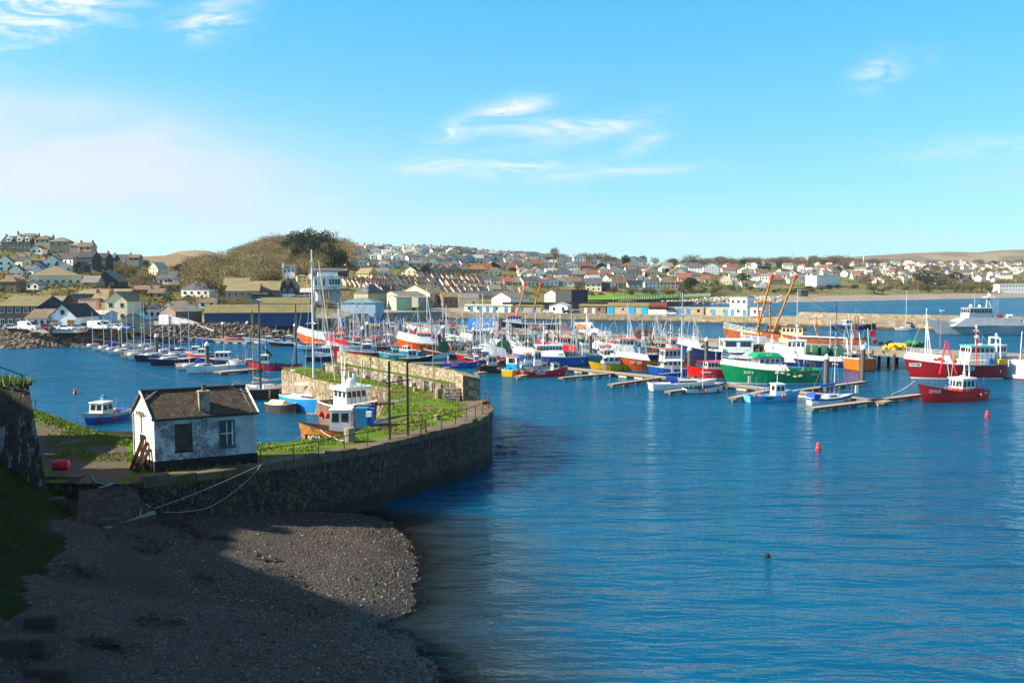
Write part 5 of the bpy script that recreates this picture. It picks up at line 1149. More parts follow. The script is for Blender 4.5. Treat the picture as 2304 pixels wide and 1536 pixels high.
# the far town across the bay: hundreds of tiny pale houses, each its own object, eight shapes
def far_town():
    protos = []
    for i in range(9):
        b = MB(); W, D, hh, rr = rh_.uniform(9, 20), rh_.uniform(8, 11), rh_.uniform(4.5, 8), rh_.uniform(2.5, 4)
        b.box((-W/2, 0, -4), (W/2, D, hh)); b.add([(-W/2, 0, hh), (-W/2, D, hh), (-W/2, D/2, hh+rr)], [(0, 1, 2)]); b.add([(W/2, 0, hh), (W/2, D, hh), (W/2, D/2, hh+rr)], [(0, 1, 2)])
        b.add([(-W/2-.4, -.5, hh-.2), (W/2+.4, -.5, hh-.2), (W/2+.4, D/2, hh+rr), (-W/2-.4, D/2, hh+rr)], [(0, 1, 2, 3)], 1); b.add([(-W/2-.4, D+.5, hh-.2), (W/2+.4, D+.5, hh-.2), (W/2+.4, D/2, hh+rr), (-W/2-.4, D/2, hh+rr)], [(3, 2, 1, 0)], 1)
        for k in range(int(W/4)): b.add([(-W/2+1.2+k*4, -.05, hh*.5), (-W/2+2.8+k*4, -.05, hh*.5), (-W/2+2.8+k*4, -.05, hh*.8), (-W/2+1.2+k*4, -.05, hh*.8)], [(0, 1, 2, 3)], 2)
        b.box((W*.2, D/2-.4, hh+rr-.8), (W*.2+1, D/2+.4, hh+rr+1.2), 3)
        me = bpy.data.meshes.new('town_house'); me.from_pydata(b.v, [], b.f)
        for m_ in (wm(['white','white','cream','white','cream','white','stone','white','grey'][i]), rm(['slate','brown','pale','red','slate','grey','brown','grey','slate'][i]), DWIN, BRICK): me.materials.append(m_)
        me.polygons.foreach_set('material_index', b.m); protos.append(me)
    n = 0; bands = [((1660,2304),(590,612),60), ((1830,2304),(600,628),72), ((1690,2040),(612,640),46), ((2040,2304),(588,604),44), ((1980,2304),(622,640),22)]
    for (xa, xb), (ya, yb), cnt in bands:
        for i in range(cnt):
            px, py = rh_.uniform(xa, xb), rh_.uniform(ya, yb); P = ground(px, py, 600)
            if P.y > 2350: continue
            o = bpy.data.objects.new('town_house', rh_.choice(protos)); C.objects.link(o); o.location = P-Vector((0, 0, .3)); o.rotation_euler = (0, 0, rh_.choice([-.5, .3, 0, -.2, .9])+rh_.uniform(-.2, .2)); s = rh_.uniform(.8, 1.25); o.scale = (s, s, s)
            tag(o, 'tiny pale house in the distant town across the bay', 'house', 'tiny houses of the distant town across the bay')
far_town()

# ================================================================ trees
def leafmesh(name, n, shape, leaf, mats, seed, trunk=True, bare=False):
    """crown of many small faces; shape: list of (cx,cy,cz,rx,ry,rz)"""
    rg_ = np.random.default_rng(seed); V_, mi = [], []
    for k in range(n):
        c_ = shape[rg_.integers(0, len(shape))]; v = rg_.normal(0, 1, 3); v /= np.linalg.norm(v)+1e-6; r_ = rg_.uniform(.35, 1)**.5*(1+rg_.uniform(-.08, .12))
        p = np.array(c_[:3])+v*r_*np.array(c_[3:])
        if bare:
            d = (p-np.array([0, 0, c_[2]-c_[5]*.8])); d = d/np.linalg.norm(d)+rg_.normal(0, .35, 3); l = leaf*rg_.uniform(.7, 1.6); a = rg_.normal(0, 1, 3); a = np.cross(a, d); a = a/np.linalg.norm(a)*leaf*.09
            V_ += [p-a, p+a, p+d*l]
        else:
            a, b_ = rg_.normal(0, 1, 3), rg_.normal(0, 1, 3); V_ += [p, p+a/np.linalg.norm(a)*leaf, p+b_/np.linalg.norm(b_)*leaf]
        mi.append(rg_.integers(0, len(mats)))
    V_ = np.array(V_); return fast_mesh(name, V_, np.arange(len(V_)).reshape(-1, 3), mats, mi)
TWIG = [leafmat('twig_a', '#83754f'), leafmat('twig_b', '#988c6c'), leafmat('twig_c', '#51472f')]
OLV = [leafmat('olive_leaf_a', '#6a6a3c'), leafmat('olive_leaf_b', '#7d7850'), leafmat('olive_leaf_c', '#4e5230')]
GRN = [leafmat('dark_leaf_a', '#2a3a1c'), leafmat('dark_leaf_b', '#36482a'), leafmat('dark_leaf_c', '#1c2a16')]
MID = [leafmat('mid_leaf_a', '#4c5c26'), leafmat('mid_leaf_b', '#61702e'), leafmat('mid_leaf_c', '#36451c')]
BARK = mat('bark', '#4a3c30', .95, .2, 1)
def treetype(kind, seed):
    r_ = random.Random(seed); sh = []
    if kind in ('bare', 'olive', 'bush'):
        for i in range(6): a = r_.uniform(0, 6.28); d = r_.uniform(.1, .5); sh.append((math.cos(a)*d, math.sin(a)*d, r_.uniform(.6, .95), r_.uniform(.4, .6), r_.uniform(.4, .6), r_.uniform(.35, .5)))
        me = leafmesh(kind+'_crown', 900 if kind != 'bush' else 500, sh, .17 if kind == 'bare' else .12, dict(bare=TWIG, olive=OLV, bush=MID)[kind], seed, bare=(kind == 'bare'))
    elif kind == 'pine':
        for i in range(6): a = r_.uniform(0, 6.28); d = r_.uniform(.1, .7); sh.append((math.cos(a)*d, math.sin(a)*d, r_.uniform(.5, 1.4), r_.uniform(.4, .6), r_.uniform(.4, .6), r_.uniform(.2, .35)))
        me = leafmesh('pine_crown', 1000, sh, .12, GRN, seed)
    else:
        for i in range(6): a = r_.uniform(0, 6.28); d = r_.uniform(.1, .5); sh.append((math.cos(a)*d, math.sin(a)*d, r_.uniform(.45, 1.2), r_.uniform(.4, .6), r_.uniform(.4, .6), r_.uniform(.35, .5)))
        me = leafmesh('evergreen_crown', 1000, sh, .12, GRN, seed)
    b = MB(); b.tube((0, 0, -.5), (0, 0, .7), .09, .05, 6)
    for s in sh[:5]: b.tube((0, 0, .35), (s[0], s[1], s[2]), .035, .012, 4)
    tm = bpy.data.meshes.new('trunk'); tm.from_pydata(b.v, [], b.f); tm.materials.append(BARK); return me, tm
TT = {k: [treetype(k, s+i) for i in range(3)] for k, s in (('bare', 10), ('olive', 20), ('pine', 30), ('ever', 40), ('bush', 50))}
NAMES = dict(bare=('bare_tree', 'leafless brown tree'), olive=('scrub_tree', 'olive brown tree'), pine=('pine_tree', 'flat topped dark pine'), ever=('evergreen_tree', 'dark round evergreen'), bush=('garden_bush', 'green garden bush'))
def tree(kind, px, py, w_, h_, where, P=None, group=None, Y=None):
    """w_/h_ crown width and height in photo pixels above the foot"""
    P = P or (ground(px, py) if Y is None else atY(px, py, Y)); s = P.y/F; nm, lb = NAMES[kind]; me, tm = rh_.choice(TT[kind])
    t_ = thing(nm, '%s %s' % (lb, where), 'tree' if kind != 'bush' else 'bush', P, rh_.uniform(0, 6), group)
    c_ = link('crown', me, t_); k_ = link('trunk', tm, t_); top = {'bare': 1.35, 'olive': 1.35, 'pine': 1.65, 'ever': 1.6, 'bush': 1.35}[kind]
    c_.scale = k_.scale = (w_*s/1.9, w_*s/1.9, h_*s/top); return t_
for (k, px, py, w_, h_, where) in [
 ('pine',238,562,20,13,'alone on the skyline of the left-hand town'),
 ('ever',408,618,44,28,'round and dark in the valley left of the wooded hill'),
 ('ever',328,600,26,18,'dark one beside the pyramid roof'),
 ('pine',672,576,70,58,'left part of the great pine clump on the hilltop'),('pine',700,576,74,64,'middle of the great pine clump on the hilltop'),('pine',730,572,64,56,'right part of the great pine clump on the hilltop'),('pine',655,584,50,42,'lowest left of the great pine clump'),
 ('ever',742,600,50,38,'left of the two black trees under the hilltop pines'),('ever',768,606,46,44,'right of the two black trees under the hilltop pines'),('ever',722,592,36,24,'small black tree directly under the pine clump'),
 ('ever',668,602,60,62,'dark one under the left end of the pine clump'),('ever',702,606,64,68,'dark one under the middle of the pine clump'),('ever',745,602,64,58,'dark one under the right end of the pine clump'),
 ('ever',785,546,14,10,'small one on the skyline beside the first white houses'),
 ('bare',806,552,24,12,'on the skyline behind the second white house'),('bare',845,552,26,13,'on the skyline, left of the pair behind the flats'),('bare',858,552,18,12,'on the skyline, right of the pair behind the flats'),
 ('bare',1083,566,20,17,'small one on the skyline in the middle of the hill town'),
 ('bare',1250,586,36,32,'large and round on the skyline above the villas'),('bare',1320,582,44,22,'left of the long bare clump on the skyline'),('bare',1345,582,50,25,'middle of the long bare clump on the skyline'),('bare',1372,584,44,24,'right of the long bare clump on the skyline'),
 ('ever',1405,584,34,28,'tall dark tree on the skyline, left of two'),('ever',1446,594,26,24,'smaller dark tree on the skyline, right of two'),('bare',1428,584,24,22,'between the two dark skyline trees'),
 ('bare',1473,590,24,20,'right of the dark skyline trees'),('bare',1510,592,50,18,'broad low one right of the dark skyline trees'),
 ('olive',1510,604,30,24,'brown green tree above the orange villa'),
 ('ever',1552,654,52,30,'broad dark tree in the garden behind the lawn'),('ever',1718,616,44,28,'large spreading tree behind the orange derricks'),('ever',1672,644,46,30,'layered dark tree left of the orange derricks'),
 ('ever',1671,582,24,14,'round one on the right skyline'),('ever',1750,592,26,20,'round dark one on the skyline behind the derricks'),('pine',1541,578,12,7,'small flat one on the right skyline, first'),('pine',1562,580,24,8,'small flat one on the right skyline, second'),('ever',1695,580,12,6,'low dark one on the right skyline'),
 ('ever',2085,648,60,44,'largest of the black grove behind the far beach'),('ever',2115,646,50,36,'second of the black grove behind the far beach'),('ever',2150,644,50,32,'third of the black grove behind the far beach'),('ever',2062,640,40,26,'leftmost of the black grove behind the far beach'),('ever',2180,636,34,22,'rightmost of the black grove behind the far beach'),
 ('ever',2237,588,18,12,'small dark tree on the far ridge, left of two'),('ever',2268,586,18,10,'small dark tree on the far ridge, right of two'),
 ('ever',1303,680,22,18,'dark bush-like tree at the right of the dark flat block')]:
    tree(k, px, py, w_, h_, where)
def trow(kind, n, pts, w_, h_, where, jit=6):
    for i in range(n):
        t_ = i/max(1, n-1)*(len(pts)-1); j = min(int(t_), len(pts)-2); f = t_-j; s = rh_.uniform(.75, 1.3)
        tree(kind, pts[j][0]*(1-f)+pts[j+1][0]*f+rh_.uniform(-jit, jit), pts[j][1]*(1-f)+pts[j+1][1]*f+rh_.uniform(-jit, jit)*.4, w_*s, h_*s*rh_.uniform(.9, 1.1), where+', %s from left' % ordn(i), group=NAMES[kind][1]+'s '+where)
trow('bare', 15, [(255,606),(300,622),(330,640),(300,646)], 26, 20, 'on the scrubby bank behind the slate hall', 10)
trow('bare', 8, [(500,694),(560,700)], 30, 26, 'among the cottages below the stone works', 8)
trow('bush', 6, [(455,704),(540,706)], 18, 10, 'above the blue fish store')
trow('bush', 14, [(60,562),(160,566),(300,596)], 14, 7, 'between the houses of the top left slope', 12)
trow('bare', 18, [(1545,592),(1700,590),(1830,584),(1960,584)], 40, 16, 'along the right skyline', 8)
trow('bare', 16, [(1560,600),(1700,600),(1830,598),(1900,600)], 44, 20, 'in the second belt under the right skyline', 10)
trow('bare', 14, [(1960,590),(2080,588),(2304,588)], 34, 11, 'along the farthest skyline', 8)
trow('bare', 16, [(1930,640),(2020,650),(2160,655),(2300,652)], 44, 24, 'along the far beach road', 10)
trow('olive', 12, [(1960,654),(2100,657),(2290,655)], 34, 14, 'beside the far beach road', 10)
trow('ever', 10, [(1790,604),(1880,608),(2010,606),(2100,604)], 22, 12, 'scattered in the distant town', 14)
trow('bare', 12, [(1850,606),(2000,616),(2160,618),(2300,616)], 32, 14, 'scattered in the distant town', 14)
trow('olive', 12, [(1320,664),(1440,664),(1530,664),(1600,664)], 22, 12, 'along the hedge of the lawn', 8)
trow('bush', 16, [(1300,652),(1420,644),(1560,640),(1680,652)], 20, 12, 'between the villas', 12)
trow('bare', 12, [(1190,600),(1300,620),(1400,604),(1500,640)], 22, 15, 'between the villas', 12)
trow('ever', 10, [(1200,626),(1330,612),(1440,630),(1520,610)], 18, 12, 'between the villas', 12)
trow('bush', 14, [(800,598),(900,604),(1000,602),(1080,604)], 18, 9, 'on the green terraces of the hill town', 10)
trow('olive', 12, [(960,604),(1050,618),(1130,596),(1180,620)], 18, 10, 'in the gardens of the hill town', 12)
trow('bare', 8, [(775,566),(820,572),(900,566),(980,584)], 18, 10, 'in the gardens below the first skyline houses', 8)
trow('olive', 12, [(1560,658),(1640,656),(1760,660),(1850,658)], 26, 12, 'on the green bank above the beach', 10)
trow('ever', 8, [(1740,656),(1840,654),(1960,652)], 24, 11, 'behind the far beach halls', 8)
for i, (x, y) in enumerate([(-36, 38), (-35, 34.5), (-38, 31), (-36, 27), (-37, 23)]):  # unseen trees added on the left hill to soften its shadow edge
    s = tree('bare', 0, 0, 150, 110, 'on the slope above the retaining wall, %s from the wall' % ordn(i), P=Vector((x, y, min(17.5, 9.9+max(0, 50-y)*.45)-.8))); [setattr(c_, 'scale', (2.2, 2.2, 2.3)) for c_ in s.children]
# the wooded hill: nobody could count its bare trees
def wood():
    rg_ = np.random.default_rng(77); V_, mi = [], []; ell = []
    tries = 0
    while len(ell) < 900 and tries < 9000:
        tries += 1; px = rg_.uniform(425, 790); Yv = rg_.uniform(400, 860)
        edge = 640-(px-430)*.05
        u = (px-1152)/F*math.cos(PITCH); x = u*Yv; z = tz(x, Yv); py = 640+F*(H-z)/Yv
        if px > 560 and Yv < 480+(px-560)*.35: continue
        if px > 720 and py > 600: continue
        if px < 520 and Yv > 720: continue
        if 625 < px < 672 and Yv < 545: continue
        ell.append((x, Yv, z, rg_.uniform(4.5, 7.5)))
    for x, y, z, r_ in ell:
        col = rg_.choice(4, p=[.3, .26, .28, .16]); r_ *= rg_.uniform(.7, 1.25); n = 260
        for k in range(n):
            v = rg_.normal(0, 1, 3); v /= np.linalg.norm(v); p = np.array([x, y, z+r_*.85])+v*np.array([r_, r_, r_*.75])*rg_.uniform(.5, 1.05)
            if p[2] < z: p[2] = z+.2
            d = v+rg_.normal(0, .4, 3)+np.array([0, 0, .4]); d = d/np.linalg.norm(d)*rg_.uniform(.8, 1.5); a = np.cross(rg_.normal(0, 1, 3), d); a = a/np.linalg.norm(a)*.26
            V_ += [p-a, p+a, p+d]; mi.append(col if rg_.random() < .85 else rg_.integers(0, 3))
    V_ = np.array(V_)
    o = link('wooded_hillside', fast_mesh('wooded_hillside', V_, np.arange(len(V_)).reshape(-1, 3), TWIG[:3]+[OLV[1]], mi)); tag(o, 'mass of leafless brown trees covering the round hill', 'wood', kind='stuff')
wood()
def scrub():
    """low undergrowth between the houses"""
    rg_ = np.random.default_rng(5); V_, mi = [], []
    for i in range(5200):
        px = rg_.uniform(-20, 2330); pr = profile(px); Yv = rg_.uniform(pr[3][0], pr[7][0]+60); u = (px-1152)/F*math.cos(PITCH); x = u*Yv; z = tz(x, Yv)
        col = rg_.integers(0, 4); s = rg_.uniform(.6, 1.8)*(1+max(0, Yv-900)/900)
        for k in range(16):
            v = rg_.normal(0, 1, 3); v /= np.linalg.norm(v); p = np.array([x, Yv, z+s*.4])+v*np.array([s*1.6, s*1.6, s*.8]); a, b_ = rg_.normal(0, s*.4, 3), rg_.normal(0, s*.4, 3); V_ += [p, p+a, p+b_]; mi.append(col)
    V_ = np.array(V_)
    o = link('undergrowth', fast_mesh('undergrowth', V_, np.arange(len(V_)).reshape(-1, 3), [TWIG[0], OLV[0], MID[2], GRN[1]], mi)); tag(o, 'scrub and hedges scattered over the town slopes', 'undergrowth', kind='stuff')
scrub()
# masts on the ridge
P = ground(757, 552); t_ = thing('telecom_mast', 'thin lattice telecom mast beside the hilltop pines', 'mast', P); b = MB(); hgt_ = 38*P.y/F
for a in (0, 2.1, 4.2): b.tube((math.cos(a)*.9, math.sin(a)*.9, -2), (math.cos(a)*.5, math.sin(a)*.5, hgt_), .16, n=4)
for i in range(8): z = i*hgt_/8; b.path([(.9, 0, z), (-.6, .7, z+hgt_/8)], .09, 4)
b.build('lattice', gp, t_); b = MB()
for z, r_ in ((hgt_*.97, 1.5), (hgt_*.85, 1.2), (hgt_*.66, 1.7)):
    for a in (0, 2.1, 4.2): b.box((math.cos(a)*r_-.3, math.sin(a)*r_-.3, z-.9), (math.cos(a)*r_+.3, math.sin(a)*r_+.3, z+.9))
b.build('antennas', FRW, t_)
P = atY(1943, 584, 1850); t_ = thing('wind_turbine', 'small white wind turbine on the right-hand skyline', 'wind turbine', P); s = 1850/F; b = MB(); b.tube((0, 0, -6), (0, 0, 18*s), .8, .5, 8); b.build('tower', FRW, t_)
for a in (.6, 2.7, 4.8): b = MB(); b.tube((0, -1, 18*s), (math.sin(a)*9*s, -1, 18*s+math.cos(a)*9*s), .7, .2, 4); b.build('blade', FRW, t_)
# ================================================================ boats
def paint(c, name=None, rough=.35): return mat('paint_'+(name or c), c, rough, .14, .8, spec=.5, coat=.1, dirt='#6b4a35', dscale=1.6, dlo=.6, dmax=.4, dstr=(1, 1, .3))
PC_ = dict(white='#e8e8e4', red='#ee2420', maroon='#961a24', orange='#f2600f', green='#0d8a54', blue='#1b5fae', navy='#14264e', sky='#5aa9d6', cyan='#1f9ad2', yellow='#d2a90f', grey='#8a8f8c', black='#17181b', teal='#17898f', cream='#dfc99a', rust='#8c4a22', brown='#4a3a2e', crimson='#a8193c', lgrey='#b9bec4', tan='#b58a4a', dred='#7d1a1a', mint='#46b39a', ochre='#b3741c')
def pc(c): return paint(PC_[c], c) if c not in ('rust', 'brown', 'ochre') else mat('paint_'+c, PC_[c], .7, .2, 1, dirt='#5a2f18', dscale=.8)
GL = glass(); WINF = pc('black'); STEEL = mat('galvanised', '#8c8578'); DARKD = mat('deck_grey', '#6c6a64', .8, .2, 1); WOODD = mat('deck_wood', '#8a755a', .8, .2, 1)
ORB = mat('orange_buoy', '#e2391c', .45, .1); PKB = mat('pink_buoy', '#e0524c', .45, .1); NETG = mat('green_net', '#1f5a44', .9, .35, 3, .03, 20); ROPEW = mat('white_rope', '#c9c7bd', .9, .1); BLK = mat('black_rubber', '#101012')
class Hull:
    def __init__(s, L, B, fb, bow, stern=None, tr=.8, rake=.09, fine=2.2, dz=.55):
        s.L, s.B, s.fb, s.bow, s.tr, s.rake, s.fine = L, B, fb, bow, tr, rake, fine; s.st = stern if stern is not None else fb*1.05; s.dz = dz
    def sheer(s, u): return s.fb+(s.bow-s.fb)*max(0, (u-.3)/.7)**2+(s.st-s.fb)*max(0, (.3-u)/.3)**2
    def half(s, u, t):
        """half breadth at station u, t 0 waterline .. 1 sheer"""
        if u < .42: f = s.tr+(1-s.tr)*math.sin(math.pi/2*u/.42)
        else: f = max(0, 1-((u-.42)/.58)**(s.fine+.5*t))
        tt = max(0, t)**.75; k = .86+.14*tt-.16*(1-tt)*max(0, u-.6)/.4
        return max(.012*s.L if False else .03, s.B/2*f*k)
    def pt(s, u, z, sd):
        sh = s.sheer(u); t = z/sh; x = -s.L/2+u*s.L+s.rake*s.L*max(t, -.15)*max(0, u)**5-(.02*s.L*t*(1-u)**8); w_ = s.half(u, t)
        if z < 0: w_ *= max(.2, 1+z*1.1)
        return Vector((x, sd*w_, z))
    def build(s, root, hullm, boot, railm, deckm, band=None, name='hull', deckdrop=None, boot_h=.18, rail_h=.14, n=16, bandz=.5):
        dd = s.dz if deckdrop is None else deckdrop; b = MB(); zs_n = 7; mats = [hullm, boot or hullm, railm or hullm, band or hullm]
        us = [i/(n-1) for i in range(n)]; rows = []
        for sd in (1, -1):
            grid = []
            for u in us:
                sh = s.sheer(u); zz = [-.5, 0, boot_h, sh*.38, sh*.62, sh-rail_h*1.6, sh-rail_h, sh]; grid.append([s.pt(u, z, sd) for z in zz])
            rows.append(grid); vs = [p for g_ in grid for p in g_]; k = 8; fs, mi = [], []
            for i in range(n-1):
                for j in range(k-1):
                    q = (i*k+j, (i+1)*k+j, (i+1)*k+j+1, i*k+j+1); q = q if sd < 0 else q[::-1]
                    b.add([vs[a] for a in q], [(0, 1, 2, 3)], 1 if j < 2 else 2 if j == 6 else 3 if j >= 4 and band else 0)
        st = [rows[0][0][j] for j in range(8)]+[rows[1][0][j] for j in range(7, -1, -1)]
        for j in range(7): b.add([rows[0][0][j], rows[1][0][j], rows[1][0][j+1], rows[0][0][j+1]], [(0, 1, 2, 3)], 1 if j < 2 else 2 if j == 6 else 3 if j >= 4 and band else 0)
        # capping rail and inner bulwark
        inn = []
        for i, u in enumerate(us):
            sh = s.sheer(u); p = rows[0][i][7]; w_ = max(.02, p.y-.1); xi = p.x-(.12 if i == n-1 else -.08 if i == 0 else 0); lo_ = s.pt(u, sh-dd, 1); inn.append((Vector((xi, w_, sh)), Vector((min(xi, lo_.x-.1) if i > n-4 else xi, max(.01, min(w_, lo_.y-.12)), sh-dd))))
        for i in range(n-1):
            for sd in (1, -1):
                f = lambda v: (v.x, v.y*sd, v.z)
                b.add([rows[0 if sd > 0 else 1][i][7], rows[0 if sd > 0 else 1][i+1][7], f(inn[i+1][0]), f(inn[i][0])], [(0, 1, 2, 3)], 2)
                b.add([f(inn[i][0]), f(inn[i+1][0]), f(inn[i+1][1]), f(inn[i][1])], [(0, 1, 2, 3)], 2 if railm else 0)
        b.add([rows[0][0][7], rows[1][0][7], (inn[0][0].x, -inn[0][0].y, inn[0][0].z), inn[0][0]], [(0, 1, 2, 3)], 2)
        b.add([inn[0][0], (inn[0][0].x, -inn[0][0].y, inn[0][0].z), (inn[0][1].x, -inn[0][1].y, inn[0][1].z), inn[0][1]], [(0, 1, 2, 3)], 0)
        o = b.build(name, mats, root)
        b = MB()
        for i in range(n-1):
            a, c = inn[i][1], inn[i+1][1]; b.add([(a.x, a.y, a.z), (a.x, -a.y, a.z), (c.x, -c.y, c.z), (c.x, c.y, c.z)], [(0, 1, 2, 3)])
        b.build('deck', deckm, root); return o
def text_mesh(name, cu, m, root):
    t_ = bpy.data.objects.new('text', cu); me = bpy.data.meshes.new_from_object(t_); bpy.data.objects.remove(t_); me.materials.clear(); me.materials.append(m); return link(name, me, root)
def lettering(root, hull, u, z, txt, size, m, sd, italic=0, plate=None, name='registration_number'):
    cu = bpy.data.curves.new(name, 'FONT'); cu.body = txt; cu.size = size; cu.extrude = .008; cu.align_x = 'CENTER'; cu.align_y = 'CENTER'; cu.shear = italic; cu.offset = size*.02
    o = text_mesh(name, cu, m, root)
    wd = size*.62*len(txt)/hull.L/2; p, a, c = hull.pt(u, z, sd), hull.pt(u-wd, z, sd), hull.pt(u+wd, z, sd); t_ = (c-a).normalized(); up = (hull.pt(u, z+.1, sd)-hull.pt(u, z-.1, sd)).normalized()
    X = -t_ if sd > 0 else t_; N = X.cross(up).normalized(); Yv = N.cross(X)
    mid = (a+c)/2; 
    if (mid-p).dot(N) > 0: p = mid
    p = p+N*.05; o.matrix_local = Matrix(((X.x, Yv.x, N.x, p.x), (X.y, Yv.y, N.y, p.y), (X.z, Yv.z, N.z, p.z), (0, 0, 0, 1)))
    if plate:
        b = MB(); w_ = size*.36*len(txt); v = [p-N*.015-X*w_-Yv*size*.55, p-N*.015+X*w_-Yv*size*.55, p-N*.015+X*w_+Yv*size*.55, p-N*.015-X*w_+Yv*size*.55]; b.add(v, [(0, 1, 2, 3)]); b.build('number_plate', plate, root)
    return o
def flat_text(root, txt, size, m, loc, rot, name='lettering'):
    cu = bpy.data.curves.new(name, 'FONT'); cu.body = txt; cu.size = size; cu.extrude = .01; cu.align_x = 'CENTER'; cu.align_y = 'CENTER'; o = text_mesh(name, cu, m, root); o.location = loc; o.rotation_euler = rot; return o
def wheelhouse(root, x0, x1, w_, z0, h_, wallm, roofm, ns=3, nf=3, rake=.25, base=None, basef=.45, roofo=.2, detail=True, roofh=.12, aft=0, wz=(.55, .88)):
    """box from x0 (aft) to x1 (front) with windows all round near the top; base: colour of the lower part"""
    b = MB(); hw = w_/2; wz = tuple(wz)
    zb = z0+h_*basef
    def X(z): return x1-rake*((z-z0)/h_)
    b.frustum((x0, -hw), (x1, hw), (x0, -hw), (X(zb), hw), z0-.1, zb, 0 if base is None else 1)
    b.frustum((x0, -hw), (X(zb), hw), (x0+.03, -hw*.96), (X(z0+h_), hw*.96), zb, z0+h_, 0)
    o = b.build('wheelhouse', [wallm, base or wallm], root)
    za, zc = z0+h_*wz[0], z0+h_*wz[1]; panes = []
    L = x1-x0
    for sd in (1, -1):
        for i in range(ns):
            a = x0+.12+(L-.3)*(i+.1)/ns; c = x0+.12+(L-.3)*(i+.86)/ns; hy = lambda z: sd*(hw*(1-.04*max(0, (z-zb)/(z0+h_-zb)))+.015)
            panes.append([(a, hy(za), za), (c, hy(za), za), (c-rake*.2, hy(zc), zc), (a, hy(zc), zc)][::1 if sd < 0 else -1])
    for i in range(nf):
        a = -hw+.08+(w_-.16)*(i+.1)/nf; c = -hw+.08+(w_-.16)*(i+.9)/nf; panes.append([(X(za)+.02, a, za), (X(za)+.02, c, za), (X(zc)+.02, c*.96, zc), (X(zc)+.02, a*.96, zc)])
    for i in range(max(1, nf-1)) if aft else []:
        a = -hw+.2+(w_-.4)*(i+.1)/max(1, nf-1); c = -hw+.2+(w_-.4)*(i+.85)/max(1, nf-1); panes.append([(x0-.02, c, za), (x0-.02, a, za), (x0-.02, a, zc), (x0-.02, c, zc)])
    if detail:
        for p in panes: b = MB(); b.add(p, [(0, 1, 2, 3)]); b.build('window', GL, o)
    else:
        b = MB()
        for p in panes: b.add(p, [(0, 1, 2, 3)])
        b.build('window_row', GL, o)
    b = MB(); e = roofo; b.frustum((x0-e, -hw-e*.7), (X(z0+h_)+e*1.3, hw+e*.7), (x0-e*.7, -hw-e*.3), (X(z0+h_)+e*.6, hw+e*.3), z0+h_, z0+h_+roofh)
    b.build('roof', roofm, o); return o
def railing(root, pts, h_=.9, m=None, r=.03, bars=2, every=1, name='railing'):
    b = MB(); P = [Vector(p) for p in pts]
    for k in range(bars): b.path([p+Vector((0, 0, h_*(k+1)/bars)) for p in P], r, 4)
    for p in P: b.tube(p, p+Vector((0, 0, h_)), r, n=4)
    return b.build(name, m or STEEL, root)
def mast(root, x, z0, z1, r=.07, m=None, spreaders=(), tripod=0, name='mast', stays=None, y=0, dome=None):
    b = MB(); b.tube((x, y, z0), (x, y, z1), r, r*.6, 6)
    for z, w_ in spreaders: b.tube((x, y-w_, z), (x, y+w_, z), r*.5, n=4); b.tube((x-w_*.6, y, z), (x+w_*.6, y, z), r*.4, n=4)
    if tripod: b.tube((x-tripod, y-tripod*.6, z0), (x, y, z1*.88), r*.7, n=5); b.tube((x-tripod, y+tripod*.6, z0), (x, y, z1*.88), r*.7, n=5)
    o = b.build(name, m or pc('white'), root)
    if stays:
        b = MB()
        for q in stays: b.tube((x, y, z1*.96), q, .028, n=3, caps=False)
        b.build('rigging', STEEL, o)
    if dome: b = MB(); b.ball((x-.1, y, z0+(z1-z0)*dome), .32, 8); b.build('radar_dome', pc('white'), o)
    return o
def gantry(root, x, w_, z0, z1, m, r=.09, lean=0):
    b = MB()
    for s_ in (-1, 1): b.tube((x, s_*w_/2, z0), (x+lean, s_*w_*.4, z1), r, n=5)
    b.tube((x+lean, -w_*.42, z1), (x+lean, w_*.42, z1), r, n=5); return b.build('gantry', m, root)
def whaleback(root, H_, u0, h_, m, flat=.72, lid=None):
    """shelter over the foredeck, carried up from the sheer"""
    b = MB(); us = [u0+(1-u0)*i/7 for i in range(8)]; lo, hi = [], []
    for i, u in enumerate(us):
        a = H_.pt(u, H_.sheer(u), 1); k = min(1, .55+i*.12); lo.append(a); hi.append(Vector((a.x-(.05+.10*h_ if i == 7 else -.0)+(.35*h_ if i == 0 else 0)-.25*h_*(i/7)**2, a.y*flat, a.z+h_*(1-.12*i/7))))
    for i in range(7):
        for sd in (1, -1):
            f = lambda v: (v.x, v.y*sd, v.z); q = [f(lo[i]), f(lo[i+1]), f(hi[i+1]), f(hi[i])]; b.add(q if sd < 0 else q[::-1], [(0, 1, 2, 3)])
        b.add([(hi[i].x, -hi[i].y, hi[i].z), (hi[i+1].x, -hi[i+1].y, hi[i+1].z), hi[i+1], hi[i]], [(0, 1, 2, 3)])
    a, c = lo[0], hi[0]; b.add([(a.x, a.y, a.z-.5), (a.x, -a.y, a.z-.5), (c.x, -c.y, c.z), (c.x, c.y, c.z)], [(0, 1, 2, 3)], 1 if lid else 0)
    o = b.build('foredeck_shelter', [m, lid] if lid else m, root)
    return o, hi
def fenders(root, H_, sd, items, m=ORB, r=.2, z=.45, hang=True):
    for u in items:
        b = MB(); p = H_.pt(u, z+.0, sd); b.ball((p.x, p.y+sd*r*.8, p.z), r, 7, sz=1.15); 
        q = H_.pt(u, H_.sheer(u), sd); b.tube((p.x, p.y+sd*r*.8, p.z+r), q, .02, n=3); b.build('fender', m, root)
RB = random.Random(99)
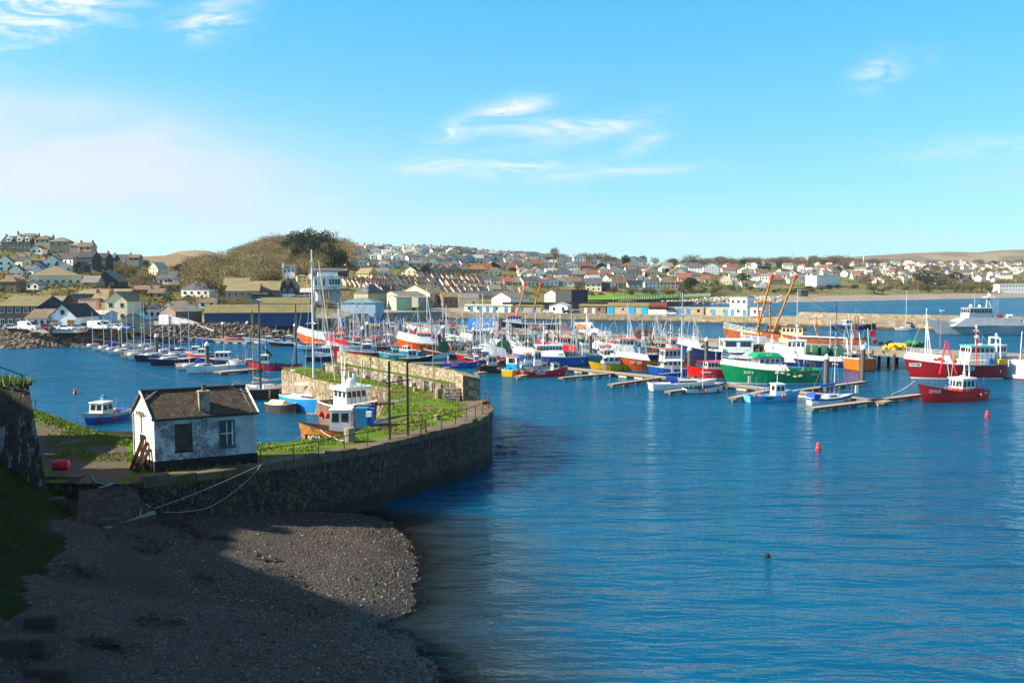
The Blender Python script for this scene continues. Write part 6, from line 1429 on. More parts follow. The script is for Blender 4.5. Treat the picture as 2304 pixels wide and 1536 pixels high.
def gear_mess(root, x0, x1, w_, z, n=14, poles=2):
    b = MB()
    for i in range(n):
        x, y, s = RB.uniform(x0, x1), RB.uniform(-w_, w_), RB.uniform(.15, .45); m = RB.randrange(6)
        if i % 3: b.box((x-s, y-s*.7, z), (x+s, y+s*.7, z+s*RB.uniform(.6, 1.8)), m)
        else: b.tube((x, y, z), (x+RB.uniform(-1, 1), y, z+RB.uniform(.8, 2.6)), .05, n=4, mi=m)
    b.build('deck_gear', [ORB, pc('blue'), STEEL, pc('cyan'), NETG, WOODD], root)
    for k in range(poles): b = MB(); x = RB.uniform(x0, x1); b.tube((x, RB.uniform(-w_, w_), z), (x+RB.uniform(-2.2, 2.2), RB.uniform(-w_, w_), z+RB.uniform(4, 7)), .06, n=4); b.build('pole', RB.choice([STEEL, pc('white'), pc('lgrey')]), root)
def heap(root, x, y, z, m, n=8, r=.25, name='buoy_heap'):
    b = MB()
    for i in range(n): b.ball((x+RB.gauss(0, r*1.2), y+RB.gauss(0, r*1.3), z+abs(RB.gauss(0, r*.8))+r*.6), r*RB.uniform(.6, 1.1), 6)
    return b.build(name, m, root)
def drum(root, x, z, r, w_, m=NETG):
    b = MB(); b.lathe((x, 0, z), [(r*.25, -w_/2-.1), (r*1.05, -w_/2-.1), (r*1.05, -w_/2), (r*.88, -w_/2+.03), (r*.95, 0), (r*.86, w_/2-.03), (r*1.05, w_/2), (r*1.05, w_/2+.1), (r*.25, w_/2+.1)], 14, axis='y'); return b.build('net_drum', m, root)
def root_at(name, label, cat, px, py, head, group): p = at(px, py, 0); return thing(name, label, cat, p, math.radians(head), group)
def cam_side(head, px): # which side faces the camera
    a = math.radians(head); v = Vector((math.cos(a), math.sin(a))); left = Vector((-v.y, v.x)); p = at(px, 800).xy; return 1 if left.dot(-p) > 0 else -1
def trawler(label, px, py, L, head, hull='blue', B=None, fb=None, bow=None, upper='white', rail='white', boot='dred', whale=None, whx=.3, whl=None, whw=None, whh=2.3, wcol='white', roof='white', ns=4, base=None, mst=(), gan=None, drums=(), txt=None, tcol='white', rails=True, detail=True, heaps=0, derr=None, clutter=3, name='trawler', plate=None, whz=0, band=None, buoys=(), dome=True, tu=.78, stays=True, italic=0, tsz=None):
    B = B or L*.3; fb = fb or L*.085; bow = bow or L*.19; r = root_at(name, label, 'fishing boat', px, py, head, 'fishing boats moored in the harbour'); sd = cam_side(head, px)
    H_ = Hull(L, B, fb, bow, tr=.82); H_.build(r, pc(hull), pc(boot), pc(rail), DARKD, band=pc(band) if band else None, deckdrop=fb*.6)
    zd = H_.sheer(.3)-fb*.55; whl = whl or L*.22; whw = whw or B*.6; x0 = -L/2+whx*L
    if whale: 
        o, hi = whaleback(r, H_, whale[0], whale[1], pc(upper))
        if rails: railing(r, [hi[i] for i in (0, 2, 4, 6, 7)], .8, pc('white')); railing(r, [Vector((hi[i].x, -hi[i].y, hi[i].z)) for i in (0, 2, 4, 6, 7)], .8, pc('white'))
    wheelhouse(r, x0, x0+whl, whw, zd+whz, whh, pc(wcol), pc(roof), ns, 4, base=pc(base) if base else None, detail=detail, aft=1)
    if whz: b = MB(); b.box((x0-.2, -whw*.55, zd-.1), (x0+whl+.3, whw*.55, zd+whz-.05)); b.build('deckhouse', pc(wcol), r)
    zt = zd+whz+whh+.1
    for (u, hgt, kind) in mst:
        x = -L/2+u*L; z0 = zt if x0 <= x <= x0+whl else zd
        st = [H_.pt(.98, H_.sheer(.98), 1), H_.pt(.05, H_.sheer(.05), 1), H_.pt(.05, H_.sheer(.05), -1)] if stays else None
        mast(r, x, z0, z0+hgt, .1, pc({'w': 'white', 'g': 'lgrey', 'k': 'black', 'o': 'ochre', 'r': 'rust', 'R': 'red'}[kind[0]]), ((z0+hgt*.7, .8), (z0+hgt*.88, .4)), tripod=1.1 if 't' in kind else 0, stays=st, dome=.4 if dome and 'd' in kind else None)
    if gan: gantry(r, -L/2+gan[0]*L, B*.8, zd, zd+gan[1], pc(gan[2]), lean=gan[3] if len(gan) > 3 else 0)
    for u, rr in drums: drum(r, -L/2+u*L, zd+rr+.6, rr, B*.5)
    if derr:
        for k, s_ in enumerate((-1, 1)): b = MB(); u, ln, ang, col = derr; x = -L/2+u*L; b.tube((x, s_*B*.35, zd+.5), (x+math.cos(ang)*ln, s_*(B*.35+ln*.12), zd+.5+math.sin(ang)*ln), .16, .1, 6); b.build('derrick', pc(col), r)
    if txt: lettering(r, H_, tu if sd*1 > 0 else tu, H_.sheer(tu)*.72, txt, tsz or max(.5, L*.055), pc(tcol), sd, italic, pc(plate) if plate else None)
    gear_mess(r, -L*.46, x0-.2, B*.3, zd+.05, int(8+L)) if x0 > -L*.4 else None; gear_mess(r, x0+whl+.3, L*.3, B*.28, zd+.05, int(6+L)) if not whale else None
    for i in range(heaps): heap(r, -L/2+L*RB.uniform(.06, .25), RB.uniform(-B*.25, B*.25), zd+.1, RB.choice([ORB, PKB, NETG, mat('blue_tarp', '#1d6fb0', .7, .2)]), 7, .28, RB.choice(['net_heap', 'buoy_heap']))
    if buoys: fenders(r, H_, sd, buoys)
    # aerials, searchlights and small gear on the roof
    b = MB()
    for i in range(clutter): x = x0+whl*RB.uniform(.1, .9); y = RB.uniform(-.4, .4)*whw; b.tube((x, y, zt), (x, y, zt+RB.uniform(.5, 1.8)), .025, n=3)
    b.box((x0+whl*.3, -.3, zt), (x0+whl*.3+.5, .3, zt+.25)); b.build('roof_gear', pc('white'), r)
    return r, H_, zd, x0, whl, zt, sd
def potter(label, px, py, L, head, hull='blue', rail='white', boot='dred', wh=(.5, 1.7, 1.4, 1.7), wcol='white', roof='white', base=None, txt=None, tcol='white', mst=1.8, heaps=1, buoys=(), B=None, fb=None, bow=None, ns=2, gan=None, detail=True, tu=.3, deck=None, cuddy=0, band=None, name='fishing_boat', italic=0, tsz=None, plate=None, cat='fishing boat', group='fishing boats moored in the harbour'):
    B = B or L*.34; fb = fb or .75; bow = bow or 1.35; r = root_at(name, label, cat, px, py, head, group); sd = cam_side(head, px)
    H_ = Hull(L, B, fb, bow, tr=.75); H_.build(r, pc(hull), pc(boot), pc(rail), deck or DARKD, band=pc(band) if band else None, deckdrop=.5, rail_h=.1, boot_h=.1, n=13)
    zd = fb-.45; 
    if wh: u, l, w_, h_ = wh; x0 = -L/2+u*L-l/2; wheelhouse(r, x0, x0+l, w_, zd, h_, pc(wcol), pc(roof), ns, 2, rake=.2, base=pc(base) if base else None, detail=detail, roofo=.12, roofh=.08, aft=1, basef=.5)
    if cuddy: b = MB(); a = -L/2+cuddy*L; b.frustum((a, -B*.33), (L*.38, B*.2), (a+.15, -B*.25), (L*.33, B*.12), fb-.1, fb+.62); b.build('cuddy', pc(wcol), r)
    if wh: gear_mess(r, -L*.42, x0-.2, B*.25, zd+.02, 7, 0)
    if mst: x = (x0+l*.4 if wh else 0); zt = zd+(h_ if wh else 0)+.08; mast(r, x, zt, zt+mst, .035, pc('white'), ((zt+mst*.7, .3),), dome=None)
    if gan: gantry(r, -L/2+gan[0]*L, B*.7, zd, zd+gan[1], pc(gan[2]), .05)
    for i in range(heaps): heap(r, -L/2+L*RB.uniform(.1, .3), RB.uniform(-B*.2, B*.2), zd+.1, RB.choice([ORB, PKB, mat('blue_tarp', '#1d6fb0'), NETG]), 5, .2)
    if txt: lettering(r, H_, tu, H_.sheer(tu)*.62, txt, tsz or .42, pc(tcol), sd, italic, pc(plate) if plate else None)
    if buoys: fenders(r, H_, sd, buoys, r=.17, z=.35)
    return r, H_, zd
def yacht(label, px, py, L, head, hull='white', band=None, mh=10, cover=None, B=None, fb=None, bow=None, boot='red', cabin='white', mcol='lgrey', hood=None, name='yacht', mu=.58, mr=.07, stays=True, boom=True, cabl=.42, rail=None, deck=None):
    B = B or L*.3; fb = fb or L*.1; bow = bow or L*.13; r = root_at(name, label, 'yacht', px, py, head, 'yachts moored in the harbour')
    H_ = Hull(L, B, fb, bow, tr=.6, rake=.1, fine=1.7); H_.build(r, pc(hull), pc(boot), pc(rail or 'white'), deck or mat('yacht_deck', '#cfcbc0', .7, .1, 1), band=pc(band) if band else None, deckdrop=.12, boot_h=.1, rail_h=.07, n=13)
    b = MB(); x0 = -L*.12; x1 = x0+cabl*L; b.frustum((x0, -B*.3), (x1, B*.22), (x0+.1, -B*.24), (x1-.4, B*.15), fb-.15, fb+.42); cb = b.build('cabin', pc(cabin), r)
    for s_ in (-1, 1): b = MB(); b.add([(x0+.4, s_*B*.288, fb+.08), (x1-1.0, s_*B*.288, fb+.08), (x1-1.1, s_*B*.262, fb+.3), (x0+.5, s_*B*.262, fb+.3)], [(0, 1, 2, 3)]); b.build('window', GL, cb)
    mx = -L/2+mu*L
    if mh: mast(r, mx, fb+.3, mh, mr, pc(mcol), ((mh*.55, B*.28), (mh*.78, B*.2)), stays=[H_.pt(1, bow, 1), (-L/2, 0, fb), (mx, B*.47, fb), (mx, -B*.47, fb)] if stays else None)
    if boom and mh:
        b = MB(); b.tube((mx-.1, 0, fb+1.5), (mx-L*.38, 0, fb+1.35), .06, n=6); bm = b.build('boom', pc(mcol), r)
        if cover: b = MB(); b.tube((mx-.05, 0, fb+1.75), (mx-L*.36, 0, fb+1.5), .2, .13, 8); b.build('sail_cover', mat('cover_'+cover, dict(blue='#1650b0', navy='#1a2a55', sky='#3b93d0', tan='#b8a888', green='#2c8a5a', cream='#c9bd9f')[cover], .8, .1, 1), bm)
    if hood:
        b = MB(); n_ = 8; x_ = x0-.1; hw = B*.33
        for k in range(n_): a, c = math.pi*k/n_, math.pi*(k+1)/n_; b.add([(x_-.9, math.cos(a)*hw, fb+math.sin(a)*1.1), (x_-.9, math.cos(c)*hw, fb+math.sin(c)*1.1), (x_+.3, math.cos(c)*hw*.9, fb+math.sin(c)*.9), (x_+.3, math.cos(a)*hw*.9, fb+math.sin(a)*.9)], [(0, 1, 2, 3)])
        b.build('spray_hood', mat('cover_'+hood, dict(blue='#1650b0', navy='#1a2a55')[hood], .8, .1, 1), r)
    pts = [H_.pt(u, H_.sheer(u), 1)-Vector((0, .08, 0)) for u in (.02, .25, .5, .75, .96)]
    railing(r, pts, .55, STEEL, .016, 1, name='guard_rail'); railing(r, [Vector((p.x, -p.y, p.z)) for p in pts], .55, STEEL, .016, 1, name='guard_rail')
    return r, H_
# ================================================================ the fleet, nearest first
# --- inner basin beside the old quay
r, H_, zd = potter('blue hulled workboat with white wheelhouse moored alone in the inner basin', 238, 947, 6.2, 258, 'blue', 'cream', 'dred', (.62, 1.9, 1.7, 1.75), buoys=(.55, .8), ns=2, B=2.7, fb=.95, bow=1.45, mst=.5, band='lgrey', heaps=1)
fenders(r, H_, -cam_side(258, 238), (.6, .3), r=.18)
r, H_ = yacht('small cream sailing boat with red waterline and wooden mast behind the shed', 571, 893, 7.2, 150, 'cream', mh=12.6, mcol='tan', boot='red', B=2.4, fb=1.2, bow=1.5, mu=.5)
b = MB(); b.path([(-.4, 0, 4.5), (-.4, 0, 11)], .28, 6); 
r = root_at('lugger', 'dark hulled lugger with two tall black masts lying in the inner basin', 'sailing boat', 628, 893, 40, 'boats in the inner basin')
H_ = Hull(9.5, 3.1, 1.5, 2.1, tr=.5, rake=.04, fine=1.8); H_.build(r, mat('tarred_hull', '#2d2a28', .6, .15, 1), pc('brown'), pc('white'), WOODD, deckdrop=.4)
for u, zt_, lab in ((.22, 13.2, 'aft'), (.78, 12.8, 'fore')): mast(r, -4.75+9.5*u, 1.1, zt_, .13, pc('black'), stays=[(-4.75+9.5*u, 1.3, 1.4), (-4.75+9.5*u, -1.3, 1.4)])
b = MB(); b.tube((-3.6, .5, 2.3), (3.2, .3, 2.6), .14, .1, 6); b.tube((4.2, 0, 2.1), (6.8, 0, 2.7), .09, n=6); b.build('spars', pc('lgrey'), r)
b = MB(); b.frustum((-2.6, -.7), (-.6, .7), (-2.4, -.5), (-.9, .5), 1.2, 1.9); b.build('cabin', pc('white'), r)
r = root_at('dinghy', 'small dark wooden dinghy with a cream cover in the inner basin', 'dinghy', 636, 927, -32, 'boats in the inner basin')
H_ = Hull(4.6, 1.9, 1.05, 1.35, tr=.75, rake=.03); H_.build(r, mat('tarred_hull', '#2d2a28'), pc('brown'), pc('cream'), WOODD, deckdrop=.35, rail_h=.12)
b = MB(); b.frustum((-1.9, -.75), (.6, .75), (-1.8, -.15), (.5, .15), 1.0, 1.45); b.build('cover', mat('cover_cream', '#c9bd9f', .8, .1, 1), r)
r, H_ = yacht('bright blue hulled yacht with white deck and the tallest white mast in the inner basin', 700, 926, 9.6, -38, 'sky', mh=19.7, mcol='white', boot='cream', B=3.4, fb=1.75, bow=2.2, mu=.56, mr=.13, cabl=.4, cover='cream')
for ch in r.children:
    if ch.name.startswith('hull'): ch.data.materials[0] = paint('#1b86c9', 'bright_blue')
b = MB(); b.tube((-4.4, .8, 1.8), (-4.4, .8, 4.6), .05); b.lathe((-4.4, .8, 4.6), [(.3, 0), (.34, .1), (.3, .22)], 10); b.build('radar_pole', pc('white'), r)
b = MB(); b.tube((4.9, 0, 2.2), (1.6, .2, 18.4), .07, .05, 6); b.build('furled_jib', pc('cream'), r); fenders(r, H_, -1, (.8,), r=.26, z=.7)
# beached trawler
r, H_, zd, x0, whl, zt, sd = trawler('old trawler with white wheelhouse, rusty brown quarter and navy bow beached beside the quay', 790, 966, 8.6, -47, 'navy', B=3.6, fb=2.7, bow=3.7, upper='white', rail='white', boot='rust', whale=None, whx=.34, whl=2.7, whw=2.6, whh=2.2, whz=1.2, mst=((.42, 2.4, 'r'),), ns=3, rails=False, gan=None, clutter=2, stays=False, heaps=0)
hl = [c for c in r.children if c.name.startswith('hull')][0]; hl.data.materials.append(mat('weathered_planks', '#6d5c4c', .8, .25, .8, .01, 6, dirt='#7b3a24', dscale=.5))
for p in hl.data.polygons:
    if p.center.x < -.2 and p.material_index != 2: p.material_index = 4
b = MB(); b.lathe((x0+1.3, .5, zt), [(.26, 0), (.22, 1.3), (.24, 1.32)], 10); b.build('funnel', mat('funnel_blue', '#9fc0cc', .5), r); b = MB(); b.ball((x0+2.3, -.6, zt+.45), .5, 8); b.build('radar_dome', pc('white'), r)
b = MB(); b.path([(x0+.2, 0, zt), (x0+.2, 0, zt+1.5), (x0+.2, .5, zt+1.5), (x0+.2, .5, zt)], .05, 4); b.build('roof_rail', pc('white'), r)
b = MB(); b.box((x0+whl+.25, -1.6, zt-.35), (x0+whl+.45, 1.6, zt+.05)); b.box((x0-.2, -1.65, zt-.35), (x0+whl+.4, -1.5, zt+.05)); b.box((x0-.2, 1.5, zt-.35), (x0+whl+.4, 1.65, zt+.05)); b.build('visor', pc('white'), r)
heap(r, -3.0, 0, zd+.2, mat('blue_tarp', '#1d6fb0', .7, .2), 6, .3, 'net_heap')
fenders(r, H_, -1, (.12, .3), r=.28, z=1.5)
r, H_, zd = potter('ochre wooden fishing boat with white wheelhouse moored behind the grassy quay edge', 768, 1026, 6.4, 184, 'ochre', 'brown', 'lgrey', (.5, 2.0, 1.9, 2.4), txt='SC12', B=2.6, fb=2.4, bow=3.2, ns=2, mst=2.5, heaps=0, tu=.84, tcol='white', plate='black', tsz=.62, italic=.2)
# debris by the trawler
def junk(name, px, py, shape, m, label, cat, z=QZ, rz=0): 
    p = at(px, py, z); b = MB(); shape(b); o = b.build(name, m, loc=p); o.rotation_euler = (0, 0, rz); tag(o, label, cat); return o
junk('blue_barrel', 832, 955, lambda b: b.lathe((0, 0, 0), [(.34, 0), (.37, .1), (.35, .35), (.37, .65), (.35, .95), (.37, 1.25), (.33, 1.35)], 14), mat('barrel_blue', '#1b6ec2', .4, .08), 'tall blue plastic barrel standing beside the beached trawler', 'barrel')
junk('blue_bin', 815, 958, lambda b: b.frustum((-.42, -.4), (.42, .4), (-.5, -.5), (.5, .5), 0, 1.5), mat('bin_teal', '#1a78a8', .5, .1), 'square turquoise bin left of the tall blue barrel', 'bin')
junk('blue_sheet', 852, 955, lambda b: (b.frustum((-.9, -.35), (.8, .35), (-.9, -.3), (.7, .3), .05, .12), b.frustum((-.5, -.6), (1.0, -.1), (-.5, -.6), (.9, -.2), .14, .2)), mat('sheet_blue', '#4d8fd8', .6, .1), 'broken light blue sheets lying on the grass by the barrel', 'sheets', rz=.3)
junk('white_can', 830, 937, lambda b: b.box((-.2, -.15, 0), (.2, .15, .4)), pc('white'), 'white plastic can on top of the blue barrel', 'can', z=QZ+1.36)
junk('pipe_heap', 868, 950, lambda b: [b.tube((-.9+i*.1, -.4+i*.15, .1+i*.06), (1.2-i*.15, .5-i*.1, .35), .05, n=5) for i in range(6)], gp, 'heap of grey poles and pipes right of the barrel', 'poles', rz=.2)
junk('rusty_chain_heap', 866, 911, lambda b: [b.ball((RB.gauss(0, .4), RB.gauss(0, .25), .1), .16, 5) for i in range(14)], rust, 'rusty heap of chain at the bow of the beached trawler', 'chain')
junk('rusty_winch', 953, 982, lambda b: [b.tube((-.25, 0, 0), (-.1, 0, 1.5), .05), b.tube((.25, 0, 0), (.1, 0, 1.3), .05), b.tube((-.2, 0, .5), (.3, 0, .9), .04)], rust, 'bent rusty iron stand by the quay railing', 'iron stand')
junk('life_ring_box', 757, 812, lambda b: b.box((-.3, -.25, 0), (.35, .25, 2.2)), mat('pink_red_buoy', '#d22a34'), 'red box standing at the far end of the stone parapet', 'box')
cable('mooring_line', [at(697,960,2.7), at(660,992,4.25)], .02, ROPEW, 'short mooring line from the ochre boat to the grass', 'rope', .1)
cable('mooring_line', [at(720,966,2.6), at(752,984,4.3), at(774,990,4.5)], .022, ROPEW, 'mooring line from the ochre boat to the stone bollard', 'rope', .1)

# --- right-hand marina
r, H_, zd, x0, whl, zt, sd = trawler('small bright red fishing boat with red and white wheelhouse at the pontoon end', 2142, 901, 10.4, 202, 'red', B=3.4, fb=1.35, bow=2.5, rail='maroon', boot='red', whx=.22, whl=2.5, whw=2.2, whh=2.35, base='red', wcol='white', roof='white', txt='DH63', tu=.86, heaps=2, rails=False, mst=((.3, 3.2, 'w'),), ns=3, stays=False, tsz=.62)
fenders(r, H_, sd, (.2,), m=PKB, r=.24, z=.8); lettering(r, H_, .08, 1.0, 'DH63', .3, pc('white'), sd)
b = MB(); b.lathe((-3.9, 0, zd), [(.38, 0), (.42, .5), (.38, 1.0)], 12); b.build('deck_bin', mat('bin_blue', '#1d5fb8', .4), r)
b = MB(); [b.tube((x0+whl*.55+.3*math.cos(a), (1.12)*sd, zd+.75+.3*math.sin(a)), (x0+whl*.55+.3*math.cos(a+.6), 1.12*sd, zd+.75+.3*math.sin(a+.6)), .03, n=4) for a in [k*.6 for k in range(11)]]; b.build('emblem_ring', pc('white'), r)
cable('bow_line', [at(2058,856,2.3), at(2010,884,.6), at(1998,890,.5)], .03, ROPEW, 'bow line of the red boat running down to the pontoon', 'rope', .25)
r, H_, zd, x0, whl, zt, sd = trawler('large maroon hulled trawler with white shelter, mint green roof and tall white tripod mast', 2146, 850, 14.6, 182, 'maroon', B=4.8, fb=2.4, bow=3.4, upper='white', rail='white', boot='white', whale=(.58, 1.2), whx=.1, whl=4.2, whw=3.2, whh=2.3, whz=2.0, roof='mint', txt='PW186', tcol='black', plate='white', tu=.42, tsz=.5, gan=(.04, 5.6, 'white'), mst=((.84, 10.5, 'wt'), (.26, 3.4, 'wd')), ns=5, heaps=2, derr=None)
lettering(r, H_, .93, 2.3, 'PW186', .5, pc('black'), sd, plate=pc('white'))
b = MB(); a = H_.pt(.12, 2.45, sd); 
for k in range(9): u = .12+k*.05; p = H_.pt(u, H_.sheer(u), sd); b.tube(p, (p.x, p.y, p.z+1.6), .04, n=4)
for zz in (.5, 1.05, 1.6): b.path([H_.pt(u, H_.sheer(u), sd)+Vector((0, 0, zz)) for u in (.12, .25, .4, .52)], .035, 4)
b.build('deck_cage', STEEL, r)
heap(r, 3.4, sd*1.8, 2.7, ORB, 9, .35); heap(r, 1.2, sd*1.9, 2.6, ORB, 5, .25)
for s_ in (-1, 1): b = MB(); b.tube((2.8+s_*1.4, sd*3.2, 1.0), (2.9, sd*2.6, 6.4), .12, n=5); b.build('beam_leg', pc('red'), r)
b = MB(); b.tube((-2.3, sd*2.6, 2.4), (-2.0, sd*2.4, 8.2), .09, n=5); b.build('red_pole', pc('red'), r)
for dx in (-5.6, -4.9): b = MB(); b.lathe((dx, sd*1.7, 2.5), [(.3, 0), (.33, .4), (.3, .9)], 10); b.build('deck_barrel', mat('barrel_blue', '#1b6ec2'), r)
b = MB(); b.box((-7.4, sd*2.2-.4, 2.6), (-6.0, sd*2.2+.4, 3.3)); b.build('yellow_bin', mat('bin_yellow', '#b59a1a', .6), r)
trawler('white sterned boat with open white wheelhouse frame behind the maroon trawler', 2252, 847, 11, 118, 'lgrey', B=4.4, fb=3.2, bow=3.8, boot='dred', whx=.5, whl=2.2, whw=2.8, whh=2.2, whz=1.6, ns=3, rails=False, mst=((.6, 2.0, 'w'),), clutter=1, stays=False)
# the big green one
r, H_, zd, x0, whl, zt, sd = trawler('big green trawler with white upper works and green wheelhouse roof', 1735, 861, 14.2, 184, 'green', B=4.9, fb=2.1, bow=3.1, upper='white', rail='green', boot='white', whale=(.36, .95), whx=.44, whl=3.6, whw=3.3, whh=1.9, whz=1.3, roof='green', txt='SU516', tcol='white', tu=.78, tsz=.55, gan=(.05, 2.2, 'brown'), mst=((.5, 3.4, 'wd'),), ns=4, heaps=1, clutter=5)
lettering(r, H_, .08, 1.5, 'SU516', .4, pc('white'), sd)
b = MB(); b.frustum((x0-.3, -1.9), (x0+4.2, 1.9), (x0+.2, -1.4), (x0+3.4, 1.4), zt, zt+.55); b.build('roof_cap', pc('green'), r); flat_text(r, 'GIRL AMANDA' if 0 else 'SU 516', .3, pc('white'), (x0+2.0, sd*1.72, zt+.3), (math.radians(62), 0, math.pi if sd > 0 else 0))
b = MB()
for i, (dx, dz) in enumerate([(0, .2), (.35, .5), (.75, .35), (.45, -.1), (-.3, .45), (-.6, .25), (-.35, -.05), (.05, -.25)]): b.box((-1.5+dx*1.3, sd*2.42, 2.55+dz), (-1.5+dx*1.3+.26, sd*2.44, 2.55+dz+.16))
b.build('chequer_emblem', pc('navy'), r)
for u, zz in ((.44, 1.75), (.38, 1.5), (.3, 1.2), (.24, 1.3), (.5, 1.85)): b = MB(); p = H_.pt(u, zz, sd); b.tube((p.x-.25, p.y+sd*.15, p.z), (p.x+.25, p.y+sd*.15, p.z), .15, n=8); q = H_.pt(u, H_.sheer(u), sd); b.tube((p.x, p.y+sd*.1, p.z), q, .02, n=3); b.build('fender', pc('cream'), r)
# net-drum trawler behind it
r, H_, zd, x0, whl, zt, sd = trawler('white and navy trawler carrying green net drums behind the pontoon piles', 1836, 826, 16, 160, 'navy', B=5.2, fb=2.3, bow=3.4, upper='white', rail='white', boot='cyan', band='white', whx=.62, whl=3.4, whw=3.4, whh=2.3, whz=1.6, mst=((.35, 8, 'g'), (.2, 5.5, 'gt'), (.72, 2.5, 'wd')), gan=(.12, 5.0, 'white'), drums=((.28, 1.35), (.42, 1.2)), whale=(.72, 1.2), heaps=3, ns=4)
for dx in (-1.4, .2, 1.6): b = MB(); b.lathe((dx, sd*1.2, zd+2.0), [(.4, -.55), (1.15, -.5), (1.2, 0), (1.15, .5), (.4, .55)], 12, axis='x'); b.build('net_drum', NETG, r)
b = MB(); b.path([(-5.5, sd*2.3, 2.6), (-5.2, sd*2.0, 5.7), (4, sd*1.8, 5.9)], .14, 5); b.build('net_gantry', pc('white'), r)
trawler('orange hulled boat with grey deckhouse showing only its stern by the timber jetty', 1918, 830, 9, 100, 'orange', B=4.0, fb=2.3, bow=2.8, boot='dred', whx=.28, whl=2.4, whw=3.2, whh=1.9, wcol='grey', roof='grey', ns=2, rails=False, clutter=2, mst=(), stays=False, heaps=2)
r, H_, zd, x0, whl, zt, sd = trawler('bright orange trawler with white foredeck shelter and large letters on its bow', 1476, 833, 13.4, 191, 'orange', B=4.5, fb=1.7, bow=2.75, upper='white', rail='brown', boot='lgrey', whale=(.63, 1.05), whx=.18, whl=3.3, whw=2.7, whh=2.6, wcol='white', roof='orange', txt='PZ 182', tcol='white', tu=.80, tsz=.72, gan=None, mst=((.7, 8.4, 'gt'), (.3, 4, 'w')), ns=4, heaps=2, rails=False, whz=.5)
b = MB(); b.box((2.6, -.35, zd), (3.2, .35, zd+3.4)); b.box((1.6, -.3, zd+3.0), (3.2, .3, zd+3.5)); b.build('deck_crane', mat('crane_blue_grey', '#7d93a8', .5), r)
r, H_, zd = potter('yellow hulled cabin boat with white cabin left of the bright orange trawler', 1378, 834, 7.6, 188, 'yellow', 'brown', 'black', None, B=2.9, fb=1.25, bow=1.9, mst=0, heaps=0, name='cabin_boat', cat='boat')
wheelhouse(r, -1.1, 2.2, 2.1, .9, 1.7, pc('white'), pc('white'), 3, 3, rake=.8, basef=.4, aft=1); b = MB(); b.lathe((0, 0, 2.75), [(.3, 0), (.35, .2), (.3, .4)], 8); b.build('life_ring_stack', pc('white'), r); fenders(r, H_, cam_side(188, 1378), (.3,), m=BLK, r=.22, z=.5)
r, H_, zd, x0, whl, zt, sd = trawler('grey steel trawler with a tall tripod of bare poles left of the yellow cabin boat', 1330, 820, 12, 192, 'grey', B=4.1, fb=2.0, bow=3.1, rail='lgrey', boot='dred', whx=.15, whl=2.2, whw=2.4, whh=2.0, ns=3, txt='PZ6', tcol='white', plate='black', tu=.86, tsz=.55, gan=None, mst=((.8, 8.2, 'gt'), (.6, 7.0, 'g')), rails=False, heaps=3)
b = MB(); b.box((-1, sd*2.0, .8), (1.4, sd*2.35, 1.9)); b.build('fish_bin', pc('teal'), r)
for s_ in (-1, 1): b = MB(); b.tube((2.6+s_*2.2, sd*.8, 2.4), (3.1, 0, 9.5), .07, n=4); b.build('pole', pc('lgrey'), r)
r, H_, zd, x0, whl, zt, sd = trawler('royal blue and white trawler with a long row of wheelhouse windows behind the yellow-topped cabin', 1240, 823, 12.5, 184, 'blue', B=4.2, fb=1.9, bow=2.6, upper='white', rail='white', boot='dred', whale=(.3, 1.3), whx=.34, whl=5.2, whw=3.0, whh=1.9, whz=1.2, roof='lgrey', ns=8, txt=None, mst=((.62, 4.5, 'w'), (.9, 3, 'w')), rails=False, gan=(.04, 3.5, 'white'))
lettering(r, H_, .35, 2.3, 'WD 5', .6, pc('black'), sd)
potter('open red boat with small white wheelhouse at its bow, lettered on the side', 1223, 846, 7.4, 14, 'red', 'grey', 'red', (.78, 1.2, 1.3, 1.7), roof='maroon', txt='TH424', tu=.38, tsz=.6, heaps=2, mst=0, ns=1, B=2.7, fb=.95, bow=1.7)
potter('little boat with white, blue and yellow wheelhouse seen from astern beside the open red boat', 1154, 843, 6.4, 72, 'yellow', 'white', 'yellow', (.52, 1.9, 1.9, 2.6), roof='orange', base='cyan', heaps=1, mst=1.2, B=2.7, fb=1.1, bow=1.6)
potter('black hulled boat with an open wheelhouse frame and white letters', 1116, 838, 6.6, 8, 'black', 'black', 'black', (.4, 1.7, 1.7, 2.1), wcol='lgrey', roof='grey', txt='PZA37', tu=.6, tsz=.5, heaps=1, mst=.8, B=2.6, fb=1.3, bow=1.8, buoys=(.04, .9))
potter('royal blue open boat with red rail and orange buoys left of the black hull', 1042, 827, 7.0, 6, 'blue', 'red', 'blue', (.86, .9, 1.2, 1.6), txt='PZ31', tu=.28, tsz=.6, heaps=3, mst=1.0, gan=(.1, 1.7, 'lgrey'), B=2.6, fb=1.0, bow=1.5)
potter('boat with a tall white cabin and yellow roof behind the open red boat', 1214, 836, 6.4, 4, 'lgrey', 'brown', 'dred', (.45, 1.4, 1.5, 3.0), roof='yellow', heaps=2, mst=1.0, fb=1.1, bow=1.6)
potter('teal hulled fishing boat with green roofed wheelhouse beyond the parapet', 898, 811, 7.2, 187, 'teal', 'white', 'teal', (.6, 1.5, 1.6, 1.7), roof='teal', txt='PZ204', tu=.84, tsz=.42, heaps=2, mst=1.0, B=2.7, fb=1.15, bow=1.9)
potter('small grey wheelhouse boat at the pontoon behind the stone parapet', 935, 813, 6.2, 10, 'black', 'white', 'dred', (.4, 1.8, 1.7, 2.0), wcol='lgrey', roof='lgrey', heaps=1, mst=1.2)
potter('long white open boat with upturned bow right of the grey wheelhouse boat', 972, 808, 7.6, 12, 'white', 'brown', 'black', None, heaps=0, mst=0, B=2.4, fb=.9, bow=1.9)
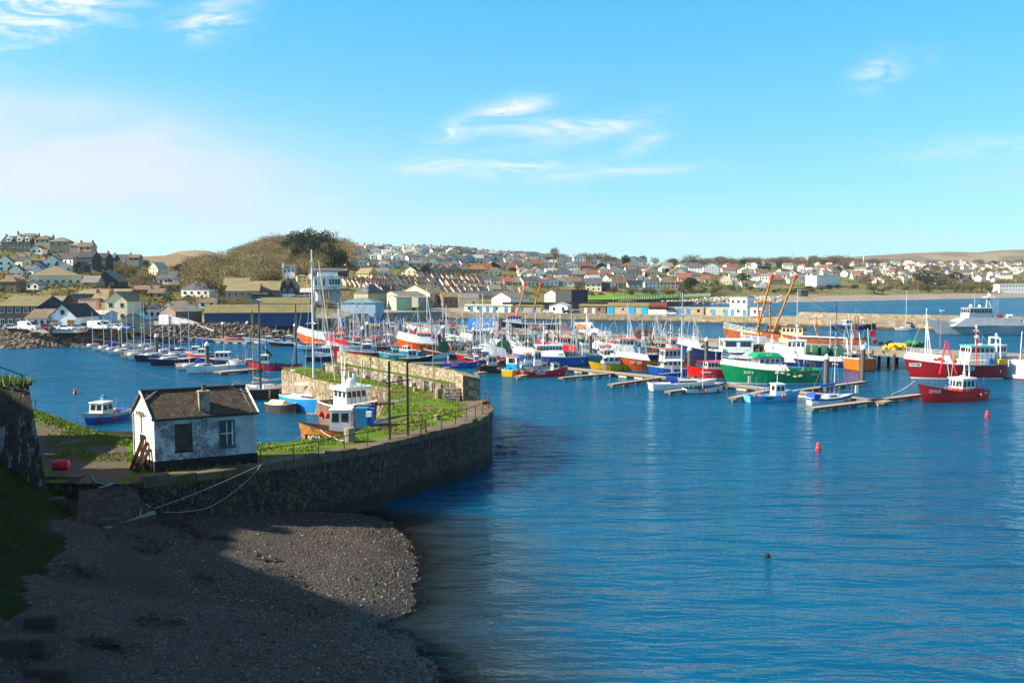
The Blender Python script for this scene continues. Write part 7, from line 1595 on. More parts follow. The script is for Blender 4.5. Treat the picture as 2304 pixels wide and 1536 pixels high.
r, H_, zd, x0, whl, zt, sd = trawler('orange hulled boat with white shelter and orange roof behind the teal boat', 957, 792, 11.2, 187, 'orange', B=4.2, fb=1.9, bow=3.4, upper='white', rail='white', boot='orange', whale=(.34, 1.7), whx=.38, whl=3.4, whw=2.8, whh=1.6, whz=1.9, roof='orange', ns=4, mst=((.4, 4.5, 'w'),), rails=False, txt='PZ', tu=.62, tcol='navy', heaps=1, buoys=(.45,))
potter('white potter with blue and white hull between the orange boat and the parapet', 914, 796, 6.6, 160, 'cyan', 'white', 'cyan', (.5, 1.4, 1.5, 1.5), heaps=2, mst=1.4)
# blue/white motor boat, yachts and small boats at the pontoons
r, H_, zd = potter('white and blue cabin cruiser moored beside the tallest marina mast', 1511, 843, 7.4, 186, 'blue', 'white', 'navy', None, B=2.8, fb=1.15, bow=1.75, heaps=0, mst=0, name='cabin_cruiser', cat='boat')
wheelhouse(r, -1.6, 2.0, 2.1, .95, 1.55, pc('white'), pc('white'), 4, 3, rake=.7, basef=.42, aft=1); railing(r, [H_.pt(u, H_.sheer(u), s_) for s_, u in ((1, .5), (1, .75), (1, .97), (-1, .75), (-1, .5))], .6, STEEL, .02, 1)
yacht('white yacht with blue spray hood and bare grey mast at the marina finger', 1533, 876, 9.6, 14, 'white', mh=14.2, hood='blue', boot='lgrey', B=3.1, fb=1.05, bow=1.5, mu=.5, mr=.13, cabl=.45)
r, H_, zd = potter('small open white boat with dark rail and orange fenders in front of the yacht', 1581, 883, 5.6, 14, 'white', 'navy', 'dred', None, B=2.0, fb=.75, bow=1.2, heaps=1, mst=3.4, txt='PZ 21', tcol='black', tu=.38, tsz=.42, buoys=(.5, .88))
r, H_, zd = potter('pale blue fishing boat with white wheelhouse and black number', 1737, 902, 7.2, 13, 'sky', 'sky', 'sky', (.62, 1.5, 1.5, 1.9), txt='PZ69', tcol='black', tu=.34, tsz=.48, heaps=1, mst=2.4, B=2.5, fb=.85, bow=1.5, roof='white', deck=mat('pale_blue_deck', '#a9c6d2', .8))
fenders(r, H_, cam_side(13, 1737), (.6, .66), m=PKB, r=.17, z=.85)
r, H_ = yacht('small yacht with blue mainsail cover and blue striped side at the near finger', 1866, 908, 5.9, 14, 'white', mh=9.4, cover='blue', hood=None, boot='white', band='blue', B=2.3, fb=.85, bow=1.25, mu=.62, mcol='lgrey', mr=.08)
b = MB(); b.tube((2.9, 0, 1.4), (.9, .1, 9.2), .055, .04, 5); b.build('furled_jib', mat('cover_blue', '#1650b0'), r); b = MB(); b.box((-2.8, -.9, .8), (-1.9, .9, 1.4)); b.build('cockpit_cover', mat('cover_blue', '#1650b0'), r)
fenders(r, H_, cam_side(14, 1866), (.86,), m=mat('yellow_buoy', '#e2a41c', .5), r=.2, z=.45)
potter('red fishing boat with white wheelhouse and red roof left of the big green trawler', 1608, 850, 8.4, 186, 'red', 'red', 'white', (.52, 3.2, 2.2, 1.7), roof='red', ns=5, txt='TREMO', tu=.72, tsz=.5, italic=.2, B=3.0, fb=1.5, bow=2.1, mst=1.5, heaps=1, buoys=(.93,))
r, H_, zd, x0, whl, zt, sd = trawler('white and navy trawler with a big white box deckhouse behind the red fishing boat', 1618, 812, 14.5, 172, 'navy', B=5.0, fb=2.0, bow=3.6, upper='white', rail='white', boot='red', whale=(.74, 1.3), whx=.06, whl=6.0, whw=4.6, whh=2.9, whz=.6, ns=2, mst=((.86, 4.6, 'wt'), (.5, 4, 'w'), (.2, 2.5, 'wd')), heaps=1)
# fillers of the crowded middle: (label, px, py, L, heading, hull, kwargs)
MIDF = [
 ('white trawler with dark flat roof and black raked exhaust in the crowded middle',1182,795,14,188,'white',dict(roof='black',whale=(.55,1.1),whx=.32,whl=4.4,whz=1.2,ns=6,mst=((.5,4.6,'w'),(.8,6,'wt')),gan=(.06,4.5,'white'))),
 ('white trawler with tall white gallows mast in front of the blue mural',1062,784,13,186,'navy',dict(upper='white',whale=(.6,1.2),whx=.18,whl=4,whz=1.6,ns=5,mst=((.68,8.6,'wt'),(.3,8.8,'w')),gan=(.04,6,'white'),bow=3.2)),
 ('white trawler with a row of square windows right of the gallows mast',1108,780,14,184,'white',dict(whale=(.6,1.3),whx=.45,whl=4,whz=1.6,ns=7,mst=((.4,9,'w'),))),
 ('big white vessel with two decks and a maroon canopy at the back of the fleet',985,764,15,182,'red',dict(upper='white',whale=(.6,1.2),whx=.3,whl=6,whz=2.4,ns=7,roof='maroon',mst=((.4,6,'w'),(.7,9,'wt'),(.15,7,'g')),bow=3.4)),
 ('green and white trawler with a lattice mast at the back of the fleet',940,772,13,188,'white',dict(boot='green',roof='white',whx=.35,ns=5,mst=((.5,7,'gt'),(.2,6,'g')),gan=(.08,4.5,'lgrey'))),
 ('red hulled boat with pale cylindrical shelter in the crowded middle',1152,816,10,188,'red',dict(upper='lgrey',whale=(.58,1.7),whx=.15,whl=3.4,ns=5,mst=((.4,3,'w'),(.7,6.5,'g')),bow=2.4)),
 ('red and white boat with a round topped wheelhouse',1082,812,9,190,'red',dict(whx=.35,whl=3.0,ns=5,base='red',mst=((.5,6.2,'g'),(.25,5.5,'gt')))),
 ('grey drab boat with green net drum left of the red round topped boat',1022,806,11,186,'brown',dict(wcol='cream',roof='black',whx=.3,whl=3,ns=4,drums=((.7,1.2),),mst=((.85,6,'gt'),))),
 ('green net drum trawler behind the grey post in the crowded middle',1112,804,10,176,'black',dict(wcol='lgrey',whx=.6,ns=3,drums=((.3,1.4),),mst=((.5,9,'g'),(.8,7,'gt')))),
 ('orange hulled stern trawler with brown shelter behind the bright orange one',1520,800,13,184,'rust',dict(wcol='white',roof='orange',whx=.3,whl=4.6,whz=.8,ns=6,mst=((.75,6.5,'g'),(.2,6,'gt')),heaps=2)),
 ('white arched shelter trawler with an orange roof behind the yellow cabin boat',1412,808,13,186,'navy',dict(upper='white',whale=(.4,1.8),roof='orange',wcol='white',whx=.36,whl=4,whz=1.4,ns=5,mst=((.5,7.5,'gt'),(.86,6.4,'g')))),
 ('small boat with orange roofed wheelhouse squeezed behind the yellow cabin boat',1374,816,8,184,'white',dict(roof='orange',whx=.5,whl=2.6,whz=.8,ns=4,mst=((.6,2,'w'),),bow=2)),
 ('deep red trawler with white stripe and drum behind the grey posts',1290,803,14,182,'red',dict(whale=(.45,1.2),upper='red',whx=.2,ns=4,drums=((.35,1.3),),mst=((.3,7,'wt'),(.75,6,'w')),txt=None)),
 ('red and white trawler under the second pair of orange derricks',1215,778,15,184,'white',dict(roof='red',whx=.4,whl=4,whz=2,ns=5,mst=((.2,5,'w'),),gan=(.06,5,'R'[0:0] or 'red'))),
 ('small white and red boat between the blue trawler and the grey trawler',1188,830,6.5,186,'white',dict(roof='orange',whx=.4,ns=3,mst=((.5,3,'w'),),fb=1.2,bow=1.9)),
 ('blue and white boat low in the water behind the black hull',1092,822,7,184,'navy',dict(whx=.4,ns=4,mst=((.5,2.5,'w'),),fb=1.1,bow=1.7,heaps=2)),
 ('boat heaped with orange buoys behind the far parapet',836,803,9,184,'maroon',dict(wcol='lgrey',whx=.5,ns=3,mst=((.4,4,'g'),),fb=1.1,bow=1.6,heaps=4)),
 ('boat with a red plastic bin and white cabin behind the parapet end',795,797,10,186,'white',dict(upper='red',whx=.1,ns=2,mst=((.3,10,'gt'),(.8,8,'g')),fb=1.8,bow=3.2,whale=(.6,1.0))),
 ('white fishing boat with red roof in front of the blue van',850,786,10,188,'black',dict(rail='white',roof='red',whx=.55,whl=2.4,ns=3,mst=((.3,5,'gt'),(.7,6,'g')),heaps=2)),
 ('grey and blue potter tangled among ropes left of the orange boat',872,776,9,170,'grey',dict(whx=.4,ns=3,mst=((.5,8,'gt'),(.2,6,'g')),heaps=3)),
 ('little light blue boat under the parapet end behind the pole',752,806,7,190,'sky',dict(whx=.5,ns=2,mst=((.5,3,'w'),),fb=1,bow=1.5,heaps=1)),
 ('navy boat with white wheelhouse lying off the far parapet end',735,812,8,12,'navy',dict(rail='white',whx=.4,ns=3,mst=((.5,3,'w'),),fb=1.1,bow=1.7,heaps=2)),
 ('large orange trawler with white upper works and steel gallows',738,775,14,175,'orange',dict(upper='white',whale=(.5,1.6),whx=.2,whl=3,ns=4,roof='orange',mst=((.3,8,'wt'),(.6,9.5,'gt')),gan=(.05,6,'white'),bow=3.4)),
 ('orange and purple boat half hidden behind the large orange trawler',768,758,12,180,'orange',dict(wcol='orange',roof='orange',whx=.4,ns=4,mst=((.5,9,'gt'),(.2,8,'w')),gan=(.1,7,'lgrey'))),
 ('cream and rust trawler with gantry right of the large orange trawler',800,768,13,182,'rust',dict(wcol='white',roof='orange',whx=.4,ns=4,mst=((.5,8,'gt'),(.85,7,'g')),gan=(.08,6,'lgrey'))),
 ('brown shelter boat with a heap of yellow gear in front of the market hall',805,742,14,184,'brown',dict(wcol='tan',roof='ochre',whx=.5,ns=4,mst=((.4,9,'gt'),(.7,8,'g')),gan=(.08,5,'rust'))),
 ('blue tarpaulin covered boat beside the crowded middle piles',1005,790,9,175,'blue',dict(whx=.3,ns=3,mst=((.5,8,'g'),(.8,6,'gt')),heaps=3)),
 ('pale trawler with yellow gear on deck right of the second orange derricks',1262,778,13,180,'cream',dict(whx=.3,ns=4,roof='white',mst=((.6,7,'gt'),(.3,6,'g')),heaps=3,gan=(.1,5,'orange'))),
]
for lab, px, py, L, hd, hull, kw in MIDF: trawler(lab, px, py, L, hd, hull, **{**dict(detail=False, rails=False, name='fishing_boat'), **kw})
BACK = [
 ('red wheelhouse boat on the back pontoon left of the wooden mast',543,768,8,186,'red',dict(wcol='red',roof='white')),('long light blue open boat on the back pontoon',590,769,9,184,'sky',dict(wh=None)),
 ('white boat with blue sheer on the back pontoon behind the wooden mast',604,773,7,186,'white',dict(band='blue')),('black and white boat with tall white box on the back pontoon',650,778,9,186,'black',dict(wh=(.5,1.2,1.4,2.4))),
 ('orange inflatable with purple cover on the back pontoon',640,757,9,184,'orange',dict(wh=None,band='blue')),('light blue open boat right of the black masts',700,785,7,186,'sky',dict(wh=None)),
 ('blue hulled boat with red buoys right of the black masts',718,790,7,10,'blue',dict(heaps=3)),('grey boat with white cabin in the second back row',620,760,7,180,'grey',dict()),
 ('small red and white boat in the second back row',566,761,6,184,'red',dict()),('navy boat with orange buoys in the second back row',680,765,8,182,'navy',dict(heaps=3)),
 ('blue pontoon tender with no cabin at the foot of the gangway',478,769,8,184,'blue',dict(wh=None)),('cream dinghies pulled up beside the gangway foot',425,767,6,184,'cream',dict(wh=None)),
 ('crimson fishing boat with navy rail flying a black flag',621,835,8.8,184,'crimson',dict(rail='navy',boot='white',wh=(.72,1.5,1.7,2.1),txt='PZ129',tcol='cream',heaps=2,fb=1.3,bow=2.0,B=3.0)),
 ('navy boat with a white four window wheelhouse at the inner pontoon',512,820,9,186,'navy',dict(wh=(.6,2.8,2.0,1.9),ns=3,rail='white',heaps=2,fb=1.0,bow=1.5,gan=(.1,2.2,'lgrey'))),
 ('small white dinghy on the inner pontoon deck',535,822,3,184,'white',dict(wh=None,fb=.9,bow=1.1)),
 ('small blue boat with white rail behind the inner pontoon',440,800,6,190,'blue',dict()),('red decked boat behind the inner pontoon',455,806,6,180,'red',dict(heaps=2)),
 ('green and white boat at the far right of the grass parapet',1085,800,8,182,'green',dict(rail='white',heaps=2)),
 ('navy and white boat with a stripe moored under the far wall by a rusty one',1907,741,11,182,'navy',dict(rail='white',wh=(.5,2.6,2.4,2.2),fb=1.5,bow=2.3,band='blue',heaps=2,gan=(.15,4,'lgrey'))),
 ('rusty boat with pale gantry moored under the far wall',1942,740,12,2,'navy',dict(rail='brown',wh=None,fb=1.7,bow=2.5,band='rust',gan=(.3,5.5,'tan'),heaps=3))]
for lab, px, py, L, hd, hull, kw in BACK:
    r, H_, zd = potter(lab, px, py, L, hd, hull, **{**dict(detail=False), **kw})
    if 'black flag' in lab:
        b = MB(); b.add([(1.0, -.05, 3.4), (2.4, -.05, 4.6), (1.6, -.05, 2.9), (.4, -.05, 2.6)], [(0, 1, 2, 3)]); b.tube((1.4, 0, 1.5), (1.4, 0, 4.2), .03); b.build('flag', pc('black'), r)
CN = dict(red='red', blue='blue', orange='orange', white='white', teal='teal', navy='navy', black='black', green='green', yellow='yellow', grey='grey', sky='light blue')
for n_, (xa, xb, py, rowname) in enumerate([(775, 1000, 782, 'in the row behind the teal boat'), (1000, 1300, 790, 'in the row behind the grey piles'), (1330, 1560, 792, 'in the row behind the orange trawler')]):
    for i in range(8):
        h = RB.choice(list(CN)); ro = RB.choice(['white', 'red', 'orange', 'blue', 'green']); x = xa+(xb-xa)*(i+.5)/8
        trawler('%s boat with %s roof, %s from left %s' % (CN[h], ro, ORD[i], rowname), x, py+RB.uniform(-9, 9), RB.uniform(7.5, 10), 184+RB.uniform(-9, 9)+(180 if RB.random() < .3 else 0), h, roof=ro, fb=1.2, bow=RB.uniform(1.9, 2.4), whx=RB.choice([.2, .4, .55]), ns=3, mst=((.3, RB.uniform(4, 7), 'gt'), (.75, RB.uniform(3, 7), RB.choice('gwk'))), heaps=2, detail=False, rails=False, name='fishing_boat', gan=(.08, RB.uniform(2, 4), 'lgrey'))
# marina yachts on the left
LY = [('white yacht with red stern at the left end of the marina',214,783,6.5,238,'white',dict(mh=9,boot='red',rail='red')),('yacht wholly covered by a bright blue tarpaulin near the left end of the marina',239,788,6.3,240,'white',dict(mh=9.5,cover='blue',hood='blue')),
 ('small yacht with light blue sail cover near the left end of the marina',256,791,6.0,242,'white',dict(mh=9,cover='sky')),('white yacht with tall mast beside the first left piles',280,796,7.2,236,'white',dict(mh=12.5)),
 ('cream decked yacht between the white yachts of the left marina',307,804,6.6,240,'cream',dict(mh=11,cover='tan')),('white yacht just left of the two navy hulls',325,808,6.8,240,'white',dict(mh=12)),
 ('left one of the two navy hulled yachts',354,813,8.0,225,'navy',dict(mh=0,boom=False,boot='cream',fb=1.3,bow=1.7,B=3)),('right one of the two navy hulled yachts',390,822,8.0,222,'navy',dict(mh=12.5,boot='cream',fb=1.3,bow=1.7,B=3,cover='navy')),
 ('small white yacht with a royal blue cockpit cover right of the navy hulls',432,830,6.2,240,'white',dict(mh=10.5,hood='blue')),('white motor sailer at the right end of the left marina',468,838,6.8,215,'white',dict(mh=0,boom=False,fb=1.2,bow=1.5,B=2.7)),
 ('yacht under a long blue tarpaulin behind the left marina piles',308,777,7.5,200,'white',dict(mh=9,cover='blue')),('yacht with red stripe in the back row of the left marina',345,792,6.5,230,'white',dict(mh=10,band='red')),
 ('blue striped yacht in the back row of the left marina',372,797,6.5,236,'white',dict(mh=11,band='blue',cover='blue')),('yacht with pale blue cover in the back row of the left marina',398,803,6.5,236,'white',dict(mh=10,cover='sky')),
 ('small white boat in the back row by the first left pile',290,783,5.5,236,'white',dict(mh=9)),('grey yacht at the back of the left marina',330,784,6.5,230,'lgrey',dict(mh=11)),('blue decked yacht at the back of the left marina',412,792,6.5,230,'blue',dict(mh=8,cover='blue')),
 ('white sloop moored alone under the far harbour wall',2042,743,8.2,182,'white',dict(mh=13.5,mr=.09,cover='navy',hood='navy'))]
for lab, px, py, L, hd, hull, kw in LY: yacht(lab, px, py, L, hd, hull, **{**dict(stays=False), **kw})

# --- derrick trawlers lying behind the jetty
def beamer(label, px, Y, L, head, hull, upper, der, dcol, fb=3.6, bow=5.4, whx=.62, **k):
    py = 640+29760/Y; r, H_, zd, x0, whl, zt, sd = trawler(label, px, py, L, head, hull, fb=fb, bow=bow, whx=whx, whl=4.5, whw=4, whz=2.2, ns=5, wcol=upper, roof=k.pop('roof', upper), detail=False, name='beam_trawler', rails=False, **k)
    inv = r.matrix_basis.inverted() if 0 else (Matrix.Translation(r.location) @ Matrix.Rotation(r.rotation_euler.z, 4, 'Z')).inverted()
    for (p, q) in der:
        b = MB(); b.tube(inv @ p, inv @ q, .26, .2, 7); d = b.build('derrick', pc(dcol), r); b = MB(); b.ball(inv @ q, .55, 6); b.build('sheave', pc('red'), d)
    return r, H_, zd, inv, sd
r, H_, zd, inv, sd = beamer('rust streaked beam trawler with two long orange derricks raised behind the jetty', 1712, 196, 15, 150, 'rust', 'tan', [(atY(1703,748,192), atY(1736,622,190)), (atY(1738,752,188), atY(1790,622,186))], 'ochre', rail='cream', mst=(), fb=4.2, bow=5.6, whx=.1, heaps=2)
for s_ in (1708, 1734): b = MB(); b.tube(inv @ atY(s_, 762, 193), inv @ atY(s_-2, 680, 193), .24, n=6); b.build('gallows_leg', pc('ochre'), r)
b = MB(); b.tube(inv @ atY(1704, 681, 193), inv @ atY(1737, 679, 193), .24, n=6); b.tube(inv @ atY(1690, 712, 193), inv @ atY(1732, 712, 193), .1, n=5); b.build('gallows_beam', pc('ochre'), r)
railing(r, [H_.pt(u, H_.sheer(u), sd) for u in (.5, .6, .7, .8, .9, .99)], 1.1, pc('white'), .05, 3)
for q in ((1736, 622), (1790, 622)): b = MB(); b.tube(inv @ atY(*q, 188), inv @ atY(1668, 740, 196), .05, n=3); b.build('stay', STEEL, r)
beamer('cream and rust beam trawler with dark raised deck behind the silver car', 1835, 182, 20, 150, 'rust', 'cream', [], 'ochre', rail='black', mst=((.3, 10, 'k'), (.5, 7, 'rt'), (.7, 8, 'g'), (.15, 6, 'gt')), fb=4.2, bow=5.4, heaps=4, gan=(.1, 7, 'rust'), roof='brown')
beamer('red topped beam trawler with the smaller pair of orange derricks', 1190, 262, 20, 182, 'black', 'white', [(atY(1160,722,262), atY(1182,640,262)), (atY(1199,700,262), atY(1217,640,262))], 'ochre', roof='red', mst=((.4, 6, 'w'),), fb=3.4, bow=5, heaps=2)
# --- grey patrol vessel
def patrol():
    p = at(2250, 752, 0); r = thing('patrol_vessel', 'long grey patrol vessel with stepped bridge moored at the far wall', 'ship', p, math.radians(183)); L = 40; g = paint('#a8adb2', 'ship_grey'); g2 = paint('#7d8288', 'ship_dark_grey'); sd = 1
    H_ = Hull(L, 7.4, 2.6, 4.9, 2.2, tr=.85, rake=.10, fine=1.7); H_.build(r, g, g2, g, g2, deckdrop=.2, rail_h=.5)
    b = MB(); b.frustum((-6, -3.2), (17, 3.2), (-4, -2.6), (12.5, 2.6), 2.6, 5.2); b.build('deckhouse', g, r)
    wheelhouse(r, 4.2, 11.6, 4.8, 5.1, 3.1, g, g, 6, 4, rake=.3, basef=.4, detail=True, roofo=.3)
    b = MB(); b.frustum((-16, -2), (-9, 2), (-15, -1.6), (-9.5, 1.6), 3.0, 4.4); b.frustum((-9, -2.4), (-6.5, 2.4), (-8.6, -2), (-7, 2), 2.4, 4.4); b.build('aft_deckhouse', g2, r)
    b = MB(); b.tube((4.8, 0, 8.2), (4.2, 0, 13.2), .24, .14, 6); b.tube((2.8, -.8, 5.1), (4.2, 0, 12), .14, n=5); b.tube((2.8, .8, 5.1), (4.2, 0, 12), .14, n=5); b.frustum((2.6, -1.5), (5.4, 1.5), (3, -1.1), (5, 1.1), 11.4, 11.8); b.tube((8.5, 0, 8.2), (8.5, 0, 13), .1, n=4); b.build('mast', g, r)
    for x, z, q in ((10, 8.9, .5), (7.2, 8.8, .45), (4.0, 12.2, .45)): b = MB(); b.ball((x, .5, z), q, 8); b.build('radar_dome', pc('white'), r)
    for x in (1.5, -1.5): b = MB(); b.lathe((x, 2.0, 5.8), [(.1, -.9), (.5, -.8), (.5, .8), (.1, .9)], 10, axis='x'); b.build('liferaft', pc('white') if x < 0 else ORB, r)
    b = MB(); b.box((-19.5, 3.1, 2.7), (10, 3.55, 2.9)); b.build('rubbing_strake', g2, r)
    railing(r, [H_.pt(u, H_.sheer(u), 1) for u in (.72, .78, .84, .9, .96)], 1.0, g, .05, 2); railing(r, [H_.pt(u, H_.sheer(u), 1) for u in (.02, .08, .14, .2, .26)], 1.0, g, .05, 2)
    b = MB(); b.lathe((-13, 0, 4.4), [(.5, 0), (.4, 1.2), (.3, 1.6)], 8); b.tube((-17, 0, 3), (-17.6, 0, 10.5), .12, .06, 5); b.tube((-18.6, 0, 3), (-17.4, 0, 9), .08, n=4); b.build('crane', g2, r)
patrol()
# ================================================================ harbour works
TIM = mat('pontoon_deck', '#9a9184', .85, .15, 2, .01, 20); FLO = mat('pontoon_float', '#cfc3a4', .8, .2, 1.5, dirt='#8a7a5a'); WAL = mat('pontoon_waling', '#6b6258', .85, .15, 2)
def pontoon(label, a, c, w_, z=.55, floats=True, rz=None, name='pontoon'):
    p, q = at(*a, z), at(*c, z); d = (q-p); L = d.length; t_ = thing(name, label, 'pontoon', (p.x, p.y, 0), math.atan2(d.y, d.x), 'timber pontoons of the marina')
    b = MB(); b.box((0, -w_/2, z-.06), (L, w_/2, z)); b.build('deck', TIM, t_)
    b = MB(); b.box((-.04, -w_/2-.06, z-.26), (L+.04, -w_/2, z+.03)); b.box((-.04, w_/2, z-.26), (L+.04, w_/2+.06, z+.03)); b.box((-.1, -w_/2, z-.26), (-.04, w_/2, z+.02)); b.build('waling', WAL, t_)
    n = max(1, round(L/3.4))
    for i in range(n): x = L*(i+.5)/n; x = max(.9, min(L-.9, x)) if i in (0, n-1) else x; b = MB(); b.box((x-.85, -w_/2+.05, -.4), (x+.85, w_/2-.05, z-.27)); b.build('float', FLO, t_)
    return t_
for lab, a, c, w_ in [('long main walkway pontoon, left half in front of the orange trawler',(1262,826),(1500,849),2.0),('long main walkway pontoon, right half in front of the green trawler',(1500,849),(1998,903),2.0),
 ('finger pontoon below the open red boat',(1262,849),(1376,839),1.1),('finger pontoon below the bright orange trawler',(1374,864),(1480,849),1.1),('finger pontoon beside the blue hooded yacht',(1502,880),(1640,862),1.1),
 ('finger pontoon left of the pale blue boat',(1648,894),(1740,874),1.1),('near finger pontoon holding the small blue covered yacht',(1822,917),(1990,897),1.2),('finger pontoon reaching to the tall grey pile',(1795,877),(1945,857),1.1),
 ('finger pontoon running under the red boat at the right',(1975,898),(2070,886),1.1),('walkway pontoon in front of the left marina yachts',(232,779),(474,832),1.8),('inner pontoon carrying the small white dinghy',(490,836),(582,828),2.6),
 ('back pontoon at the foot of the gangway',(486,765),(565,768),2.0),('pontoon behind the stone parapet',(925,816),(1012,816),1.4),('short pontoon stub left of the black hull',(1072,838),(1092,836),1.2),('short pontoon stub beside the yellow boat',(1164,846),(1182,842),1.2),('float at the stern of the royal blue boat',(1000,827),(1012,826),1.2)]:
    pontoon(lab, a, c, w_)
PILE = mat('pile_grey', '#5a5652', .7, .12, .6, dirt='#45403a'); CAPW = mat('pile_cap', '#e6e6e4', .5, .05)
def pile(px, ty, by, label, r=.36):
    p = at(px, by, 0); zt = atY(px, ty, p.y).z; t_ = thing('mooring_pile', label, 'pile', p, 0, 'grey mooring piles with white cone caps')
    b = MB(); b.tube((0, 0, -1.5), (0, 0, zt-.75), r, n=14); b.build('post', PILE, t_); b = MB(); b.lathe((0, 0, zt-.75), [(r+.06, 0), (r+.06, .3), (.06, .75)], 14); b.build('cap', CAPW, t_)
for a in [(1858,796,881,'thick grey pile beside the small blue covered yacht'),(1940,775,858,'thick grey pile at the end of the right finger pontoon'),(1551,778,850,'grey pile just right of the bare grey yacht mast'),(1589,758,815,'grey pile in front of the white box deckhouse'),
 (1448,754,822,'grey pile behind the bright orange trawler'),(1328,746,812,'grey pile in front of the white van'),(1222,760,822,'grey pile beside the yellow roofed cabin'),(1230,742,800,'farther grey pile behind the yellow roofed cabin'),(989,744,806,'grey pile right of the orange hulled boat'),
 (998,731,790,'farther grey pile behind the orange hulled boat'),(1066,735,790,'grey pile in front of the white gallows mast'),(1107,742,795,'stubby grey pile in front of the row of square windows'),(935,733,780,'grey pile beside the lattice mast boat'),(817,733,800,'dark grey pile behind the parapet left of the teal boat'),(827,723,785,'grey pile left of the red roofed boat'),
 (353,750,808,'grey pile among the left marina yachts'),(467,768,838,'grey pile at the right end of the left marina'),(271,735,786,'left one of the two close piles in the left marina'),(276,731,780,'right one of the two close piles in the left marina'),(502,724,768,'grey pile right of the gangway'),(557,722,760,'bare grey pile left of the wooden mast'),(664,727,772,'grey pile beside the large orange trawler')]:
    pile(*a)
for px, py, lab in [(1360,832,'in front of the yellow cabin boat'),(1686,862,'in front of the green trawler'),(1927,884,'beside the small blue covered yacht'),(1513,838,'beside the white and blue cruiser'),(512,828,'on the inner pontoon')]:
    p = at(px, py, .55); b = MB(); b.frustum((-.2, -.15), (.2, .15), (-.17, -.12), (.17, .12), 0, 1.1); o = b.build('service_post', mat('service_grey', '#b4b2ac', .6, .08), loc=p); tag(o, 'pale grey service post on the pontoon '+lab, 'service post', 'service posts on the pontoons')
# ---- timber jetty
CON = mat('jetty_concrete', '#8c8271', .9, .2, .6, .03, 6, dirt='#5c5a3a'); PIL = mat('jetty_timber', '#4a4034', .9, .25, 1, dirt='#2b2a1c'); DK = mat('jetty_deck', '#87807a', .9, .15, .5, dirt='#6c6660')
JL = [Vector((-47, 274)), Vector((18.7, 202)), Vector((66, 157)), Vector((98, 127))]; JW = Vector((.70, .714))*14
jt = thing('jetty', 'long jetty with concrete deck on dark timber piles crossing the harbour', 'jetty', (JL[0].x, JL[0].y, 0)); O = JL[0]
b = MB(); top = JL+[p+JW for p in JL[::-1]]; b.add([(p.x-O.x, p.y-O.y, 3.2) for p in top], [tuple(range(len(top)))]); b.build('deck', DK, jt)
b = MB()
for pts in (JL, [p+JW for p in JL]):
    for p, q in zip(pts, pts[1:]): b.add([(p.x-O.x, p.y-O.y, 2.45), (q.x-O.x, q.y-O.y, 2.45), (q.x-O.x, q.y-O.y, 3.2), (p.x-O.x, p.y-O.y, 3.2)], [(0, 1, 2, 3)])
b.add([(p.x-O.x, p.y-O.y, 2.45) for p in top], [tuple(range(len(top)))[::-1]]); b.build('edge_beam', CON, jt)
b = MB()
for p, q in zip(JL, JL[1:]):
    n = int((q-p).length/2.2)
    for i in range(n): v = p.lerp(q, i/n)-O; b.box((v.x-.25, v.y-.25, 3.2), (v.x+1.2, v.y-.05, 3.42)) if i % 2 else None
b.build('kerb', CON, jt)
for p, q in zip(JL, JL[1:]):
    n = int((q-p).length/4.2)
    for i in range(n):
        v = p.lerp(q, i/n)-O
        for k in (0.15, 4.6, 9.2, 13.6):
            if k > 1 and i % 2: continue
            u = v+JW.normalized()*k; b = MB(); b.tube((u.x, u.y, -2), (u.x, u.y, 2.9), .27, n=7); b.build('pile', PIL, jt)
# ---- far pier
PW = stone_mat('pier_wall_stone', ['#8a7f66', '#9b8f74', '#766c54', '#a79c82'], (1, 1, 1.6), .7, mortar=(.12, .1, .07), bump=.05, lichen='#6d6a2c', lz=(9, 12), wet=.9, joint=.05)
PP = [(900,388),(1000,381),(1300,363),(1540,346),(1760,322),(1900,303),(2080,287),(2304,272),(2700,250)]
pp = [Vector(((x-1152)/F*y*1.0, y)) for x, y in PP]; pier = thing('far_pier', 'long stone pier with a quay wall closing the far side of the harbour', 'pier', (pp[0].x, pp[0].y, 0)); O = pp[0]; back = offs(pp, 17)
b = MB(); wallstrip([p-O for p in pp], -2, 3.1, 0, b); b.build('quay_wall', PW, pier)
b = MB(); pl = pp+back[::-1]; b.add([(p.x-O.x, p.y-O.y, 3.1) for p in pl], [tuple(range(len(pl)))]); b.build('paving', DK, pier)
b = MB(); P2 = offs(pp[4:], 11); P3 = offs(pp[4:], 13.5)
wallstrip([p-O for p in P2], 3.0, 4.9, 0, b); wallstrip([p-O for p in P3][::-1], 0, 4.9, 0, b)
for i in range(len(P2)-1): b.add([(v.x-O.x, v.y-O.y, 4.9) for v in (P2[i], P2[i+1], P3[i+1], P3[i])], [(0, 1, 2, 3)])
b.build('parapet', PW, pier)
b = MB(); wallstrip([p-O for p in back][::-1], -2, 3.1, 0, b); b.build('seaward_wall', PW, pier)
def onpier(px, off=6): 
    for (a, c) in zip(pp, pp[1:]):
        k = (px-1152)/F
        # intersect x = k*y with the line a + t (c - a)
        den = (c.x-a.x)-k*(c.y-a.y); t_ = (k*a.y-a.x)/den
        if 0 <= t_ <= 1: v = a.lerp(c, t_); n = (c-a).normalized(); n = Vector((-n.y, n.x)); w_ = v+n*off; return Vector((w_.x, w_.y, 3.1)), math.atan2(c.y-a.y, c.x-a.x)
CY = pc('cyan'); BLU = paint('#3f86c8', 'door_blue')
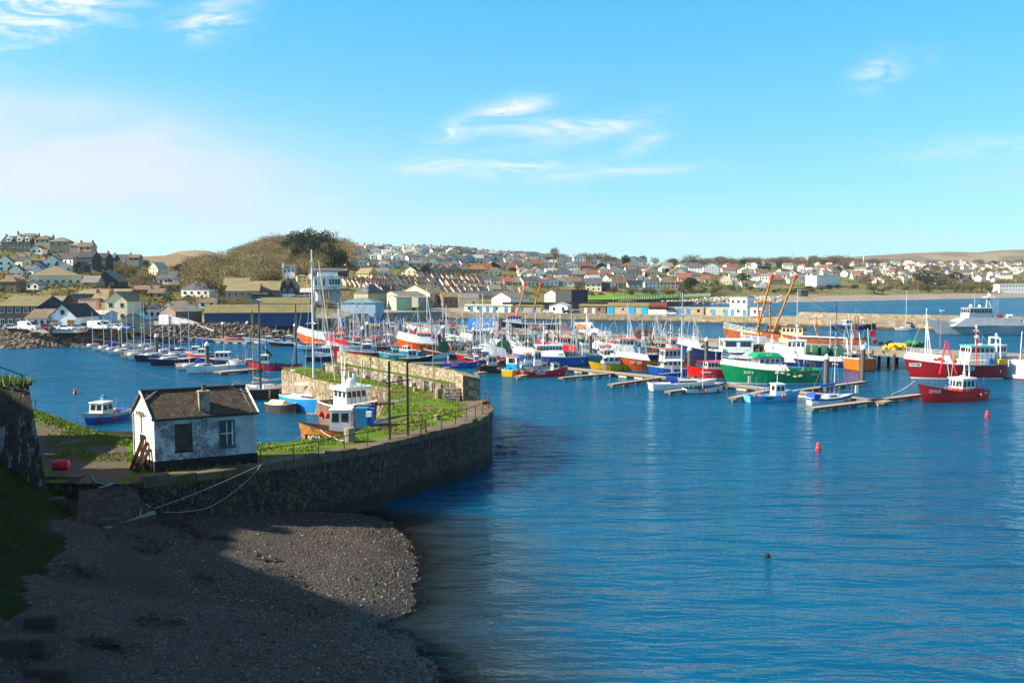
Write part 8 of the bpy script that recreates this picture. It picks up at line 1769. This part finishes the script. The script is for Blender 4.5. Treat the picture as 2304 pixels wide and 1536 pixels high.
def pshed(px, wpx, h_, rh_2, wall, roof, label, doors=(), kind='side', off=7, D=6, chim=0, wins=None, name='pier_shed', dcol=None, fdet=False):
    P, a = onpier(px, off); s = P.y/F; W = wpx*s; t_ = building(name, label, 'shed', P, W, D, h_, rh_2, kind, wall, roof, a, wins or (max(1, int(W/4)), 1), chim, fdet, sink=.2)
    for d in doors: b = MB(); x = -W/2+d*W; b.box((x-.75, -.09, 0), (x+.75, -.04, min(h_-.2, 2.4))); b.build('door', dcol or BLU, t_)
    return t_
pshed(1085,110,3.0,.5,'cream','pale','long cream store with light blue doors at the root of the far pier',(.15,.35,.5,.65,.9))
pshed(1178,60,2.9,.5,'stone','moss','stone store with blue doors behind the smaller orange derricks',(.2,.7))
pshed(1250,42,3.4,1.2,'white','pale','white shed with a pale roof on the far pier',(),'gable',5,8)
pshed(1322,62,3.2,.8,'brown','moss','brown store with mossy roof and two white doors on the far pier',(.25,.55),dcol=pc('lgrey'))
pshed(1404,98,3.4,1.3,'stone','moss','long store with mossy striped roof and bright cyan double doors on the far pier',(),fdet=True)
for i, x in enumerate((1364, 1412, 1441)):
    P, a = onpier(x, 6.85); t_ = thing('double_door', 'bright cyan double doors of the striped roof store, %s pair' % ['left', 'middle', 'right'][i], 'doors', P, a); b = MB(); b.box((-1.3, -.08, 0), (-.03, 0, 2.9)); b.box((.03, -.08, 0), (1.3, 0, 2.9)); b.build('leaf', CY, t_)
pshed(1530,90,2.7,.3,'stone','pale','long low grey store with blue doors on the far pier',(.15,.4,.62),'flat')
pshed(1600,60,2.8,.3,'stone','pale','low grey store left of the white pier tower',(.3,.8),'flat')
t_ = pshed(1650,40,7.4,.3,'white','grey','white three storey control tower on the far pier',(.15,.85),'flat',5,7,wins=(3,2),name='control_tower',fdet=True)
pshed(1685,38,3.2,.3,'white','pale','low white block with blue door right of the control tower',(.8,),'flat',6,7)
P, a = onpier(1474, 6); t_ = thing('rusty_tank', 'long rust brown cylindrical tank resting on a white block on the far pier', 'tank', P, a); b = MB(); b.lathe((0, 0, 3.4), [(.3, -4.0), (1.5, -3.8), (1.55, 0), (1.5, 3.8), (.3, 4.0)], 14, axis='x'); b.build('cylinder', mat('rust_brown', '#5c3020', .8, .3, 1, dirt='#7a4a30'), t_); b = MB(); b.box((-3.9, -1.3, 0), (3.6, 1.3, 1.9)); b.build('plinth', pc('white'), t_)
# ---- vehicles
def car(label, P, rz, col, kind='car', cat='car', s=1.0, group=None):
    t_ = thing('parked_'+kind, label, cat, P, rz, group); c_ = paint(col, 'car_'+col.lstrip('#'), .25)
    prof = dict(car=[(-2.1, .35), (-2.15, .8), (-1.9, .95), (-1.45, 1.42), (.35, 1.45), (1.1, 1.0), (2.0, .85), (2.15, .6), (2.1, .35)], van=[(-2.6, .35), (-2.6, 2.1), (-2.4, 2.2), (.9, 2.2), (1.7, 1.35), (2.6, 1.1), (2.7, .35)], lorry=[(-3.2, .5), (-3.2, 2.9), (1.2, 3.0), (1.4, 2.7), (1.9, 1.7), (3.0, 1.3), (3.0, .4)])[kind]
    n = len(prof); hw = .85 if kind == 'car' else 1.0; b = MB()
    b.add([(x*s, -hw*s*(1 if z < 1.0 else .88), z*s) for x, z in prof]+[(x*s, hw*s*(1 if z < 1.0 else .88), z*s) for x, z in prof], [tuple(range(n))[::-1], tuple(range(n, 2*n))]+[(i, (i+1) % n, n+(i+1) % n, n+i) for i in range(n)][::1])
    b.build('body', c_, t_)
    wz = dict(car=[(-1.45, .95, -1.2, 1.36, -.15, 1.38, -.1, .97), (-.02, .97, 0, 1.38, .35, 1.38, .95, .98)], van=[(.2, 1.35, .2, 1.95, .85, 1.95, 1.4, 1.35)], lorry=[(1.0, 1.5, 1.0, 2.3, 1.4, 2.3, 1.75, 1.6)])[kind]
    for sd in (-1, 1):
        for q in wz:
            b = MB(); y = sd*s*(hw*.95+.02); b.add([(q[0]*s, sd*s*(hw*.99), q[1]*s), (q[2]*s, sd*s*hw*.9, q[3]*s), (q[4]*s, sd*s*hw*.9, q[5]*s), (q[6]*s, sd*s*(hw*.99), q[7]*s)], [(0, 1, 2, 3) if sd > 0 else (3, 2, 1, 0)]); b.build('side_window', GL, t_)
    b = MB(); x0, z0, x1, z1 = dict(car=(.42, 1.44, 1.08, 1.03), van=(.98, 2.12, 1.66, 1.42), lorry=(1.46, 2.6, 1.88, 1.75))[kind]; b.add([(x0*s+.03, -hw*.75*s, z0*s), (x1*s+.03, -hw*.8*s, z1*s), (x1*s+.03, hw*.8*s, z1*s), (x0*s+.03, hw*.75*s, z0*s)], [(0, 1, 2, 3)]); b.build('windscreen', GL, t_)
    for x in ((-1.35, 1.35) if kind == 'car' else (-1.7, 1.8)):
        for sd in (-1, 1): b = MB(); b.lathe((x*s, sd*(hw-.08)*s, .33*s), [(.1, -.1), (.33*s, -.1), (.33*s, .1), (.1, .1)], 12, axis='y'); wh_ = b.build('wheel', BLK, t_); b = MB(); b.lathe((x*s, sd*(hw+.03)*s, .33*s), [(.01, -.01), (.18*s, -.01), (.18*s, .015), (.01, .015)], 8, axis='y'); b.build('hub', STEEL, wh_)
    return t_
CP = 4.55
for px, py, col, kd, lab in [(8,738,'#e8e8e6','car','white car at the left edge of the quayside car park'),(20,737,'#2a2d33','car','dark car behind the long white van'),(45,739,'#ececea','van','long white van in the quayside car park'),(72,735,'#e4e4e2','van','second white van, right behind the long white van'),(88,738,'#7a2a24','car','dark red car right of the white vans'),(100,738,'#8fb3c8','car','pale blue car in front of the white shop'),
 (112,738,'#2b56a8','car','royal blue car in front of the white gabled shop'),(130,740,'#f0f0ee','car','white estate car in front of the white gabled shop'),(158,739,'#9aa0a6','car','silver car right of the white estate car'),(176,736,'#3a3e44','car','dark grey car before the corrugated shed'),
 (205,738,'#f2f2f0','van','white camper van near the middle of the car park'),(222,737,'#eeeeec','van','white pick-up van right of the camper'),(240,738,'#dcdcd8','car','silver white car right of the pick-up'),(256,738,'#ffffff','car','last white car before the yellow timbered building'),(268,738,'#3d6fb0','car','blue car beside the yellow timbered building')]:
    p = at(px, py+2, CP); car(lab, Vector((p.x, p.y+4, CP-.35)), rh_.uniform(-.4, .1), col, kd, 'van' if kd == 'van' else 'car', group='vehicles in the quayside car park')
def ondeck(px, py): return at(px, py, 3.2)
P = ondeck(1322, 752); car('white box lorry with an orange side panel parked on the jetty', P, -.35, '#eceef0', 'lorry', 'lorry', 1.0)
b = MB(); b.box((-3.0, -1.06, 1.4), (-.4, -1.02, 2.6)); b.build('side_panel', mat('orange_panel', '#d9905a', .5), C.objects['parked_lorry'])
P = ondeck(1768, 768); car('silver car parked on the jetty by the cream and rust trawler', P, -.6, '#a9bcc4', 'car')
P = ondeck(850, 729); car('dark blue van parked at the far end of the jetty', P, -.3, '#1c2a6c', 'van', 'van'); P = ondeck(876, 731); car('pale grey car next to the dark blue van', P, -.3, '#8a97a8', 'car')
P, a = onpier(1507, 3); car('silver estate car parked on the far pier right of the rusty tank', P, a, '#c4ccd2', 'car'); P, a = onpier(1272, 3.5); car('black car parked beside the white shed on the far pier', P, a, '#1b1c20', 'car')
P, a = onpier(1228, 3.5); car('white car left of the white shed on the far pier', P, a, '#e4e4e2', 'car'); P, a = onpier(1290, 3.5); car('dark car nose to tail with the black car on the far pier', P, a+3.1, '#2a2c30', 'car')
# ---- things standing on the jetty
def obj_on(name, px, py, shape, m, label, cat, rz=0, z=3.2):
    p = at(px, py, z); b = MB(); shape(b); o = b.build(name, m, loc=p); o.rotation_euler = (0, 0, rz); tag(o, label, cat); return o
obj_on('net_pile', 2012, 786, lambda b: [b.ball((RB.gauss(0, 1.0), RB.gauss(0, .7), RB.uniform(.1, .9)*(1)), .42, 6) for i in range(46)], mat('yellow_net', '#d9b83a', .9, .35, 4, .03, 20, dirt='#8a6a2a', dscale=3), 'heap of yellow fishing net on the jetty deck', 'net')
obj_on('net_pile', 1996, 778, lambda b: [b.ball((RB.gauss(0, .8), RB.gauss(0, .4), RB.uniform(.1, .7)), .4, 5) for i in range(16)], BLK, 'black net heap behind the yellow net', 'net')
obj_on('net_pile', 2052, 776, lambda b: [b.ball((RB.gauss(0, .9), RB.gauss(0, .8), RB.uniform(0, .5)), .9, 7, sz=.7) for i in range(16)], mat('green_sheet', '#2f7048', .8, .25, 2, .03, 6), 'large green net mound on the jetty behind the maroon trawler', 'net')
obj_on('oil_drum', 1969, 772, lambda b: b.lathe((0, 0, 0), [(.4, 0), (.42, .5), (.4, 1.0)], 12), pc('red'), 'red drum on the far edge of the jetty', 'drum')
for i, x in enumerate((1938, 1949)): obj_on('plastic_barrel', x, 782+i, lambda b: b.lathe((0, 0, 0), [(.35, 0), (.4, .5), (.35, 1.1)], 12), mat('barrel_light', '#3f8fd2', .5), '%s one of the two light blue barrels on the jetty' % ('left', 'right')[i], 'barrel')
t_ = thing('lifebuoy_post', 'red lifebuoy housing on a slanting post at the jetty edge', 'lifebuoy', ondeck(1963, 770)); b = MB(); b.tube((0, 0, 0), (-.5, 0, 6.8), .06); b.box((-.8, -.15, 6.6), (-.2, .15, 6.8)); b.build('post', STEEL, t_); b = MB(); b.lathe((-.05, -.1, 1.9), [(.15, -.1), (.7, -.12), (.7, .12), (.15, .1)], 12, axis='y'); b.build('housing', mat('pink_red_buoy', '#d22a34'), t_)
t_ = thing('lamp_post', 'tall lamp post on the jetty behind the maroon trawler', 'lamp post', ondeck(2115, 781)); b = MB(); b.tube((0, 0, 0), (0, 0, 7.2), .08, .05); b.build('post', STEEL, t_); b = MB(); b.box((-.2, -.15, 7.1), (.6, .15, 7.3)); b.build('lamp', pc('white'), t_)
for i, x in enumerate((1352, 1368)): obj_on('plastic_tank', x, 757+i, lambda b: b.box((-.75, -.6, 0), (.75, .6, 1.3)), mat('tank_white', '#d8dde0', .4, .1, 3), '%s white caged tank beside the box lorry' % ('left', 'right')[i], 'tank')
for i, x in enumerate((1682, 1698, 1714)): obj_on('plastic_tank', x, 768+i*2, lambda b: b.box((-.8, -.6, 0), (.8, .6, 1.4)), mat('tank_white', '#d8dde0'), '%s white caged tank on the jetty below the orange derricks' % ORD[i], 'tank')
obj_on('skip', 1450, 762, lambda b: b.frustum((-2.0, -.8), (2.0, .8), (-2.4, -.9), (2.3, .9), 0, 2.0), mat('rust_brown', '#5c3020'), 'rusty brown skip on the jetty behind the grey piles', 'skip', -.3)
obj_on('mural_board', 1092, 742, lambda b: b.box((-4.6, -1.2, 0), (2.8, 1.2, 3.2)), mat('mural_blue', '#2c82d6', .5, .15, .8), 'bright blue painted container standing on the jetty among the masts', 'container', -.25)
m_ = C.objects['mural_board']; b = MB()
b.box((2.85, -1.2, 0), (4.5, 1.2, 3.2)); b.build('end_panel', pc('navy'), m_)
flat_text(m_, 'RNMDSF' if 0 else 'ANNA', 1.7, pc('white'), (-.9, -1.24, 1.7), (math.pi/2, 0, 0)); flat_text(m_, 'X', 1.8, pc('red'), (3.7, -1.24, 1.7), (math.pi/2, 0, 0))
for i, (px, py, col, lab) in enumerate([(900,731,'#2c7bc4','blue'),(770,735,'#2c63b8','royal blue'),(1020,735,'#c2402a','orange')]): obj_on('fish_crate_stack', px, py, lambda b: [b.frustum((-.9, -.6+0*k), (.9, .6), (-1, -.65), (1, .65), k*.5, k*.5+.45) for k in range(3)], mat('crate_'+lab.replace(' ', '_'), col, .6, .15), 'stack of %s fish crates on the jetty' % lab, 'crates')
# skips and clutter on the market quay, containers
for i, (px, col, lab) in enumerate([(914,'#1f9a3a','left'),(930,'#1f9a3a','right')]): p = Vector(((px-1152)/F*372, 386, 3.5)); b = MB(); b.frustum((-1.7, -.8), (1.7, .8), (-1.8, -.9), (1.8, .9), 0, 1.7); o = b.build('green_skip', mat('skip_green', col, .5), loc=p); tag(o, '%s one of the bright green skips beside the pale green store' % lab, 'skip')
# ---- gangway bridge to the left marina
pa, pb = atY(386, 728, 243), atY(486, 762, 240); d = pb-pa; gw = thing('gangway', 'long white railed gangway sloping from the quayside down to the pontoon', 'gangway', pa, math.atan2(d.y, d.x)); L = math.hypot(d.x, d.y); dz = pb.z-pa.z
GW = mat('gangway_white', '#e4e6e8', .6, .06)
b = MB(); b.add([(0, -1.1, 0), (L, -1.1, dz), (L, 1.1, dz), (0, 1.1, 0)]+[(0, -1.1, -.25), (L, -1.1, dz-.25), (L, 1.1, dz-.25), (0, 1.1, -.25)], [(0, 1, 2, 3), (7, 6, 5, 4), (0, 4, 5, 1), (2, 6, 7, 3)]); b.build('deck', GW, gw)
for s_ in (-1.1, 1.1):
    b = MB(); n = 40
    for i in range(n+1): x = L*i/n; z = dz*i/n; b.tube((x, s_, z), (x, s_, z+2.4), .11, n=4)
    for h_ in (.2, 1.2, 2.4): b.tube((0, s_, h_), (L, s_, dz+h_), .16, n=4)
    b.build('side_frame', GW, gw)
inf = bpy.data.materials.new('gangway_mesh'); inf.use_nodes = True; ib = inf.node_tree.nodes['Principled BSDF']; ib.inputs['Base Color'].default_value = (.72, .76, .8, 1); ib.inputs['Alpha'].default_value = .55
for s_ in (-1.16, 1.16): b = MB(); b.add([(0, s_, 0), (L, s_, dz), (L, s_, dz+2.3), (0, s_, 2.3)], [(0, 1, 2, 3)]); b.build('mesh_panel', inf, gw)
b = MB()
for i in range(14): x = L*i/13; z = dz*i/13+2.4; b.tube((x, -1.1, z), (x, 1.1, z), .05, n=4)
b.box((-3, -1.5, -.3), (0, 1.5, 2.5)); b.build('top_bracing', GW, gw)
# ---- rock armour under the quayside road
def armour():
    rg_ = np.random.default_rng(8)
    def place(rg):
        px = rg.uniform(-60, 752); pr = profile(px); t_ = rg.uniform(0, 1); Yv = pr[0][0]-3.5+t_*9; u = (px-1152)/F*math.cos(PITCH); return (u*Yv, Yv, -.2+t_*4.4)
    o = blobs(5200, place, lambda rg: float(rg.uniform(.35, .85)), 'rock_armour', [mat('armour_'+c_, c_, .9, .25, 1) for c_ in ('#4a4239', '#5c5245', '#6d6152', '#39342d', '#7a7060')], flat=.75, seed=4)
    tag(o, 'heaped boulders of the rock armour under the quayside road', 'rock armour', kind='stuff')
    tufts([(x, y, 4.3) for x, y in [((p_-1152)/F*math.cos(PITCH)*(profile(p_)[1][0]+1), profile(p_)[1][0]+1) for p_ in range(-60, 752, 40)]], 1500, 'grass growing along the top of the rock armour', .8, (.2, .7), name='bank_grass')
armour()
# low sea wall and white fence at the lawn, beach rocks
LAWN = grass_mat('lawn_green', '#4f7a22', '#6c9430', '#6a7a36', .6, .75)
b = MB(); P = [ground(1310, 678), ground(1380, 677), ground(1460, 676), ground(1540, 674), ground(1600, 670)]; Q_ = [ground(1600, 664), ground(1540, 665), ground(1460, 664), ground(1380, 664), ground(1320, 667)]
n_ = len(P); b.add([(p.x, p.y, p.z+.8) for p in P]+[(p.x, p.y, p.z+.9) for p in Q_[::-1]], [(i, i+1, n_+i+1, n_+i) for i in range(n_-1)]); o = b.build('lawn', LAWN); tag(o, kind='structure')
fw = thing('promenade_fence', 'white post fence along the promenade between the lawn and the far pier', 'fence', P[1]); b = MB()
for i in range(60): v = (P[1].lerp(P[4], i/59) if 0 else (P[1] if i < 15 else P[2] if i < 30 else P[3]).lerp(P[2] if i < 15 else P[3] if i < 30 else P[4], (i % 15)/15 if i < 30 else (i-30)/30))-P[1]; b.tube((v.x, v.y, 0), (v.x, v.y, 2.2), .16, n=4)
b.build('posts', FRW, fw)
b = MB(); W2 = [atY(1130, 684, 402), atY(1290, 684, 405), atY(1440, 682, 440), atY(1560, 681, 590)]
for p, q in zip(W2, W2[1:]): b.add([(p.x, p.y, 2), (q.x, q.y, 2), (q.x, q.y, q.z+.9), (p.x, p.y, p.z+.9), (p.x, p.y+1, p.z+.9), (q.x, q.y+1, q.z+.9), (q.x, q.y+1, 2), (p.x, p.y+1, 2)], [(0, 1, 2, 3), (3, 2, 5, 4), (4, 5, 6, 7)])
tag(b.build('sea_wall', mat('dark_sea_wall', '#4c4a45', .9, .2, .5)), 'dark sea wall behind the stores of the far pier', 'sea wall')
def beachrocks():
    def place(rg): px = rg.uniform(1420, 1760); pr = profile(px); t_ = rg.uniform(0, 1); Yv = pr[0][0]+(pr[1][0]-pr[0][0]+30)*t_; u = (px-1152)/F*math.cos(PITCH); x = u*Yv; return (x, Yv, tz(x, Yv)+.2)
    tag(blobs(1500, place, lambda rg: float(rg.uniform(.4, 1.6)), 'beach_rocks', [mat('rock_'+c_, c_, .9) for c_ in ('#a39a8c', '#8a8074', '#c4bcae')], seed=12), 'pale boulders strewn along the far beach', 'rocks', kind='stuff')
beachrocks()
for i, (px, by, h_) in enumerate([(1328,672,34),(1391,668,36),(1404,664,44),(1508,664,34),(1520,668,44),(1594,662,38),(1674,662,36),(2065,656,24),(2163,656,22),(2214,656,30),(2233,656,24),(2262,656,30),(2284,656,32)]):
    P = ground(px, by); s = P.y/F; b = MB(); b.tube((0, 0, -1), (0, 0, h_*s), .14 if px < 1700 else .25, n=5); b.tube((0, 0, h_*s), (1.6 if i % 2 else -1.6, 0, h_*s+.2), .12, n=4)
    o = b.build('street_lamp', STEEL, loc=P); tag(o, 'tall thin street lamp on the %s, %s from left' % ('lawn promenade' if px < 1700 else 'far beach road', ordn(i if px < 1700 else i-7)), 'street lamp', 'street lamps along the promenade')
# ---- buoys in the open water
def buoy(px, py, label, dark=False):
    p = at(px, py); t_ = thing('mooring_buoy', label, 'buoy', p); b = MB()
    b.lathe((0, 0, -.1), [(.05, 0), (.24, .05), (.26, .35), (.17, .5), (.15, .62)] if not dark else [(.03, 0), (.17, .08), (.18, .22), (.1, .32), (.03, .34)], 12); b.build('float', mat('pink_red_buoy', '#d22a34') if not dark else BLK, t_)
    if not dark: b = MB(); b.lathe((0, 0, .52), [(.1, 0), (.17, .02), (.17, .2), (.05, .22)], 10); b.build('top', PKB, t_)
buoy(1841, 1013, 'pink red mooring buoy in the open water below the small blue covered yacht'); buoy(2221, 938, 'pink red mooring buoy right of the red boat'); buoy(1727, 1253, 'small black buoy alone in the near open water', True); buoy(169, 887, 'red buoy beyond the blue workboat in the inner basin')
p = at(233, 893); b = MB(); b.lathe((0, 0, -.1), [(.05, 0), (.3, .1), (.3, .3), (.05, .45)], 10); b.tube((0, 0, .3), (.02, 0, .9), .02); tag(b.build('mooring_buoy', mat('sheet_blue', '#4d8fd8'), loc=p), 'light blue buoy with a small stick just behind the blue workboat', 'buoy')
# ---- gulls? none; air between here and the hills
b = MB(); b.box((-6600, -360, -6), (7400, 7600, 420)); hz = b.build('haze', []); hm = bpy.data.materials.new('haze'); hm.use_nodes = True; t = NT(hm.node_tree); t.n.clear()
v = t.new('ShaderNodeVolumePrincipled'); v.inputs['Color'].default_value = (.78, .87, 1, 1); v.inputs['Density'].default_value = .00005; v.inputs['Anisotropy'].default_value = .2
o_ = t.new('ShaderNodeOutputMaterial'); t.l.new(v.outputs[0], o_.inputs['Volume']); hz.data.materials.append(hm); hz['kind'] = 'stuff'
